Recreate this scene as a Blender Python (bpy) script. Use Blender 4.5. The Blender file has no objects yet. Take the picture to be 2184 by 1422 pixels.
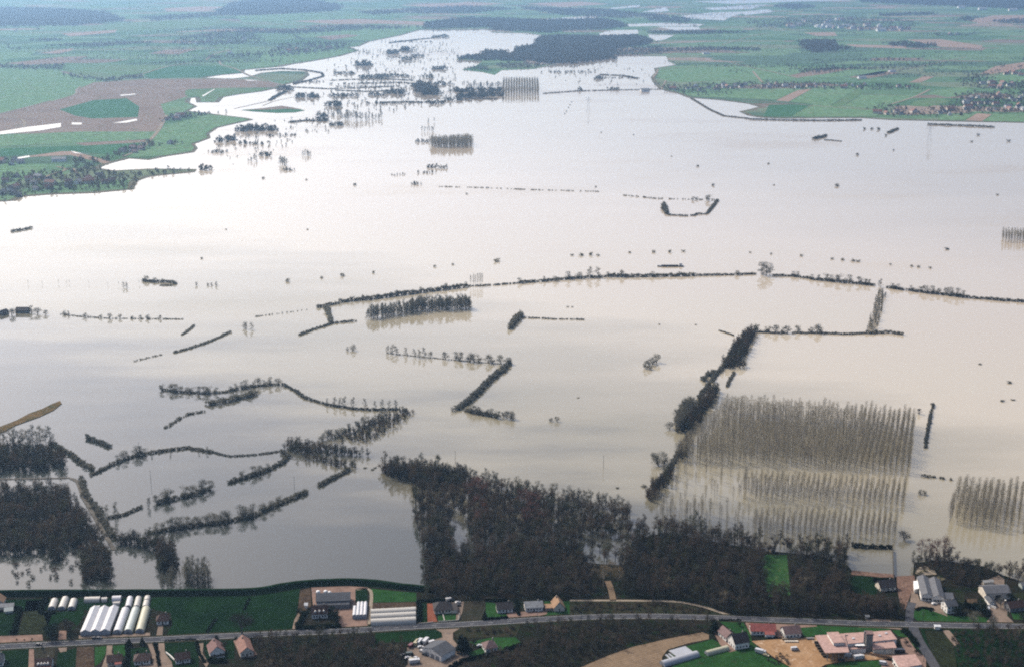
import bpy, math, random
import numpy as np
from mathutils import Vector
from mathutils.geometry import tessellate_polygon

R = math.radians
scene = bpy.context.scene
C = scene.collection

# ------------------------------------------------------------------ camera
CAM_H, PITCH, LENS = 450.0, 15.3, 50.0
cam_data = bpy.data.cameras.new('camera'); cam = bpy.data.objects.new('camera', cam_data); C.objects.link(cam)
cam.location = (0, 0, CAM_H); cam.rotation_euler = (R(90 - PITCH), 0, 0)
cam_data.lens = LENS; cam_data.sensor_width = 36; cam_data.clip_start = 1; cam_data.clip_end = 200000
scene.camera = cam

# ------------------------------------------------------------------ sky, sun, exposure
SUN_AZ, SUN_EL = -45.0, 42.0          # azimuth clockwise from +Y: ahead and to the left of the view
world = bpy.data.worlds.new('World'); scene.world = world; world.use_nodes = True
wn = world.node_tree.nodes; wl = world.node_tree.links
bg = wn['Background']; sky = wn.new('ShaderNodeTexSky'); sky.sky_type = 'NISHITA'; sky.sun_disc = False
sky.sun_elevation = R(SUN_EL); sky.sun_rotation = R(SUN_AZ % 360)
sky.air_density = 0.7; sky.dust_density = 6.5; sky.ozone_density = 0.0; sky.altitude = 400
wl.new(sky.outputs[0], bg.inputs[0]); bg.inputs[1].default_value = 0.15
sd = bpy.data.lights.new('sun', 'SUN'); sd.energy = 2.4; sd.angle = R(0.53); sd.color = (1.0, 0.95, 0.87)
sun = bpy.data.objects.new('sun', sd); C.objects.link(sun); sun.location = (-600, 500, 900)
sv = Vector((math.sin(R(SUN_AZ)) * math.cos(R(SUN_EL)), math.cos(R(SUN_AZ)) * math.cos(R(SUN_EL)), math.sin(R(SUN_EL))))
sun.rotation_euler = sv.to_track_quat('Z', 'Y').to_euler()
vs = scene.view_settings; scene.display_settings.display_device = 'sRGB'
vs.view_transform = 'Standard'; vs.look = 'None'; vs.exposure = 0.98; vs.gamma = 1.0; vs.use_curve_mapping = False
HAZE_DENSITY = 5.6e-5
scene.cycles.max_bounces = 5; scene.cycles.diffuse_bounces = 2; scene.cycles.glossy_bounces = 2
scene.cycles.volume_bounces = 0; scene.cycles.caustics_reflective = False; scene.cycles.caustics_refractive = False
scene.cycles.use_denoising = False; scene.cycles.filter_width = 2.0; scene.cycles.use_light_tree = False

# ------------------------------------------------------------------ helpers
F = 2184 * LENS / 36.0
CP, SP = math.cos(R(PITCH)), math.sin(R(PITCH))
NEAR_Z = 1.0     # the dry ground on the near side of the dyke
FAR_Z = 0.6      # the dry ground on the far banks
def P(x, y, z=0.0):
    """the point at height z that lies in the direction of a spot of the photograph"""
    dx, dy = (x - 1092) / F, (711 - y) / F
    d = (dx, CP + dy * SP, -SP + dy * CP)
    t = (z - CAM_H) / d[2]
    return Vector((d[0] * t, d[1] * t, z))
def scale_at(y):
    p = P(1092, y); return F / math.sqrt(p.y ** 2 + CAM_H ** 2)
def link(o, parent=None):
    C.objects.link(o)
    if parent is not None: o.parent = parent
    return o
def tag(o, label=None, cat=None, group=None, kind=None):
    if label: o['label'] = label
    if cat: o['category'] = cat
    if group: o['group'] = group
    if kind: o['kind'] = kind
    return o
def empty(name, loc=(0, 0, 0), rz=0.0, s=1.0):
    o = bpy.data.objects.new(name, None); o.location = loc; o.rotation_euler = (0, 0, rz)
    o.scale = (s, s, s) if not isinstance(s, tuple) else s
    o.empty_display_size = 0.5
    return link(o)
def mesh(name, v, f, m, smooth=False):
    me = bpy.data.meshes.new(name); me.from_pydata([tuple(a) for a in v], [], [tuple(a) for a in f])
    for mm in (m if isinstance(m, (list, tuple)) else [m]): me.materials.append(mm)
    if smooth: me.polygons.foreach_set('use_smooth', [True] * len(me.polygons))
    me.update(); return me
def obj(name, me, parent=None, loc=(0, 0, 0), rz=0.0):
    o = bpy.data.objects.new(name, me); o.location = loc; o.rotation_euler = (0, 0, rz)
    return link(o, parent)
class MB:
    def __init__(self): self.v = []; self.f = []
    def add(self, v, f):
        n = len(self.v); self.v += [tuple(a) for a in v]; self.f += [tuple(i + n for i in q) for q in f]; return self
    def box(self, x0, y0, z0, x1, y1, z1):
        return self.add([(x0,y0,z0),(x1,y0,z0),(x1,y1,z0),(x0,y1,z0),(x0,y0,z1),(x1,y0,z1),(x1,y1,z1),(x0,y1,z1)],
                        [(0,3,2,1),(4,5,6,7),(0,1,5,4),(1,2,6,5),(2,3,7,6),(3,0,4,7)])
    def prism(self, prof, x0, x1):            # profile in (y, z), extruded along x
        n = len(prof)
        v = [(x0, a, b) for a, b in prof] + [(x1, a, b) for a, b in prof]
        f = [(i, (i + 1) % n, n + (i + 1) % n, n + i) for i in range(n)]
        return self.add(v, f + [tuple(range(n))[::-1], tuple(range(n, 2 * n))])
    def prismy(self, prof, y0, y1):           # profile in (x, z), extruded along y
        n = len(prof)
        v = [(a, y0, b) for a, b in prof] + [(a, y1, b) for a, b in prof]
        f = [(i, n + i, n + (i + 1) % n, (i + 1) % n) for i in range(n)]
        return self.add(v, f + [tuple(range(n)), tuple(range(n, 2 * n))[::-1]])
    def tube(self, a, b, ra, rb, n=4):
        a, b = Vector(a), Vector(b); d = (b - a).normalized()
        u = d.orthogonal().normalized(); w = d.cross(u)
        v = []
        for p, r in ((a, ra), (b, rb)):
            for i in range(n):
                t = 2 * math.pi * i / n; v.append(p + u * (r * math.cos(t)) + w * (r * math.sin(t)))
        f = [(i, (i + 1) % n, n + (i + 1) % n, n + i) for i in range(n)]
        return self.add(v, f + [tuple(range(n))[::-1], tuple(range(n, 2 * n))])
    def lathe(self, prof, n=10, c=(0, 0)):    # profile in (radius, z)
        m = len(prof); v = []
        for r, z in prof:
            for i in range(n): v.append((c[0] + r * math.cos(2 * math.pi * i / n), c[1] + r * math.sin(2 * math.pi * i / n), z))
        f = [(j * n + i, j * n + (i + 1) % n, (j + 1) * n + (i + 1) % n, (j + 1) * n + i) for j in range(m - 1) for i in range(n)]
        return self.add(v, f + [tuple(range(n))[::-1], tuple(range((m - 1) * n, m * n))])
    def build(self, name, m, parent=None, smooth=False):
        return obj(name, mesh(name, self.v, self.f, m, smooth), parent)

# ------------------------------------------------------------------ materials
TONE = 0.42          # the photograph's ground and roofs are darker than textbook albedos
def dk(c, k=None): return tuple(x * (TONE if k is None else k) for x in c)
def newmat(name):
    m = bpy.data.materials.new(name); m.use_nodes = True
    nt = m.node_tree; return m, nt, nt.nodes['Principled BSDF']
def ramp(nt, cols, pos=None, interp='LINEAR'):
    r = nt.nodes.new('ShaderNodeValToRGB'); e = r.color_ramp; e.interpolation = interp
    pos = pos or [i / max(1, len(cols) - 1) for i in range(len(cols))]
    while len(e.elements) < len(cols): e.elements.new(0.5)
    for el, c, p in zip(e.elements, cols, pos): el.position = p; el.color = (*c, 1)
    return r
def noise(nt, scale, vec, detail=4, rough=0.6):
    n = nt.nodes.new('ShaderNodeTexNoise'); n.inputs['Scale'].default_value = scale; n.inputs['Detail'].default_value = detail
    n.inputs['Roughness'].default_value = rough; nt.links.new(vec, n.inputs['Vector']); return n
def mix(nt, fac, a, b, mode='MIX'):
    x = nt.nodes.new('ShaderNodeMix'); x.data_type = 'RGBA'; x.blend_type = mode
    for s, v in ((0, fac), (6, a), (7, b)):
        if hasattr(v, 'links') or hasattr(v, 'is_linked'): nt.links.new(v, x.inputs[s])
        else: x.inputs[s].default_value = v if s == 0 else (*v, 1)
    return x.outputs[2]
def surf(name, c1, c2, big=40.0, small=3.0, rough=1.0, spec=0.0, rows=None, c3=None, patch=0.5, amount=0.55):
    """ground or wall: two colours in large patches, fine speckle on top, optional crop rows (spacing, angle)"""
    c1, c2, c3 = dk(c1), dk(c2), (dk(c3) if c3 else None)
    m, nt, b = newmat(name)
    tc = nt.nodes.new('ShaderNodeTexCoord'); vec = tc.outputs['Object']
    n1 = noise(nt, 1.0 / big, vec, 6, 0.62); n2 = noise(nt, 1.0 / small, vec, 3, 0.6)
    r1 = ramp(nt, [c1, c1, c2, c2], [0.0, patch - 0.12, patch + 0.12, 1.0]); nt.links.new(n1.outputs[0], r1.inputs[0])
    col = r1.outputs[0]
    if c3:
        n3 = noise(nt, 1.0 / (big * 0.37), vec, 5, 0.65)
        r3 = ramp(nt, [(0, 0, 0), (1, 1, 1)], [0.56, 0.66]); nt.links.new(n3.outputs[0], r3.inputs[0])
        col = mix(nt, r3.outputs[0], col, c3)
    r2 = ramp(nt, [(1 - amount,) * 3, (1 + amount,) * 3], [0.25, 0.75]); nt.links.new(n2.outputs[0], r2.inputs[0])
    col = mix(nt, 1.0, col, r2.outputs[0], 'MULTIPLY')
    if rows:
        mp = nt.nodes.new('ShaderNodeMapping'); mp.inputs['Rotation'].default_value[2] = R(rows[1]); nt.links.new(vec, mp.inputs[0])
        w = nt.nodes.new('ShaderNodeTexWave'); w.inputs['Scale'].default_value = 0.314 / rows[0]; w.inputs['Distortion'].default_value = 0.6
        w.inputs['Detail'].default_value = 2; nt.links.new(mp.outputs[0], w.inputs[0])
        rw = ramp(nt, [(0.62,) * 3, (1.12,) * 3]); nt.links.new(w.outputs[0], rw.inputs[0])
        col = mix(nt, 1.0, col, rw.outputs[0], 'MULTIPLY')
    nt.links.new(col, b.inputs['Base Color'])
    b.inputs['Roughness'].default_value = rough; b.inputs['Specular IOR Level'].default_value = spec
    return m
def plain(name, c, rough=0.7, spec=0.3, var=0.25, scale=1.2, metal=0.0, k=0.42):
    c = dk(c, k); m, nt, b = newmat(name)
    tc = nt.nodes.new('ShaderNodeTexCoord'); n = noise(nt, scale, tc.outputs['Object'], 5, 0.65)
    r = ramp(nt, [tuple(x * (1 - var) for x in c), tuple(min(1, x * (1 + var * 0.6)) for x in c)], [0.3, 0.7])
    nt.links.new(n.outputs[0], r.inputs[0]); nt.links.new(r.outputs[0], b.inputs['Base Color'])
    b.inputs['Roughness'].default_value = rough; b.inputs['Specular IOR Level'].default_value = spec; b.inputs['Metallic'].default_value = metal
    return m
def twigs(nt, b, col, thru):
    """thin sprays let part of the light through: diffuse in front, translucent behind"""
    d = nt.nodes.new('ShaderNodeBsdfDiffuse'); t = nt.nodes.new('ShaderNodeBsdfTranslucent'); x = nt.nodes.new('ShaderNodeMixShader'); x.inputs[0].default_value = thru
    nt.links.new(col, d.inputs[0]); nt.links.new(col, t.inputs[0]); nt.links.new(d.outputs[0], x.inputs[1]); nt.links.new(t.outputs[0], x.inputs[2])
    nt.links.new(x.outputs[0], nt.nodes['Material Output'].inputs['Surface']); nt.nodes.remove(b)
def plantmat(name, cols, rough=0.95):
    """bark and twigs: one tone for each plant from its own random number, mottled across it"""
    cols = [dk(c, 0.42) for c in cols]; m, nt, b = newmat(name)
    oi = nt.nodes.new('ShaderNodeObjectInfo'); r = ramp(nt, cols); nt.links.new(oi.outputs['Random'], r.inputs[0])
    tc = nt.nodes.new('ShaderNodeTexCoord'); n = noise(nt, 0.45, tc.outputs['Object'], 3, 0.6)
    r2 = ramp(nt, [(0.6,) * 3, (1.35,) * 3], [0.3, 0.7]); nt.links.new(n.outputs[0], r2.inputs[0])
    twigs(nt, b, mix(nt, 1.0, r.outputs[0], r2.outputs[0], 'MULTIPLY'), 0.0 if 'bark' in name else 0.42)
    return m

def woodmat(name, cols):
    """a mixed wood: stands of one species share a tone (from where the tree stands), each tree differs a little"""
    cols = [dk(c, 0.42) for c in cols]; m, nt, b = newmat(name)
    oi = nt.nodes.new('ShaderNodeObjectInfo'); n = noise(nt, 1 / 34.0, oi.outputs['Location'], 3, 0.6)
    q = nt.nodes.new('ShaderNodeMath'); q.operation = 'MULTIPLY_ADD'; nt.links.new(oi.outputs['Random'], q.inputs[0]); q.inputs[1].default_value = 0.30; nt.links.new(n.outputs[0], q.inputs[2])
    q2 = nt.nodes.new('ShaderNodeMath'); q2.operation = 'MULTIPLY_ADD'; nt.links.new(q.outputs[0], q2.inputs[0]); q2.inputs[1].default_value = 1.9; q2.inputs[2].default_value = -0.75
    r = ramp(nt, cols); nt.links.new(q2.outputs[0], r.inputs[0])
    tc = nt.nodes.new('ShaderNodeTexCoord'); n2 = noise(nt, 0.45, tc.outputs['Object'], 3, 0.6)
    r2 = ramp(nt, [(0.5,) * 3, (1.5,) * 3], [0.3, 0.7]); nt.links.new(n2.outputs[0], r2.inputs[0])
    twigs(nt, b, mix(nt, 1.0, r.outputs[0], r2.outputs[0], 'MULTIPLY'), 0.42)
    return m

M = {}
def make_water():
    m, nt, b = newmat('muddy_floodwater')
    tc = nt.nodes.new('ShaderNodeTexCoord'); vec = tc.outputs['Object']
    mp = nt.nodes.new('ShaderNodeMapping'); mp.inputs['Scale'].default_value = (0.55, 1.0, 1.0); mp.inputs['Rotation'].default_value[2] = R(-12); nt.links.new(vec, mp.inputs[0])
    # silt: mud tint plus sky-reflection brightness painted in by position, darker near left
    silt_sheen = noise(nt, 1 / 420.0, mp.outputs[0], 6, 0.6); sx = nt.nodes.new('ShaderNodeSeparateXYZ'); nt.links.new(vec, sx.inputs[0])
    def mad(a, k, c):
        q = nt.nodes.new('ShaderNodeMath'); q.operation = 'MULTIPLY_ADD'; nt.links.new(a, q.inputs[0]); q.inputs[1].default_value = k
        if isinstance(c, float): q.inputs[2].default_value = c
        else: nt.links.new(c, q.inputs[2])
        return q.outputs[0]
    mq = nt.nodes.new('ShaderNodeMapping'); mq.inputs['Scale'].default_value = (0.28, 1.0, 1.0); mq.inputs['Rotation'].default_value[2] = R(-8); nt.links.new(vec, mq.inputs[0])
    streaks = noise(nt, 1 / 130.0, mq.outputs[0], 5, 0.58)  # stretched mud streaks that also paint in the look of wind-ruffled reflections
    t = mad(streaks.outputs[0], 0.30, mad(silt_sheen.outputs[0], 0.22, mad(sx.outputs[0], 0.85 / 2400, mad(sx.outputs[1], 0.9 / 2400, -0.9 * 1000 / 2400 - 0.23))))
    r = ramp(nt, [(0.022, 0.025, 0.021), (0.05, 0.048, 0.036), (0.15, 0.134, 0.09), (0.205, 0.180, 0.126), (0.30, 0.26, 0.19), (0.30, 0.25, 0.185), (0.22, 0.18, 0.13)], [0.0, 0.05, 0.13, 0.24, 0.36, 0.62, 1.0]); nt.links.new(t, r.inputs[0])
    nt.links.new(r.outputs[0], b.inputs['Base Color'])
    mg = nt.nodes.new('ShaderNodeMapping'); mg.inputs['Scale'].default_value = (0.35, 1.0, 1.0); mg.inputs['Rotation'].default_value[2] = R(-6); nt.links.new(vec, mg.inputs[0])
    gust = noise(nt, 1 / 230.0, mg.outputs[0], 5, 0.55)
    rr = ramp(nt, [(0.03,) * 3, (0.05,) * 3, (0.20,) * 3, (0.26,) * 3], [0.3, 0.52, 0.64, 0.8]); nt.links.new(gust.outputs[0], rr.inputs[0])
    nt.links.new(rr.outputs[0], b.inputs['Roughness'])
    b.inputs['IOR'].default_value = 1.333
    rip = noise(nt, 1 / 1.6, vec, 2, 0.5); bp = nt.nodes.new('ShaderNodeBump'); bp.inputs['Strength'].default_value = 0.06; bp.inputs['Distance'].default_value = 0.12
    nt.links.new(rip.outputs[0], bp.inputs['Height']); nt.links.new(bp.outputs[0], b.inputs['Normal'])
    return m
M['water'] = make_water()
def make_patchwork():
    m, nt, b = newmat('far_farmland')
    tc = nt.nodes.new('ShaderNodeTexCoord')
    mp = nt.nodes.new('ShaderNodeMapping'); mp.inputs['Rotation'].default_value[2] = R(14); mp.inputs['Scale'].default_value = (1 / 330.0, 1 / 190.0, 1); nt.links.new(tc.outputs['Object'], mp.inputs[0])
    wob = noise(nt, 1.4, mp.outputs[0], 3, 0.5)
    vm = nt.nodes.new('ShaderNodeVectorMath'); vm.operation = 'MULTIPLY_ADD'; nt.links.new(wob.outputs['Color'], vm.inputs[0]); vm.inputs[1].default_value = (0.35, 0.35, 0); nt.links.new(mp.outputs[0], vm.inputs[2])
    vo = nt.nodes.new('ShaderNodeTexVoronoi'); vo.distance = 'CHEBYCHEV'; vo.inputs['Scale'].default_value = 1.0; vo.inputs['Randomness'].default_value = 0.9; nt.links.new(vm.outputs[0], vo.inputs['Vector'])
    sp = nt.nodes.new('ShaderNodeSeparateColor'); nt.links.new(vo.outputs['Color'], sp.inputs[0])
    r = ramp(nt, [dk(q) for q in [(0.15, 0.27, 0.145), (0.19, 0.31, 0.17), (0.12, 0.205, 0.13), (0.225, 0.285, 0.18), (0.165, 0.285, 0.155), (0.27, 0.22, 0.175), (0.11, 0.22, 0.11), (0.38, 0.31, 0.25)]],
             [0, 0.17, 0.32, 0.46, 0.62, 0.76, 0.83, 0.94], 'CONSTANT'); nt.links.new(sp.outputs[0], r.inputs[0])
    n = noise(nt, 1 / 60.0, tc.outputs['Object'], 5, 0.65); r2 = ramp(nt, [(0.72,) * 3, (1.25,) * 3], [0.3, 0.7]); nt.links.new(n.outputs[0], r2.inputs[0])
    nt.links.new(mix(nt, 1.0, r.outputs[0], r2.outputs[0], 'MULTIPLY'), b.inputs['Base Color']); b.inputs['Roughness'].default_value = 1.0; b.inputs['Specular IOR Level'].default_value = 0.0
    return m
M['patchwork'] = make_patchwork()
M['rough_ground'] = surf('rough_ground', (0.018, 0.022, 0.014), (0.034, 0.029, 0.022), 22, 2.2, c3=(0.018, 0.034, 0.013), amount=0.4)
M['dyke_grass'] = surf('dyke_grass', (0.009, 0.028, 0.012), (0.014, 0.040, 0.015), 25, 3)
M['grass'] = surf('meadow_grass', (0.008, 0.026, 0.011), (0.013, 0.040, 0.013), 35, 3, amount=0.3)
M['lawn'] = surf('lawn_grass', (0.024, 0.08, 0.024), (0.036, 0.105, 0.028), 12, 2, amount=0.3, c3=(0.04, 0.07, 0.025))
M['lawn_dark'] = surf('dark_lawn', (0.009, 0.026, 0.012), (0.014, 0.036, 0.013), 12, 2, amount=0.3)
M['lawn_bright'] = surf('bright_clearing', (0.035, 0.10, 0.032), (0.05, 0.12, 0.036), 8, 2, amount=0.4, c3=(0.085, 0.12, 0.05))
M['stubble'] = surf('stubble', (0.030, 0.036, 0.02), (0.04, 0.05, 0.024), 18, 2, rows=(1.6, 78))
M['green_far'] = surf('young_wheat', (0.165, 0.31, 0.155), (0.20, 0.335, 0.175), 90, 18, amount=0.45, c3=(0.25, 0.31, 0.19))
M['green_dark_far'] = surf('dark_pasture', (0.07, 0.19, 0.095), (0.085, 0.215, 0.105), 120, 20, amount=0.3)
M['green_pale_far'] = surf('pale_pasture', (0.15, 0.275, 0.12), (0.18, 0.26, 0.14), 120, 20, amount=0.3)
M['soil_far'] = surf('bare_ploughland', (0.29, 0.22, 0.175), (0.35, 0.27, 0.215), 120, 12, amount=0.3, c3=(0.24, 0.225, 0.155))
M['soil_pink_far'] = surf('pale_ploughland', (0.46, 0.34, 0.27), (0.39, 0.29, 0.225), 120, 12, amount=0.25)
M['soil_tan'] = surf('tan_seedbed', (0.36, 0.26, 0.17), (0.29, 0.21, 0.14), 30, 2.5, amount=0.22, rows=(2.2, -62))
M['soil_brown'] = surf('brown_garden_soil', (0.085, 0.06, 0.045), (0.13, 0.095, 0.065), 10, 1.5, rows=(1.4, 80))
M['soil_olive'] = surf('dark_fallow', (0.05, 0.052, 0.036), (0.07, 0.062, 0.045), 14, 1.5, rows=(1.5, 85))
M['sand'] = surf('orange_sand_yard', (0.52, 0.33, 0.185), (0.42, 0.25, 0.13), 12, 1.6, amount=0.2, c3=(0.66, 0.48, 0.33))
M['gravel'] = surf('pale_gravel', (0.36, 0.275, 0.215), (0.27, 0.21, 0.165), 9, 1.2, amount=0.22, c3=(0.20, 0.165, 0.14))
M['gravel_pink'] = surf('pinkish_gravel', (0.38, 0.255, 0.20), (0.27, 0.185, 0.15), 9, 1.2, amount=0.22)
M['brick_paving'] = surf('brick_red_paving', (0.34, 0.125, 0.075), (0.28, 0.10, 0.065), 5, 0.8, amount=0.25)
M['asphalt'] = surf('worn_asphalt', (0.085, 0.09, 0.105), (0.125, 0.126, 0.136), 9, 1.5, rough=0.85, amount=0.18)
M['asphalt_dark'] = surf('dark_asphalt', (0.09, 0.09, 0.10), (0.13, 0.125, 0.125), 10, 1.2, rough=0.85, amount=0.18)
M['verge'] = surf('dry_verge', (0.03, 0.04, 0.02), (0.055, 0.046, 0.03), 8, 1.0)
M['paint'] = plain('road_paint', (0.72, 0.72, 0.70), 0.7)
M['track'] = surf('farm_track', (0.44, 0.37, 0.28), (0.36, 0.30, 0.23), 20, 2, amount=0.2)
M['mud'] = surf('reddish_mud', (0.20, 0.125, 0.095), (0.26, 0.17, 0.13), 10, 1.5)
M['wet_edge'] = surf('wet_shore_mud', (0.24, 0.21, 0.15), (0.15, 0.17, 0.11), 30, 6)
M['grey_track'] = surf('grey_track', (0.22, 0.20, 0.17), (0.17, 0.16, 0.14), 12, 2)
M['islet'] = surf('tawny_islet', (0.22, 0.15, 0.075), (0.11, 0.10, 0.05), 14, 2)
# plants
M['wood_twig'] = woodmat('dark_bare_twigs', [(0.05, 0.053, 0.056), (0.085, 0.08, 0.072), (0.105, 0.11, 0.062), (0.065, 0.062, 0.058), (0.135, 0.11, 0.078), (0.155, 0.112, 0.085), (0.10, 0.092, 0.078), (0.26, 0.22, 0.15)])
M['wood_bark'] = plantmat('dark_bark', [(0.10, 0.09, 0.08), (0.20, 0.18, 0.155)])
M['dark_twig'] = plantmat('garden_tree_twigs', [(0.045, 0.04, 0.042), (0.06, 0.055, 0.05)])
M['red_twig'] = plantmat('reddish_bare_twigs', [(0.20, 0.105, 0.09), (0.24, 0.13, 0.105)])
M['tan_twig'] = plantmat('tawny_bare_twigs', [(0.36, 0.27, 0.15), (0.30, 0.23, 0.14)])
M['hedge_twig'] = plantmat('hedge_twigs', [(0.21, 0.215, 0.185), (0.28, 0.265, 0.205), (0.18, 0.19, 0.175)])
M['hedge_pale'] = plantmat('pale_hedge_twigs', [(0.42, 0.40, 0.31), (0.34, 0.33, 0.27)])
M['tree_twig'] = plantmat('grey_bare_twigs', [(0.22, 0.22, 0.185), (0.30, 0.285, 0.22), (0.18, 0.185, 0.165)])
M['poplar_twig'] = plantmat('tan_poplar_twigs', [(0.46, 0.41, 0.29), (0.36, 0.33, 0.26), (0.54, 0.47, 0.32), (0.30, 0.27, 0.24)])
M['poplar_bark'] = plantmat('pale_poplar_bark', [(0.42, 0.38, 0.30), (0.50, 0.45, 0.35)])
M['evergreen'] = plantmat('dark_evergreen', [(0.016, 0.030, 0.019), (0.024, 0.044, 0.024), (0.018, 0.027, 0.022)])
M['far_tree'] = plantmat('far_bare_wood', [(0.10, 0.105, 0.095), (0.22, 0.195, 0.155), (0.125, 0.14, 0.115), (0.19, 0.17, 0.145)])
M['blossom'] = plantmat('pale_willow_shrub', [(0.60, 0.54, 0.34), (0.48, 0.42, 0.28)])
# buildings and vehicles
for k, c in dict(white_wall=(0.72, 0.69, 0.63), cream_wall=(0.60, 0.53, 0.43), grey_wall=(0.36, 0.36, 0.36), pink_wall=(0.55, 0.40, 0.32),
                 roof_brown=(0.085, 0.045, 0.038), roof_dark=(0.05, 0.042, 0.045), roof_red=(0.42, 0.12, 0.10), roof_orange=(0.36, 0.185, 0.14), roof_rust=(0.27, 0.145, 0.13),
                 roof_slate=(0.10, 0.11, 0.13), roof_grey=(0.17, 0.175, 0.19), roof_pale=(0.42, 0.43, 0.43), roof_tan=(0.46, 0.28, 0.16), roof_pink=(0.62, 0.40, 0.34),
                 roof_mauve=(0.26, 0.165, 0.155), concrete=(0.38, 0.36, 0.33), dark_wood=(0.05, 0.04, 0.032), white_metal=(0.78, 0.78, 0.76), steel=(0.35, 0.36, 0.38),
                 fence_wood=(0.30, 0.24, 0.17), kerb_stone=(0.5, 0.47, 0.42)).items():
    M[k] = plain(k, c, 0.8, 0.2, 0.34, 0.45, k=0.75 if k in ('white_wall', 'cream_wall', 'white_metal') else 0.42)
for k, c in dict(film_white=(0.80, 0.80, 0.82), film_cream=(0.66, 0.63, 0.56), film_grey=(0.50, 0.52, 0.56), film_green=(0.62, 0.68, 0.62), film_yellow=(0.62, 0.60, 0.42)).items():
    M[k] = plain(k, c, 0.45, 0.4, 0.12, 0.35)
for k, c in dict(paint_white=(0.80, 0.80, 0.80), paint_dark=(0.03, 0.032, 0.04), paint_red=(0.25, 0.035, 0.03), paint_green=(0.03, 0.07, 0.06), paint_cream=(0.60, 0.52, 0.30), paint_blue=(0.05, 0.09, 0.2)).items():
    M[k] = plain(k, c, 0.3, 0.5, 0.05, 0.5)
def glassmat(name, c):
    m, nt, b = newmat(name); b.inputs['Base Color'].default_value = (*c, 1); b.inputs['Roughness'].default_value = 0.12; b.inputs['IOR'].default_value = 1.5; return m
M['glass'] = glassmat('window_glass', (0.02, 0.025, 0.03)); M['rubber'] = plain('tyre_rubber', (0.02, 0.02, 0.02), 0.9)

# ------------------------------------------------------------------ sheets and strips
def poly_sheet(name, pts, m, skirt=0.0, origin=True):
    """flat sheet on world points; the skirt closes its sides down to a lower level"""
    v = [tuple(p) for p in pts]; tris = tessellate_polygon([[Vector(p) for p in pts]])
    f = []
    for t in tris:
        a, b_, c = (Vector(v[i]) for i in t)
        f.append(tuple(t) if (b_ - a).cross(c - a).z > 0 else tuple(t)[::-1])
    if skirt:
        n = len(v); v += [(p[0], p[1], p[2] - skirt) for p in v]
        f += [(i, i + n, (i + 1) % n + n, (i + 1) % n) for i in range(n)]
    return obj(name, mesh(name, v, f, m))
def sheet(name, px, m, z, skirt=0.0):
    return tag(poly_sheet(name, [P(x, y, z) for x, y in px], m, skirt), kind='structure')
def smooth_line(pts, n=4):
    """Catmull-Rom through world points"""
    out = []
    for i in range(len(pts) - 1):
        p0, p1, p2, p3 = pts[max(0, i - 1)], pts[i], pts[i + 1], pts[min(len(pts) - 1, i + 2)]
        for k in range(n):
            t = k / n
            out.append(0.5 * (2 * p1 + (p2 - p0) * t + (2 * p0 - 5 * p1 + 4 * p2 - p3) * t * t + (3 * p1 - p0 - 3 * p2 + p3) * t ** 3))
    return out + [pts[-1]]
def strip(name, px, w, m, z, n=4, off=0.0):
    pts = smooth_line([P(x, y, z) for x, y in px], n)
    v = []; f = []
    for i, p in enumerate(pts):
        d = (pts[min(i + 1, len(pts) - 1)] - pts[max(i - 1, 0)]).normalized(); s = Vector((-d.y, d.x, 0))
        v += [p + s * (off + w / 2), p + s * (off - w / 2)]
    f = [(2 * i, 2 * i + 1, 2 * i + 3, 2 * i + 2) for i in range(len(pts) - 1)]
    me = mesh(name, v, f, m)
    if me.polygons[0].normal.z < 0: me.flip_normals()
    return tag(obj(name, me), kind='structure')
def along(pts, step):
    """points every step metres along a line of world points, with the heading there"""
    out = []; left = 0.0
    for a, b in zip(pts[:-1], pts[1:]):
        L = (b - a).length
        if L < 1e-6: continue
        t = left
        while t < L: out.append((a + (b - a) * (t / L), math.atan2((b - a).y, (b - a).x))); t += step
        left = t - L
    return out
def inside(x, y, poly):
    c = False; j = len(poly) - 1
    for i in range(len(poly)):
        if (poly[i][1] > y) != (poly[j][1] > y) and x < (poly[j][0] - poly[i][0]) * (y - poly[i][1]) / (poly[j][1] - poly[i][1]) + poly[i][0]: c = not c
        j = i
    return c
def scatter(px, z, step, rng, keep=1.0, jit=0.45):
    poly = [P(x, y, z) for x, y in px]; pp = [(p.x, p.y) for p in poly]
    x0, x1 = min(p[0] for p in pp), max(p[0] for p in pp); y0, y1 = min(p[1] for p in pp), max(p[1] for p in pp)
    out = []; y = y0
    while y < y1:
        x = x0 + rng.random() * step
        while x < x1:
            a, b = x + rng.uniform(-jit, jit) * step, y + rng.uniform(-jit, jit) * step
            if rng.random() < keep and inside(a, b, pp): out.append((a, b, z))
            x += step
        y += step
    return out
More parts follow.
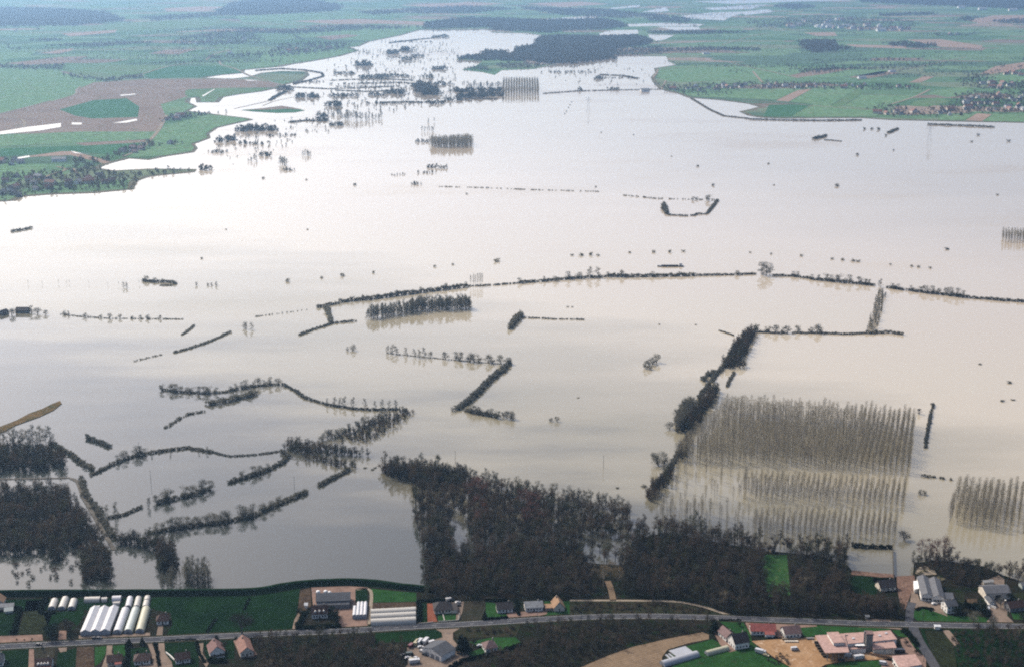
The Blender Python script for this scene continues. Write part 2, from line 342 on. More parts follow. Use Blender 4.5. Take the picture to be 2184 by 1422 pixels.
# ------------------------------------------------------------------ plants: built once, copied by object
def sliver(rng, p, d, L, w):
    """one spray of twigs: a thin triangle from p along d"""
    d = Vector(d).normalized(); s = d.cross(Vector((rng.gauss(0, 1), rng.gauss(0, 1), rng.gauss(0, 1))))
    s = s.normalized() * (w / 2) if s.length > 1e-5 else Vector((w / 2, 0, 0))
    p = Vector(p); return [p - s, p + s, p + d * L]
def slivers(name, rng, n, where, m, Lr, wr, up=0.6):
    v = []; f = []
    for i in range(n):
        p, out = where(rng)
        d = Vector(out) + Vector((rng.gauss(0, 0.45), rng.gauss(0, 0.45), up + rng.gauss(0, 0.35)))
        t = sliver(rng, p, d, rng.uniform(*Lr), rng.uniform(*wr)); f.append((len(v), len(v) + 1, len(v) + 2)); v += t
    return mesh(name, v, f, m)
def lobes(rng, n, rad, zc, zr, size):
    """clump centres that break the crown into light and dark masses with gaps between"""
    out = []
    for i in range(n):
        a = rng.uniform(0, 6.283); u = rng.uniform(-1, 1); r = rad * math.sqrt(max(0.0, 1 - u * u)) * rng.uniform(0.35, 1.0)
        out.append((r * math.cos(a), r * math.sin(a), zc + u * zr, size * rng.uniform(0.7, 1.25)))
    return out
def in_lobes(ls, c):
    def w(rng):
        x, y, z, s = rng.choice(ls)
        while True:
            a = [rng.uniform(-1, 1) for _ in range(3)]
            if sum(q * q for q in a) < 1: break
        p = (x + a[0] * s, y + a[1] * s, max(0.3, z + a[2] * s * 0.8)); o = Vector((p[0], p[1], (p[2] - c) * 0.6))
        return p, (o.normalized() if o.length > 0 else Vector((0, 0, 1)))
    return w
def round_tree(seed, twig, bark, H=14.0, n=620, rad=4.4, trunk=0.26):
    rng = random.Random(seed); t = MB(); zt = H * trunk
    t.tube((0, 0, -0.6), (rng.uniform(-.2, .2), rng.uniform(-.2, .2), zt), 0.34, 0.24, 5)
    ls = lobes(rng, 11, rad * 0.78, H * 0.62, H * 0.27, rad * 0.46)
    for x, y, z, s in ls:
        k = Vector((x * 0.35, y * 0.35, zt + (z - zt) * 0.45)); t.tube((0, 0, zt * 0.9), k, 0.17, 0.11, 3); t.tube(k, (x, y, z + s * 0.4), 0.11, 0.04, 3)
        for q in range(2): t.tube(k.lerp(Vector((x, y, z)), 0.5), (x + rng.uniform(-s, s), y + rng.uniform(-s, s), z + rng.uniform(0.1, 1) * s), 0.06, 0.02, 3)
    return mesh('trunk', t.v, t.f, bark), slivers('crown', rng, n, in_lobes(ls, H * 0.5), twig, (0.8, 2.0), (0.10, 0.26)), H
def tall_tree(seed, twig, bark, H=18.0, n=480, rad=2.9):
    rng = random.Random(seed); t = MB()
    t.tube((0, 0, -0.6), (rng.uniform(-.3, .3), rng.uniform(-.3, .3), H * 0.8), 0.3, 0.07, 4)
    ls = []
    for i in range(13):
        z = H * (0.32 + 0.62 * i / 12); r = rad * (1 - abs(z / H - 0.55) * 1.3) * rng.uniform(0.3, 1); a = rng.uniform(0, 6.283)
        ls.append((r * math.cos(a), r * math.sin(a), z, rad * 0.5 * rng.uniform(0.7, 1.2))); t.tube((0, 0, z - 2.5), (r * math.cos(a), r * math.sin(a), z), 0.1, 0.03, 3)
    return mesh('trunk', t.v, t.f, bark), slivers('crown', rng, n, in_lobes(ls, H * 0.4), twig, (0.9, 2.2), (0.09, 0.24), 0.9), H
def poplar(seed, twig, bark, H=22.0, n=330, rad=1.9):
    rng = random.Random(seed); t = MB()
    t.tube((0, 0, -0.6), (0, 0, H * 0.92), 0.24, 0.05, 4)
    for i in range(12):
        z = H * (0.28 + 0.55 * i / 12); a = rng.uniform(0, 6.283); r = rad * 0.8
        t.tube((0, 0, z), (r * math.cos(a), r * math.sin(a), z + H * 0.14), 0.07, 0.02, 3)
    def w(g):
        u = g.random() ** 0.8; z = H * (0.24 + 0.7 * u); r = rad * math.sqrt(g.random()) * (0.45 + 1.1 * math.sin(math.pi * min(1, 0.12 + 0.86 * u)) * 0.75); a = g.uniform(0, 6.283)
        return (r * math.cos(a), r * math.sin(a), z), Vector((0.25 * math.cos(a), 0.25 * math.sin(a), 0.8))
    return mesh('trunk', t.v, t.f, bark), slivers('crown', rng, n, w, twig, (0.9, 2.4), (0.06, 0.13), 0.9), H
def conifer(seed, twig, bark, H=12.0, n=520, rad=2.6):
    rng = random.Random(seed); t = MB(); t.tube((0, 0, -0.4), (0, 0, H * 0.95), 0.25, 0.04, 5)
    def w(g):
        u = 1 - math.sqrt(g.random()); a = g.uniform(0, 6.283); r = rad * (1 - u) * math.sqrt(g.uniform(0.35, 1)) * (0.85 + 0.25 * math.sin(u * 40))
        return (r * math.cos(a), r * math.sin(a), H * (0.04 + 0.94 * u)), Vector((math.cos(a), math.sin(a), -0.6))
    return mesh('trunk', t.v, t.f, bark), slivers('crown', rng, n, w, twig, (0.6, 1.4), (0.4, 0.9), 0.2), H
def bush_geo(seed, n=110, rad=2.0, H=3.2, L=(0.7, 1.5), wd=(0.25, 0.6)):
    """slivers of one rounded bush as raw triangles"""
    rng = random.Random(seed); ls = lobes(rng, 7, rad * 0.66, H * 0.38, H * 0.34, rad * 0.5); w = in_lobes(ls, H * 0.3); v = []
    for i in range(n):
        p, o = w(rng); v += sliver(rng, p, Vector(o) + Vector((rng.gauss(0, .5), rng.gauss(0, .5), 0.35 + rng.gauss(0, .4))), rng.uniform(*L), rng.uniform(*wd))
    return np.array([tuple(a) for a in v])
TREES = {
    'bare': [round_tree(s, M['tree_twig'], M['wood_bark'], n=760, rad=5.0) for s in (1, 2, 3, 4)],
    'dark': [round_tree(s, M['dark_twig'], M['wood_bark'], n=760) for s in (5, 6, 7)],
    'tall': [tall_tree(s, M['tree_twig'], M['wood_bark']) for s in (11, 12, 13)],
    'red': [tall_tree(s, M['red_twig'], M['wood_bark'], n=460, rad=3.6) for s in (14, 15)],
    'tan': [round_tree(s, M['tan_twig'], M['poplar_bark'], H=20, n=700, rad=6.0) for s in (16, 17)],
    'poplar': [poplar(s, M['poplar_twig'], M['poplar_bark']) for s in (21, 22, 23, 24)],
    'spire': [poplar(s, M['tree_twig'], M['wood_bark'], n=330, rad=1.5) for s in (25, 26)],
    'conifer': [conifer(s, M['evergreen'], M['wood_bark']) for s in (31, 32)],
    'evergreen': [round_tree(s, M['evergreen'], M['wood_bark'], H=9, n=600, rad=3.4, trunk=0.12) for s in (33, 34)],
}
TREE_NAME = {'poplar': 'poplar_tree', 'spire': 'columnar_poplar', 'conifer': 'conifer_tree', 'evergreen': 'evergreen_tree', 'tall': 'slender_tree'}
trng = random.Random(77)
def tree(kind, p, h, label, group=None, name=None, cat='tree', fat=1.0):
    if p[2] < 0.3 and kind not in ('poplar', 'spire'): p = Vector((p[0], p[1], p[2] - 0.34 * h)); h = h * 1.32      # the foot of the trunk is under water
    tm, cm, H0 = trng.choice(TREES[kind]); s = h / H0; f = s * fat * trng.uniform(1.0, 1.25)
    r = empty(name or TREE_NAME.get(kind, 'bare_tree'), p, trng.uniform(0, 6.283), (f, f, s))
    tag(r, label, cat, group)
    obj('trunk', tm, r); obj('crown', cm, r)
    return r
def bush_mesh(name, spots, m, seed, geos=None):
    """one hedge or thicket: bushes (x, y, z, width scale, height scale) joined around its own origin"""
    rng = random.Random(seed); c = np.array([spots[0][0], spots[0][1], spots[0][2]]); vs = []
    for x, y, z, sw, sh in spots:
        g = rng.choice(geos or BUSHES); a = rng.uniform(0, 6.283); ca, sa = math.cos(a), math.sin(a)
        q = np.empty_like(g); q[:, 0] = (g[:, 0] * ca - g[:, 1] * sa) * sw + x - c[0]; q[:, 1] = (g[:, 0] * sa + g[:, 1] * ca) * sw + y - c[1]; q[:, 2] = g[:, 2] * sh + z - c[2]
        vs.append(q)
    v = np.concatenate(vs); n = len(v); me = bpy.data.meshes.new(name)
    me.vertices.add(n); me.vertices.foreach_set('co', v.astype(np.float32).ravel())
    me.loops.add(n); me.loops.foreach_set('vertex_index', np.arange(n, dtype=np.int32))
    me.polygons.add(n // 3); me.polygons.foreach_set('loop_start', np.arange(0, n, 3, dtype=np.int32))
    me.materials.append(m); me.update(calc_edges=True); me.validate()
    return obj(name, me, None, tuple(c))
BUSHES = [bush_geo(s) for s in range(40, 46)]
BUSH_FAR = [bush_geo(s, 46, 2.0, 3.2, (1.0, 1.9), (0.5, 1.0)) for s in range(50, 54)]
BUSH_THICK = [bush_geo(s, 190, 1.8, 3.2, (0.5, 1.1), (0.3, 0.7)) for s in range(55, 58)]
hseed = [500]
def hedge(label, px, w=3.0, h=3.0, m='hedge_twig', z=0.0, dens=1.0, name='hedgerow', cat='hedge', group=None, gap=0.0, geos=None):
    """a hedge along a line: bushes shoulder to shoulder, with a share of gaps"""
    hseed[0] += 1; rng = random.Random(hseed[0]); pts = [P(x, y, z) for x, y in px]
    step = max(0.9, w * 0.34) / dens; spots = []
    for p, a in along(pts, step):
        if rng.random() < gap: continue
        o = rng.gauss(0, w * 0.16); sw = w / 4.0 * rng.uniform(0.75, 1.25); sh = h / 3.6 * rng.choice((0.75, 0.85, 0.95, 1.0, 1.05, 1.2))
        spots.append((p.x - math.sin(a) * o, p.y + math.cos(a) * o, z - 0.15, sw, sh))
    if not spots: return None
    return tag(bush_mesh(name, spots, M[m], hseed[0], geos), label, cat, group)
bmesh_cache = {}
def bush(label, px, w=4.0, h=3.0, m='hedge_twig', z=0.0, group=None, name='bush'):
    k = (m, trng.randrange(3))
    if k not in bmesh_cache:
        v = BUSHES[k[1]]; bmesh_cache[k] = mesh('bush', v, [(i, i + 1, i + 2) for i in range(0, len(v), 3)], M[m])
    o = obj(name, bmesh_cache[k], None, P(px[0], px[1], z), trng.uniform(0, 6.28)); o.scale = (w / 4.0, w / 4.0, h / 3.4)
    return tag(o, label, 'bush', group)
ORD = 'first second third fourth fifth sixth seventh eighth ninth tenth eleventh twelfth'.split()
def place_labels(xs, label):
    """a label for each of a few alike things: counted from the left when there are not too many"""
    n = len(xs)
    if n < 2 or n > 12 or len(label.split()) > 11: return [label] * n
    out = [None] * n
    for k, i in enumerate(sorted(range(n), key=lambda q: xs[q])): out[i] = label + (', the %s from the left' % ORD[k] if n > 2 else (', left one of two', ', right one of two')[k])
    return out
def trees_at(kind, pts, h, label, group, z=0.0, fat=1.0, hs=0.15, name=None):
    for q, lb in zip(pts, place_labels([q[0] for q in pts], label)):
        hh = (q[2] if len(q) > 2 else h) * trng.uniform(1 - hs, 1 + hs)
        tree(kind, P(q[0], q[1], z), hh, lb, group, name, fat=fat)
def trees_line(kind, px, step, h, label, group, z=0.0, fat=1.0, skip=0.0, hs=0.2, jit=0.3):
    spots = [Vector((p.x + trng.uniform(-jit, jit) * step, p.y + trng.uniform(-jit, jit) * step * 0.4, z)) for p, a in along([P(x, y, z) for x, y in px], step) if trng.random() >= skip]
    for q, lb in zip(spots, place_labels([q.x / q.y for q in spots], label)):
        tree(kind, q, h * trng.uniform(1 - hs, 1 + hs), lb, group if len(spots) > 1 else None, fat=fat)
# --- woods too dense to count: points that carry copies of a few trees through geometry nodes
def lowtree(seed, twig, bark, kind, H, n, rad):
    f = {'round': round_tree, 'tall': tall_tree, 'poplar': poplar}[kind]
    a, b, H0 = f(seed, twig, bark, H=H, n=n, rad=rad)
    va = [tuple(v.co) for v in a.vertices]; vb = [tuple(v.co) for v in b.vertices]; fa = [tuple(p.vertices) for p in a.polygons]; k = len(va)
    fb = [tuple(i + k for i in p.vertices) for p in b.polygons]
    me = mesh('wood_tree', va + vb, fa + fb, [bark, twig]); me.polygons.foreach_set('material_index', [0] * len(fa) + [1] * len(fb))
    bpy.data.meshes.remove(a); bpy.data.meshes.remove(b)
    return bpy.data.objects.new('wood_tree_source', me)
def bushobj(seed, m, n, rad, H, L, w):
    v = bush_geo(seed, n, rad, H, L, w); return bpy.data.objects.new('thicket_source', mesh('thicket', v, [(i, i + 1, i + 2) for i in range(0, len(v), 3)], M[m]))
WOOD = {
    'dark': [lowtree(61, M['wood_twig'], M['wood_bark'], 'round', 13, 440, 3.5), lowtree(62, M['wood_twig'], M['wood_bark'], 'tall', 17, 420, 2.8), lowtree(63, M['wood_twig'], M['wood_bark'], 'round', 12, 460, 3.8), lowtree(66, M['wood_twig'], M['wood_bark'], 'round', 14, 460, 3.4)],
    'grey': [lowtree(64, M['tree_twig'], M['wood_bark'], 'tall', 17, 340, 2.6), lowtree(65, M['tree_twig'], M['wood_bark'], 'tall', 15, 340, 2.8)],
    'scrub': [bushobj(67, 'wood_twig', 120, 2.4, 3.6, (0.7, 1.6), (0.2, 0.5)), bushobj(68, 'wood_twig', 120, 2.2, 3.2, (0.7, 1.6), (0.2, 0.5))],
    'poplar': [lowtree(s, M['poplar_twig'], M['poplar_bark'], 'poplar', 22, 300, 1.9) for s in (21, 22, 23)],
    'far': [bushobj(71, 'far_tree', 110, 5.4, 12.0, (1.6, 3.4), (0.7, 1.8)), bushobj(72, 'far_tree', 110, 4.6, 13.0, (1.6, 3.4), (0.7, 1.8)), bushobj(73, 'far_tree', 110, 6.2, 11.0, (1.6, 3.4), (0.7, 1.8))],
}
def wood_nodes(key):
    g = bpy.data.node_groups.new('scatter_' + key, 'GeometryNodeTree')
    g.interface.new_socket('Geometry', in_out='INPUT', socket_type='NodeSocketGeometry'); g.interface.new_socket('Geometry', in_out='OUTPUT', socket_type='NodeSocketGeometry')
    N, Lk = g.nodes, g.links; gi, go = N.new('NodeGroupInput'), N.new('NodeGroupOutput')
    j = N.new('GeometryNodeJoinGeometry')
    for o in reversed(WOOD[key]):
        oi = N.new('GeometryNodeObjectInfo'); oi.inputs['Object'].default_value = o; oi.inputs['As Instance'].default_value = False
        ti = N.new('GeometryNodeGeometryToInstance'); Lk.new(oi.outputs['Geometry'], ti.inputs[0]); Lk.new(ti.outputs[0], j.inputs[0])
    ip = N.new('GeometryNodeInstanceOnPoints'); ip.inputs['Pick Instance'].default_value = True
    def attr(nm, typ):
        a = N.new('GeometryNodeInputNamedAttribute'); a.data_type = typ; a.inputs['Name'].default_value = nm; return a.outputs['Attribute']
    ev = N.new('FunctionNodeEulerToRotation') if hasattr(bpy.types, 'FunctionNodeEulerToRotation') else None
    Lk.new(gi.outputs[0], ip.inputs['Points']); Lk.new(j.outputs[0], ip.inputs['Instance'])
    Lk.new(attr('pick', 'INT'), ip.inputs['Instance Index'])
    if ev: Lk.new(attr('rot', 'FLOAT_VECTOR'), ev.inputs[0]); Lk.new(ev.outputs[0], ip.inputs['Rotation'])
    Lk.new(attr('size', 'FLOAT_VECTOR'), ip.inputs['Scale']); Lk.new(ip.outputs[0], go.inputs[0])
    return g
wood_cache = {}
def wood(name, label, pts, key, h=(0.8, 1.2), fat=1.0, cat='woodland', seed=0):
    """a wood as one thing nobody could count; pts are (x, y, z)"""
    rng = np.random.default_rng(len(pts) * 7 + seed); n = len(pts); o0 = np.array(pts[0])
    me = bpy.data.meshes.new(name); me.vertices.add(n); me.vertices.foreach_set('co', (np.array(pts) - o0).astype(np.float32).ravel())
    a = me.attributes.new('pick', 'INT', 'POINT'); a.data.foreach_set('value', rng.integers(0, len(WOOD[key]), n).astype(np.int32))
    rot = np.zeros((n, 3), np.float32); rot[:, 2] = rng.uniform(0, 6.283, n); a = me.attributes.new('rot', 'FLOAT_VECTOR', 'POINT'); a.data.foreach_set('vector', rot.ravel())
    s = rng.uniform(h[0], h[1], n); sz = np.stack([s * fat, s * fat, s], 1).astype(np.float32); a = me.attributes.new('size', 'FLOAT_VECTOR', 'POINT'); a.data.foreach_set('vector', sz.ravel())
    o = obj(name, me, None, tuple(o0)); 
    if key not in wood_cache: wood_cache[key] = wood_nodes(key)
    md = o.modifiers.new('scatter', 'NODES'); md.node_group = wood_cache[key]
    return tag(o, label, cat, kind='stuff')
# ================================================================== THE SETTING
W = 34000.0
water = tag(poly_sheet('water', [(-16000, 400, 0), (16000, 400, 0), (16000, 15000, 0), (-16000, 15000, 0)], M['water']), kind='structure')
# --- near dry land, up to the dyke and the edge of the flooded wood
shore = [(-900, 1285), (0, 1262), (300, 1260), (541, 1258), (600, 1250), (662, 1243), (742, 1240), (803, 1242), (860, 1250), (905, 1254), (915, 1215), (930, 1190), (1000, 1180), (1060, 1160), (1130, 1150), (1230, 1165),
         (1255, 1200), (1330, 1205), (1350, 1150), (1420, 1135), (1500, 1150), (1620, 1172), (1750, 1185), (1808, 1205), (1822, 1222), (1860, 1228), (1912, 1230), (1928, 1250), (1946, 1232), (1950, 1200), (2000, 1193), (2100, 1207), (2140, 1226), (2184, 1240), (3100, 1262)]
near = [P(x, y, NEAR_Z) for x, y in shore]
near = [Vector((-9000, near[0].y - 40, NEAR_Z))] + near + [Vector((9000, near[-1].y - 40, NEAR_Z)), Vector((9000, -3000, NEAR_Z)), Vector((-9000, -3000, NEAR_Z))]
tag(poly_sheet('ground', near, M['rough_ground'], 2.0), kind='structure')
# --- the far banks in one sheet, from the shore to beyond the horizon
far_px = [(-420, 470), (0, 428), (25, 427), (45, 418), (110, 413), (200, 410), (278, 403), (284, 386), (316, 375), (411, 366), (416, 362), (316, 361), (240, 365), (203, 359), (221, 350), (272, 337), (316, 340), (348, 333), (408, 324), (415, 316),
          (408, 307), (443, 294), (440, 285), (459, 272), (494, 264), (535, 255), (519, 252), (468, 246), (440, 242), (395, 237), (415, 227), (399, 219), (402, 209), (421, 207), (424, 218), (462, 218), (472, 207), (506, 201), (554, 195), (592, 187), (606, 180),
          (640, 172), (656, 160), (652, 153), (600, 152), (560, 156), (536, 164), (500, 168), (470, 168), (430, 166), (468, 160), (516, 156), (519, 149), (598, 142), (627, 136), (661, 131), (722, 120), (763, 108), (742, 101), (764, 99), (785, 89), (851, 76), (886, 66), (908, 63), (975, 63), (1047, 62), (1051, 70), (1127, 71), (1161, 76),
          (1142, 89), (1149, 98), (1108, 101), (1095, 113), (1076, 111), (1019, 117), (972, 127), (1030, 130), (1015, 141), (985, 149), (1030, 154), (1055, 160), (1070, 150), (1140, 147), (1174, 139), (1222, 136), (1310, 128), (1318, 120), (1421, 120), (1424, 130), (1443, 139), (1399, 146), (1402, 155), (1392, 165), (1396, 174), (1411, 190), (1449, 199), (1472, 208), (1538, 213), (1600, 221), (1625, 228), (1603, 234), (1582, 238), (1600, 246),
          (1625, 250), (1663, 252), (1752, 251), (1840, 251), (1900, 255), (2027, 258), (2184, 261), (2700, 270)]
far = [P(x, y, FAR_Z) for x, y in far_px]
far = [Vector((-16000, far[0].y - 200, FAR_Z))] + far + [Vector((16000, far[-1].y - 200, FAR_Z)), Vector((16000, 42000, FAR_Z)), Vector((-16000, 42000, FAR_Z))]
tag(poly_sheet('farmland', far, M['patchwork'], 1.6), kind='structure')
# --- islets left dry by the flood
sheet('islet', [(-60, 926), (0, 909), (34, 896), (62, 881), (90, 871), (112, 860), (128, 854), (132, 860), (114, 874), (84, 888), (56, 898), (34, 906), (12, 918), (-60, 942)], M['islet'], 0.5, 1.0)
sheet('islet', [(515, 235), (560, 231), (600, 226), (622, 229), (650, 236), (628, 240), (590, 241), (540, 238)], M['green_dark_far'], 0.5, 1.0)
sheet('mudbank', [(518, 234.5), (560, 231), (602, 226), (624, 229.5), (645, 234), (610, 232.5), (570, 234.5)], M['soil_far'], 0.62)
# --- fields on the far banks
def fields(lst, z0):
    for i, (m, px) in enumerate(lst): sheet('field', px, M[m], z0 + 0.06 * (i % 7 + 1))
fields([
    ('green_far', [(-260, 150), (0, 144), (105, 147), (150, 160), (218, 171), (192, 181), (162, 190), (155, 202), (60, 227), (0, 242), (-260, 300)]),
    ('soil_far', [(-200, 290), (-200, 262), (0, 245), (60, 230), (157, 204), (166, 191), (200, 176), (320, 169), (465, 168.5), (540, 170), (600, 179), (585, 187), (500, 187), (400, 191), (400, 206), (346, 222), (352, 244), (342, 268), (330, 282), (0, 286)]),
    ('green_dark_far', [(127, 234), (200, 214), (270, 210), (297, 228), (294, 250), (196, 253), (160, 247)]),
    ('green_pale_far', [(395, 193), (506, 190), (579, 188), (552, 195), (505, 201), (470, 207), (440, 213), (422, 206), (395, 204)]),
    ('green_far', [(342, 222), (399, 219.5), (414, 228), (394, 237), (351, 243)]),
    ('green_far', [(326, 298), (349, 270), (400, 256), (468, 246.5), (519, 252.5), (532, 255), (494, 263.5), (458, 272), (439, 285), (442, 294), (407, 307), (414, 316), (407, 323), (348, 332), (272, 336), (290, 322)]),
    ('green_far', [(-200, 292), (0, 288), (174, 281), (332, 281), (322, 297), (158, 305), (0, 313), (-200, 322)]),
    ('soil_far', [(158, 305), (316, 297), (309, 303), (180, 311)]),
    ('green_dark_far', [(0, 317), (180, 311), (300, 305), (285, 318), (240, 330), (150, 323), (90, 328), (0, 334)]),
    ('soil_pink_far', [(34, 337), (130, 323), (158, 323), (238, 345), (222, 349), (150, 331)]),
    ('green_far', [(0, 346), (60, 352), (105, 350), (86, 372), (40, 378), (0, 380)]),
    ('green_dark_far', [(304, 158), (358, 142), (468, 141), (517, 155), (470, 159.5), (428, 165), (320, 168)]),
    ('green_pale_far', [(136, 152), (222, 139), (358, 139), (304, 157), (255, 164), (190, 164)]),
    ('soil_far', [(10, 136), (127, 122), (190, 120), (136, 136), (60, 139)]),
    ('soil_pink_far', [(82, 114), (158, 103), (150, 109), (125, 115)]),
    ('soil_far', [(316, 115), (350, 107), (420, 105), (380, 117)]),
    ('green_far', [(-100, 118), (0, 112), (80, 110), (60, 120), (0, 130), (-100, 138)]),
    ('green_pale_far', [(150, 58), (300, 47), (460, 40), (500, 48), (430, 60), (300, 66), (160, 66)]),
    ('soil_pink_far', [(130, 72), (250, 64), (245, 70), (150, 78)]),
    ('green_far', [(560, 118), (600, 108), (700, 112), (740, 104), (762, 108), (720, 119), (660, 130), (600, 139), (530, 146)]),
    ('green_far', [(500, 36), (620, 30), (760, 34), (900, 40), (760, 40), (622, 45), (520, 48)]),
    ('soil_pink_far', [(623, 46), (763, 41), (908, 47), (905, 54), (800, 51), (721, 52)]),
    ('green_far', [(720, 56), (905, 56), (885, 65), (850, 75), (786, 88), (700, 82), (640, 76)]),
    ('soil_far', [(671, 79), (740, 74), (768, 76), (706, 86)]),
    ('soil_pink_far', [(850, 12), (1000, 5), (1080, 8), (960, 18)]),
    ('soil_pink_far', [(1120, 8), (1240, 4), (1300, 9), (1200, 16)]),
    ('soil_pink_far', [(350, 18), (430, 14), (480, 15), (440, 24), (355, 25)]),
], FAR_Z)
fields([
    ('green_far', [(1404, 146), (1440, 141), (1600, 139), (1720, 142), (1900, 150), (1880, 160), (1700, 168), (1560, 171), (1450, 176), (1420, 172), (1400, 165), (1404, 156)]),
    ('soil_far', [(1685, 161), (1736, 150), (1830, 145), (1760, 158), (1700, 166)]),
    ('soil_pink_far', [(1802, 95), (1932, 98), (1935, 104), (1825, 101)]),
    ('soil_pink_far', [(1932, 85), (2005, 84), (2097, 98), (2090, 104), (2008, 101)]),
    ('soil_pink_far', [(2060, 44), (2122, 33), (2400, 31), (2400, 42), (2090, 50)]),
    ('soil_pink_far', [(2090, 158), (2122, 142), (2184, 133), (2400, 128), (2400, 140), (2184, 147), (2116, 158)]),
    ('soil_pink_far', [(1939, 176), (1970, 163), (1993, 164), (1964, 176)]),
    ('soil_far', [(1810, 165), (1880, 152), (1920, 156), (1850, 168)]),
    ('soil_pink_far', [(1654, 215), (1701, 193), (1733, 189), (1682, 217)]),
    ('green_far', [(1460, 200), (1560, 196), (1700, 191), (1656, 213), (1480, 206)]),
    ('green_far', [(1684, 217), (1735, 190), (1826, 190), (1770, 226)]),
    ('green_pale_far', [(1772, 227), (1828, 191), (1836, 202), (1800, 225)]),
    ('green_far', [(1800, 226), (1838, 203), (1962, 203), (1904, 221), (1882, 235)]),
    ('green_far', [(1690, 248), (1736, 222), (1880, 236), (1868, 249), (1770, 249)]),
    ('green_dark_far', [(1628, 249), (1640, 224), (1734, 222), (1688, 248)]),
    ('green_far', [(2000, 192), (2060, 186), (2080, 200), (2020, 208), (1980, 200)]),
    ('green_pale_far', [(1950, 216), (2000, 208), (2030, 216), (1980, 228), (1940, 226)]),
    ('soil_pink_far', [(2059, 257), (2084, 242), (2116, 244), (2094, 259)]),
    ('green_far', [(2000, 256), (2012, 246), (2080, 243), (2056, 257)]),
    ('green_far', [(2098, 259), (2118, 244), (2200, 246), (2300, 255), (2300, 262)]),
    ('green_far', [(2090, 176), (2130, 160), (2184, 160), (2184, 178), (2130, 186)]),
    ('soil_pink_far', [(1714, 70), (1780, 69), (1786, 77), (1740, 77)]),
], FAR_Z)
# --- flood pools lying in the far farmland
pools = [[(1155, 42), (1230, 36), (1310, 30), (1278, 36), (1210, 46), (1165, 47)], [(1240, 38), (1275, 37), (1275, 42), (1245, 41)], [(1335, 30), (1358, 30), (1350, 35), (1338, 36)], [(1298, 18), (1366, 11), (1362, 15), (1310, 20)], [(1368, 26), (1420, 16), (1428, 24), (1400, 27)],
         [(1336, 52), (1420, 49), (1504, 52), (1490, 57), (1400, 56), (1340, 57)], [(1400, 57), (1490, 58), (1495, 65), (1440, 66)], [(1452, 34), (1520, 27), (1600, 25), (1560, 36), (1545, 44), (1460, 40)], [(1500, 18), (1580, 12), (1640, 10), (1600, 20), (1520, 22)], [(1576, 26), (1640, 20), (1650, 26), (1590, 33)],
         [(1278, 72), (1300, 65), (1360, 64), (1362, 72), (1310, 78), (1280, 80)], [(1382, 73), (1440, 75), (1420, 84), (1400, 88), (1385, 80)], [(1198, 64), (1230, 63), (1228, 70), (1200, 69)], [(1064, 52), (1090, 50), (1086, 58), (1066, 57)], [(1110, 54), (1140, 53), (1140, 60), (1120, 61)], [(1480, 4), (1640, -2), (1840, 1), (1700, 4), (1560, 9)],
         [(0, 281), (60, 271), (130, 263), (130, 271), (84, 279), (0, 287)], [(153, 262), (174, 262), (174, 266), (153, 266)], [(240, 263), (290, 254), (294, 257), (270, 262)], [(33, 337), (62, 332), (64, 335), (40, 339)], [(150, 322), (176, 328), (160, 327)], [(256, 203), (290, 200), (288, 202), (258, 205)], [(430, 205), (457, 190), (458, 191), (434, 206)],
         [(520, 170), (556, 172), (530, 173)]]
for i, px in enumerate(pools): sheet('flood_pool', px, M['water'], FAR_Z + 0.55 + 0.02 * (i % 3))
# --- lanes on the far banks
for px, w in (([(0, 243), (60, 229), (155, 204), (163, 192), (172, 185)], 7), ([(0, 253), (40, 253), (53, 262), (50, 271)], 7), ([(322, 297), (340, 275), (355, 246)], 9), ([(262, 334), (300, 318), (322, 298)], 6), ([(140, 362), (156, 360), (174, 385)], 6), ([(60, 392), (110, 372), (140, 362), (120, 355)], 6),
              ([(304, 158), (358, 142), (410, 134)], 8), ([(468, 130), (472, 138), (500, 146), (540, 164), (606, 182)], 8), ([(440, 128), (452, 118), (470, 112), (490, 106)], 10), ([(1584, 214), (1680, 221), (1780, 229), (1882, 236)], 7), ([(1404, 148), (1480, 143), (1600, 139)], 7), ([(1392, 166), (1400, 156), (1404, 148)], 7), ([(1532, 128), (1584, 140), (1640, 152), (1705, 167)], 7), ([(1606, 152), (1612, 160), (1626, 176)], 8),
              ([(1902, 222), (1950, 207), (1983, 191)], 8), ([(1838, 201), (1932, 204)], 5), ([(1934, 148), (2010, 132), (2060, 122)], 6), ([(1396, 88), (1500, 87), (1620, 86)], 7), ([(1540, 96), (1600, 78), (1640, 70)], 7), ([(1830, 170), (1880, 158), (1930, 147)], 6), ([(1420, 172), (1411, 190)], 6)):
    strip('lane', px, w, M['track'], FAR_Z + 0.75)
strip('lane', [(560, 226), (590, 215), (640, 206), (690, 207)], 5, M['track'], 0.25); strip('lane', [(500, 232), (545, 222), (575, 215)], 6, M['soil_far'], 0.3)

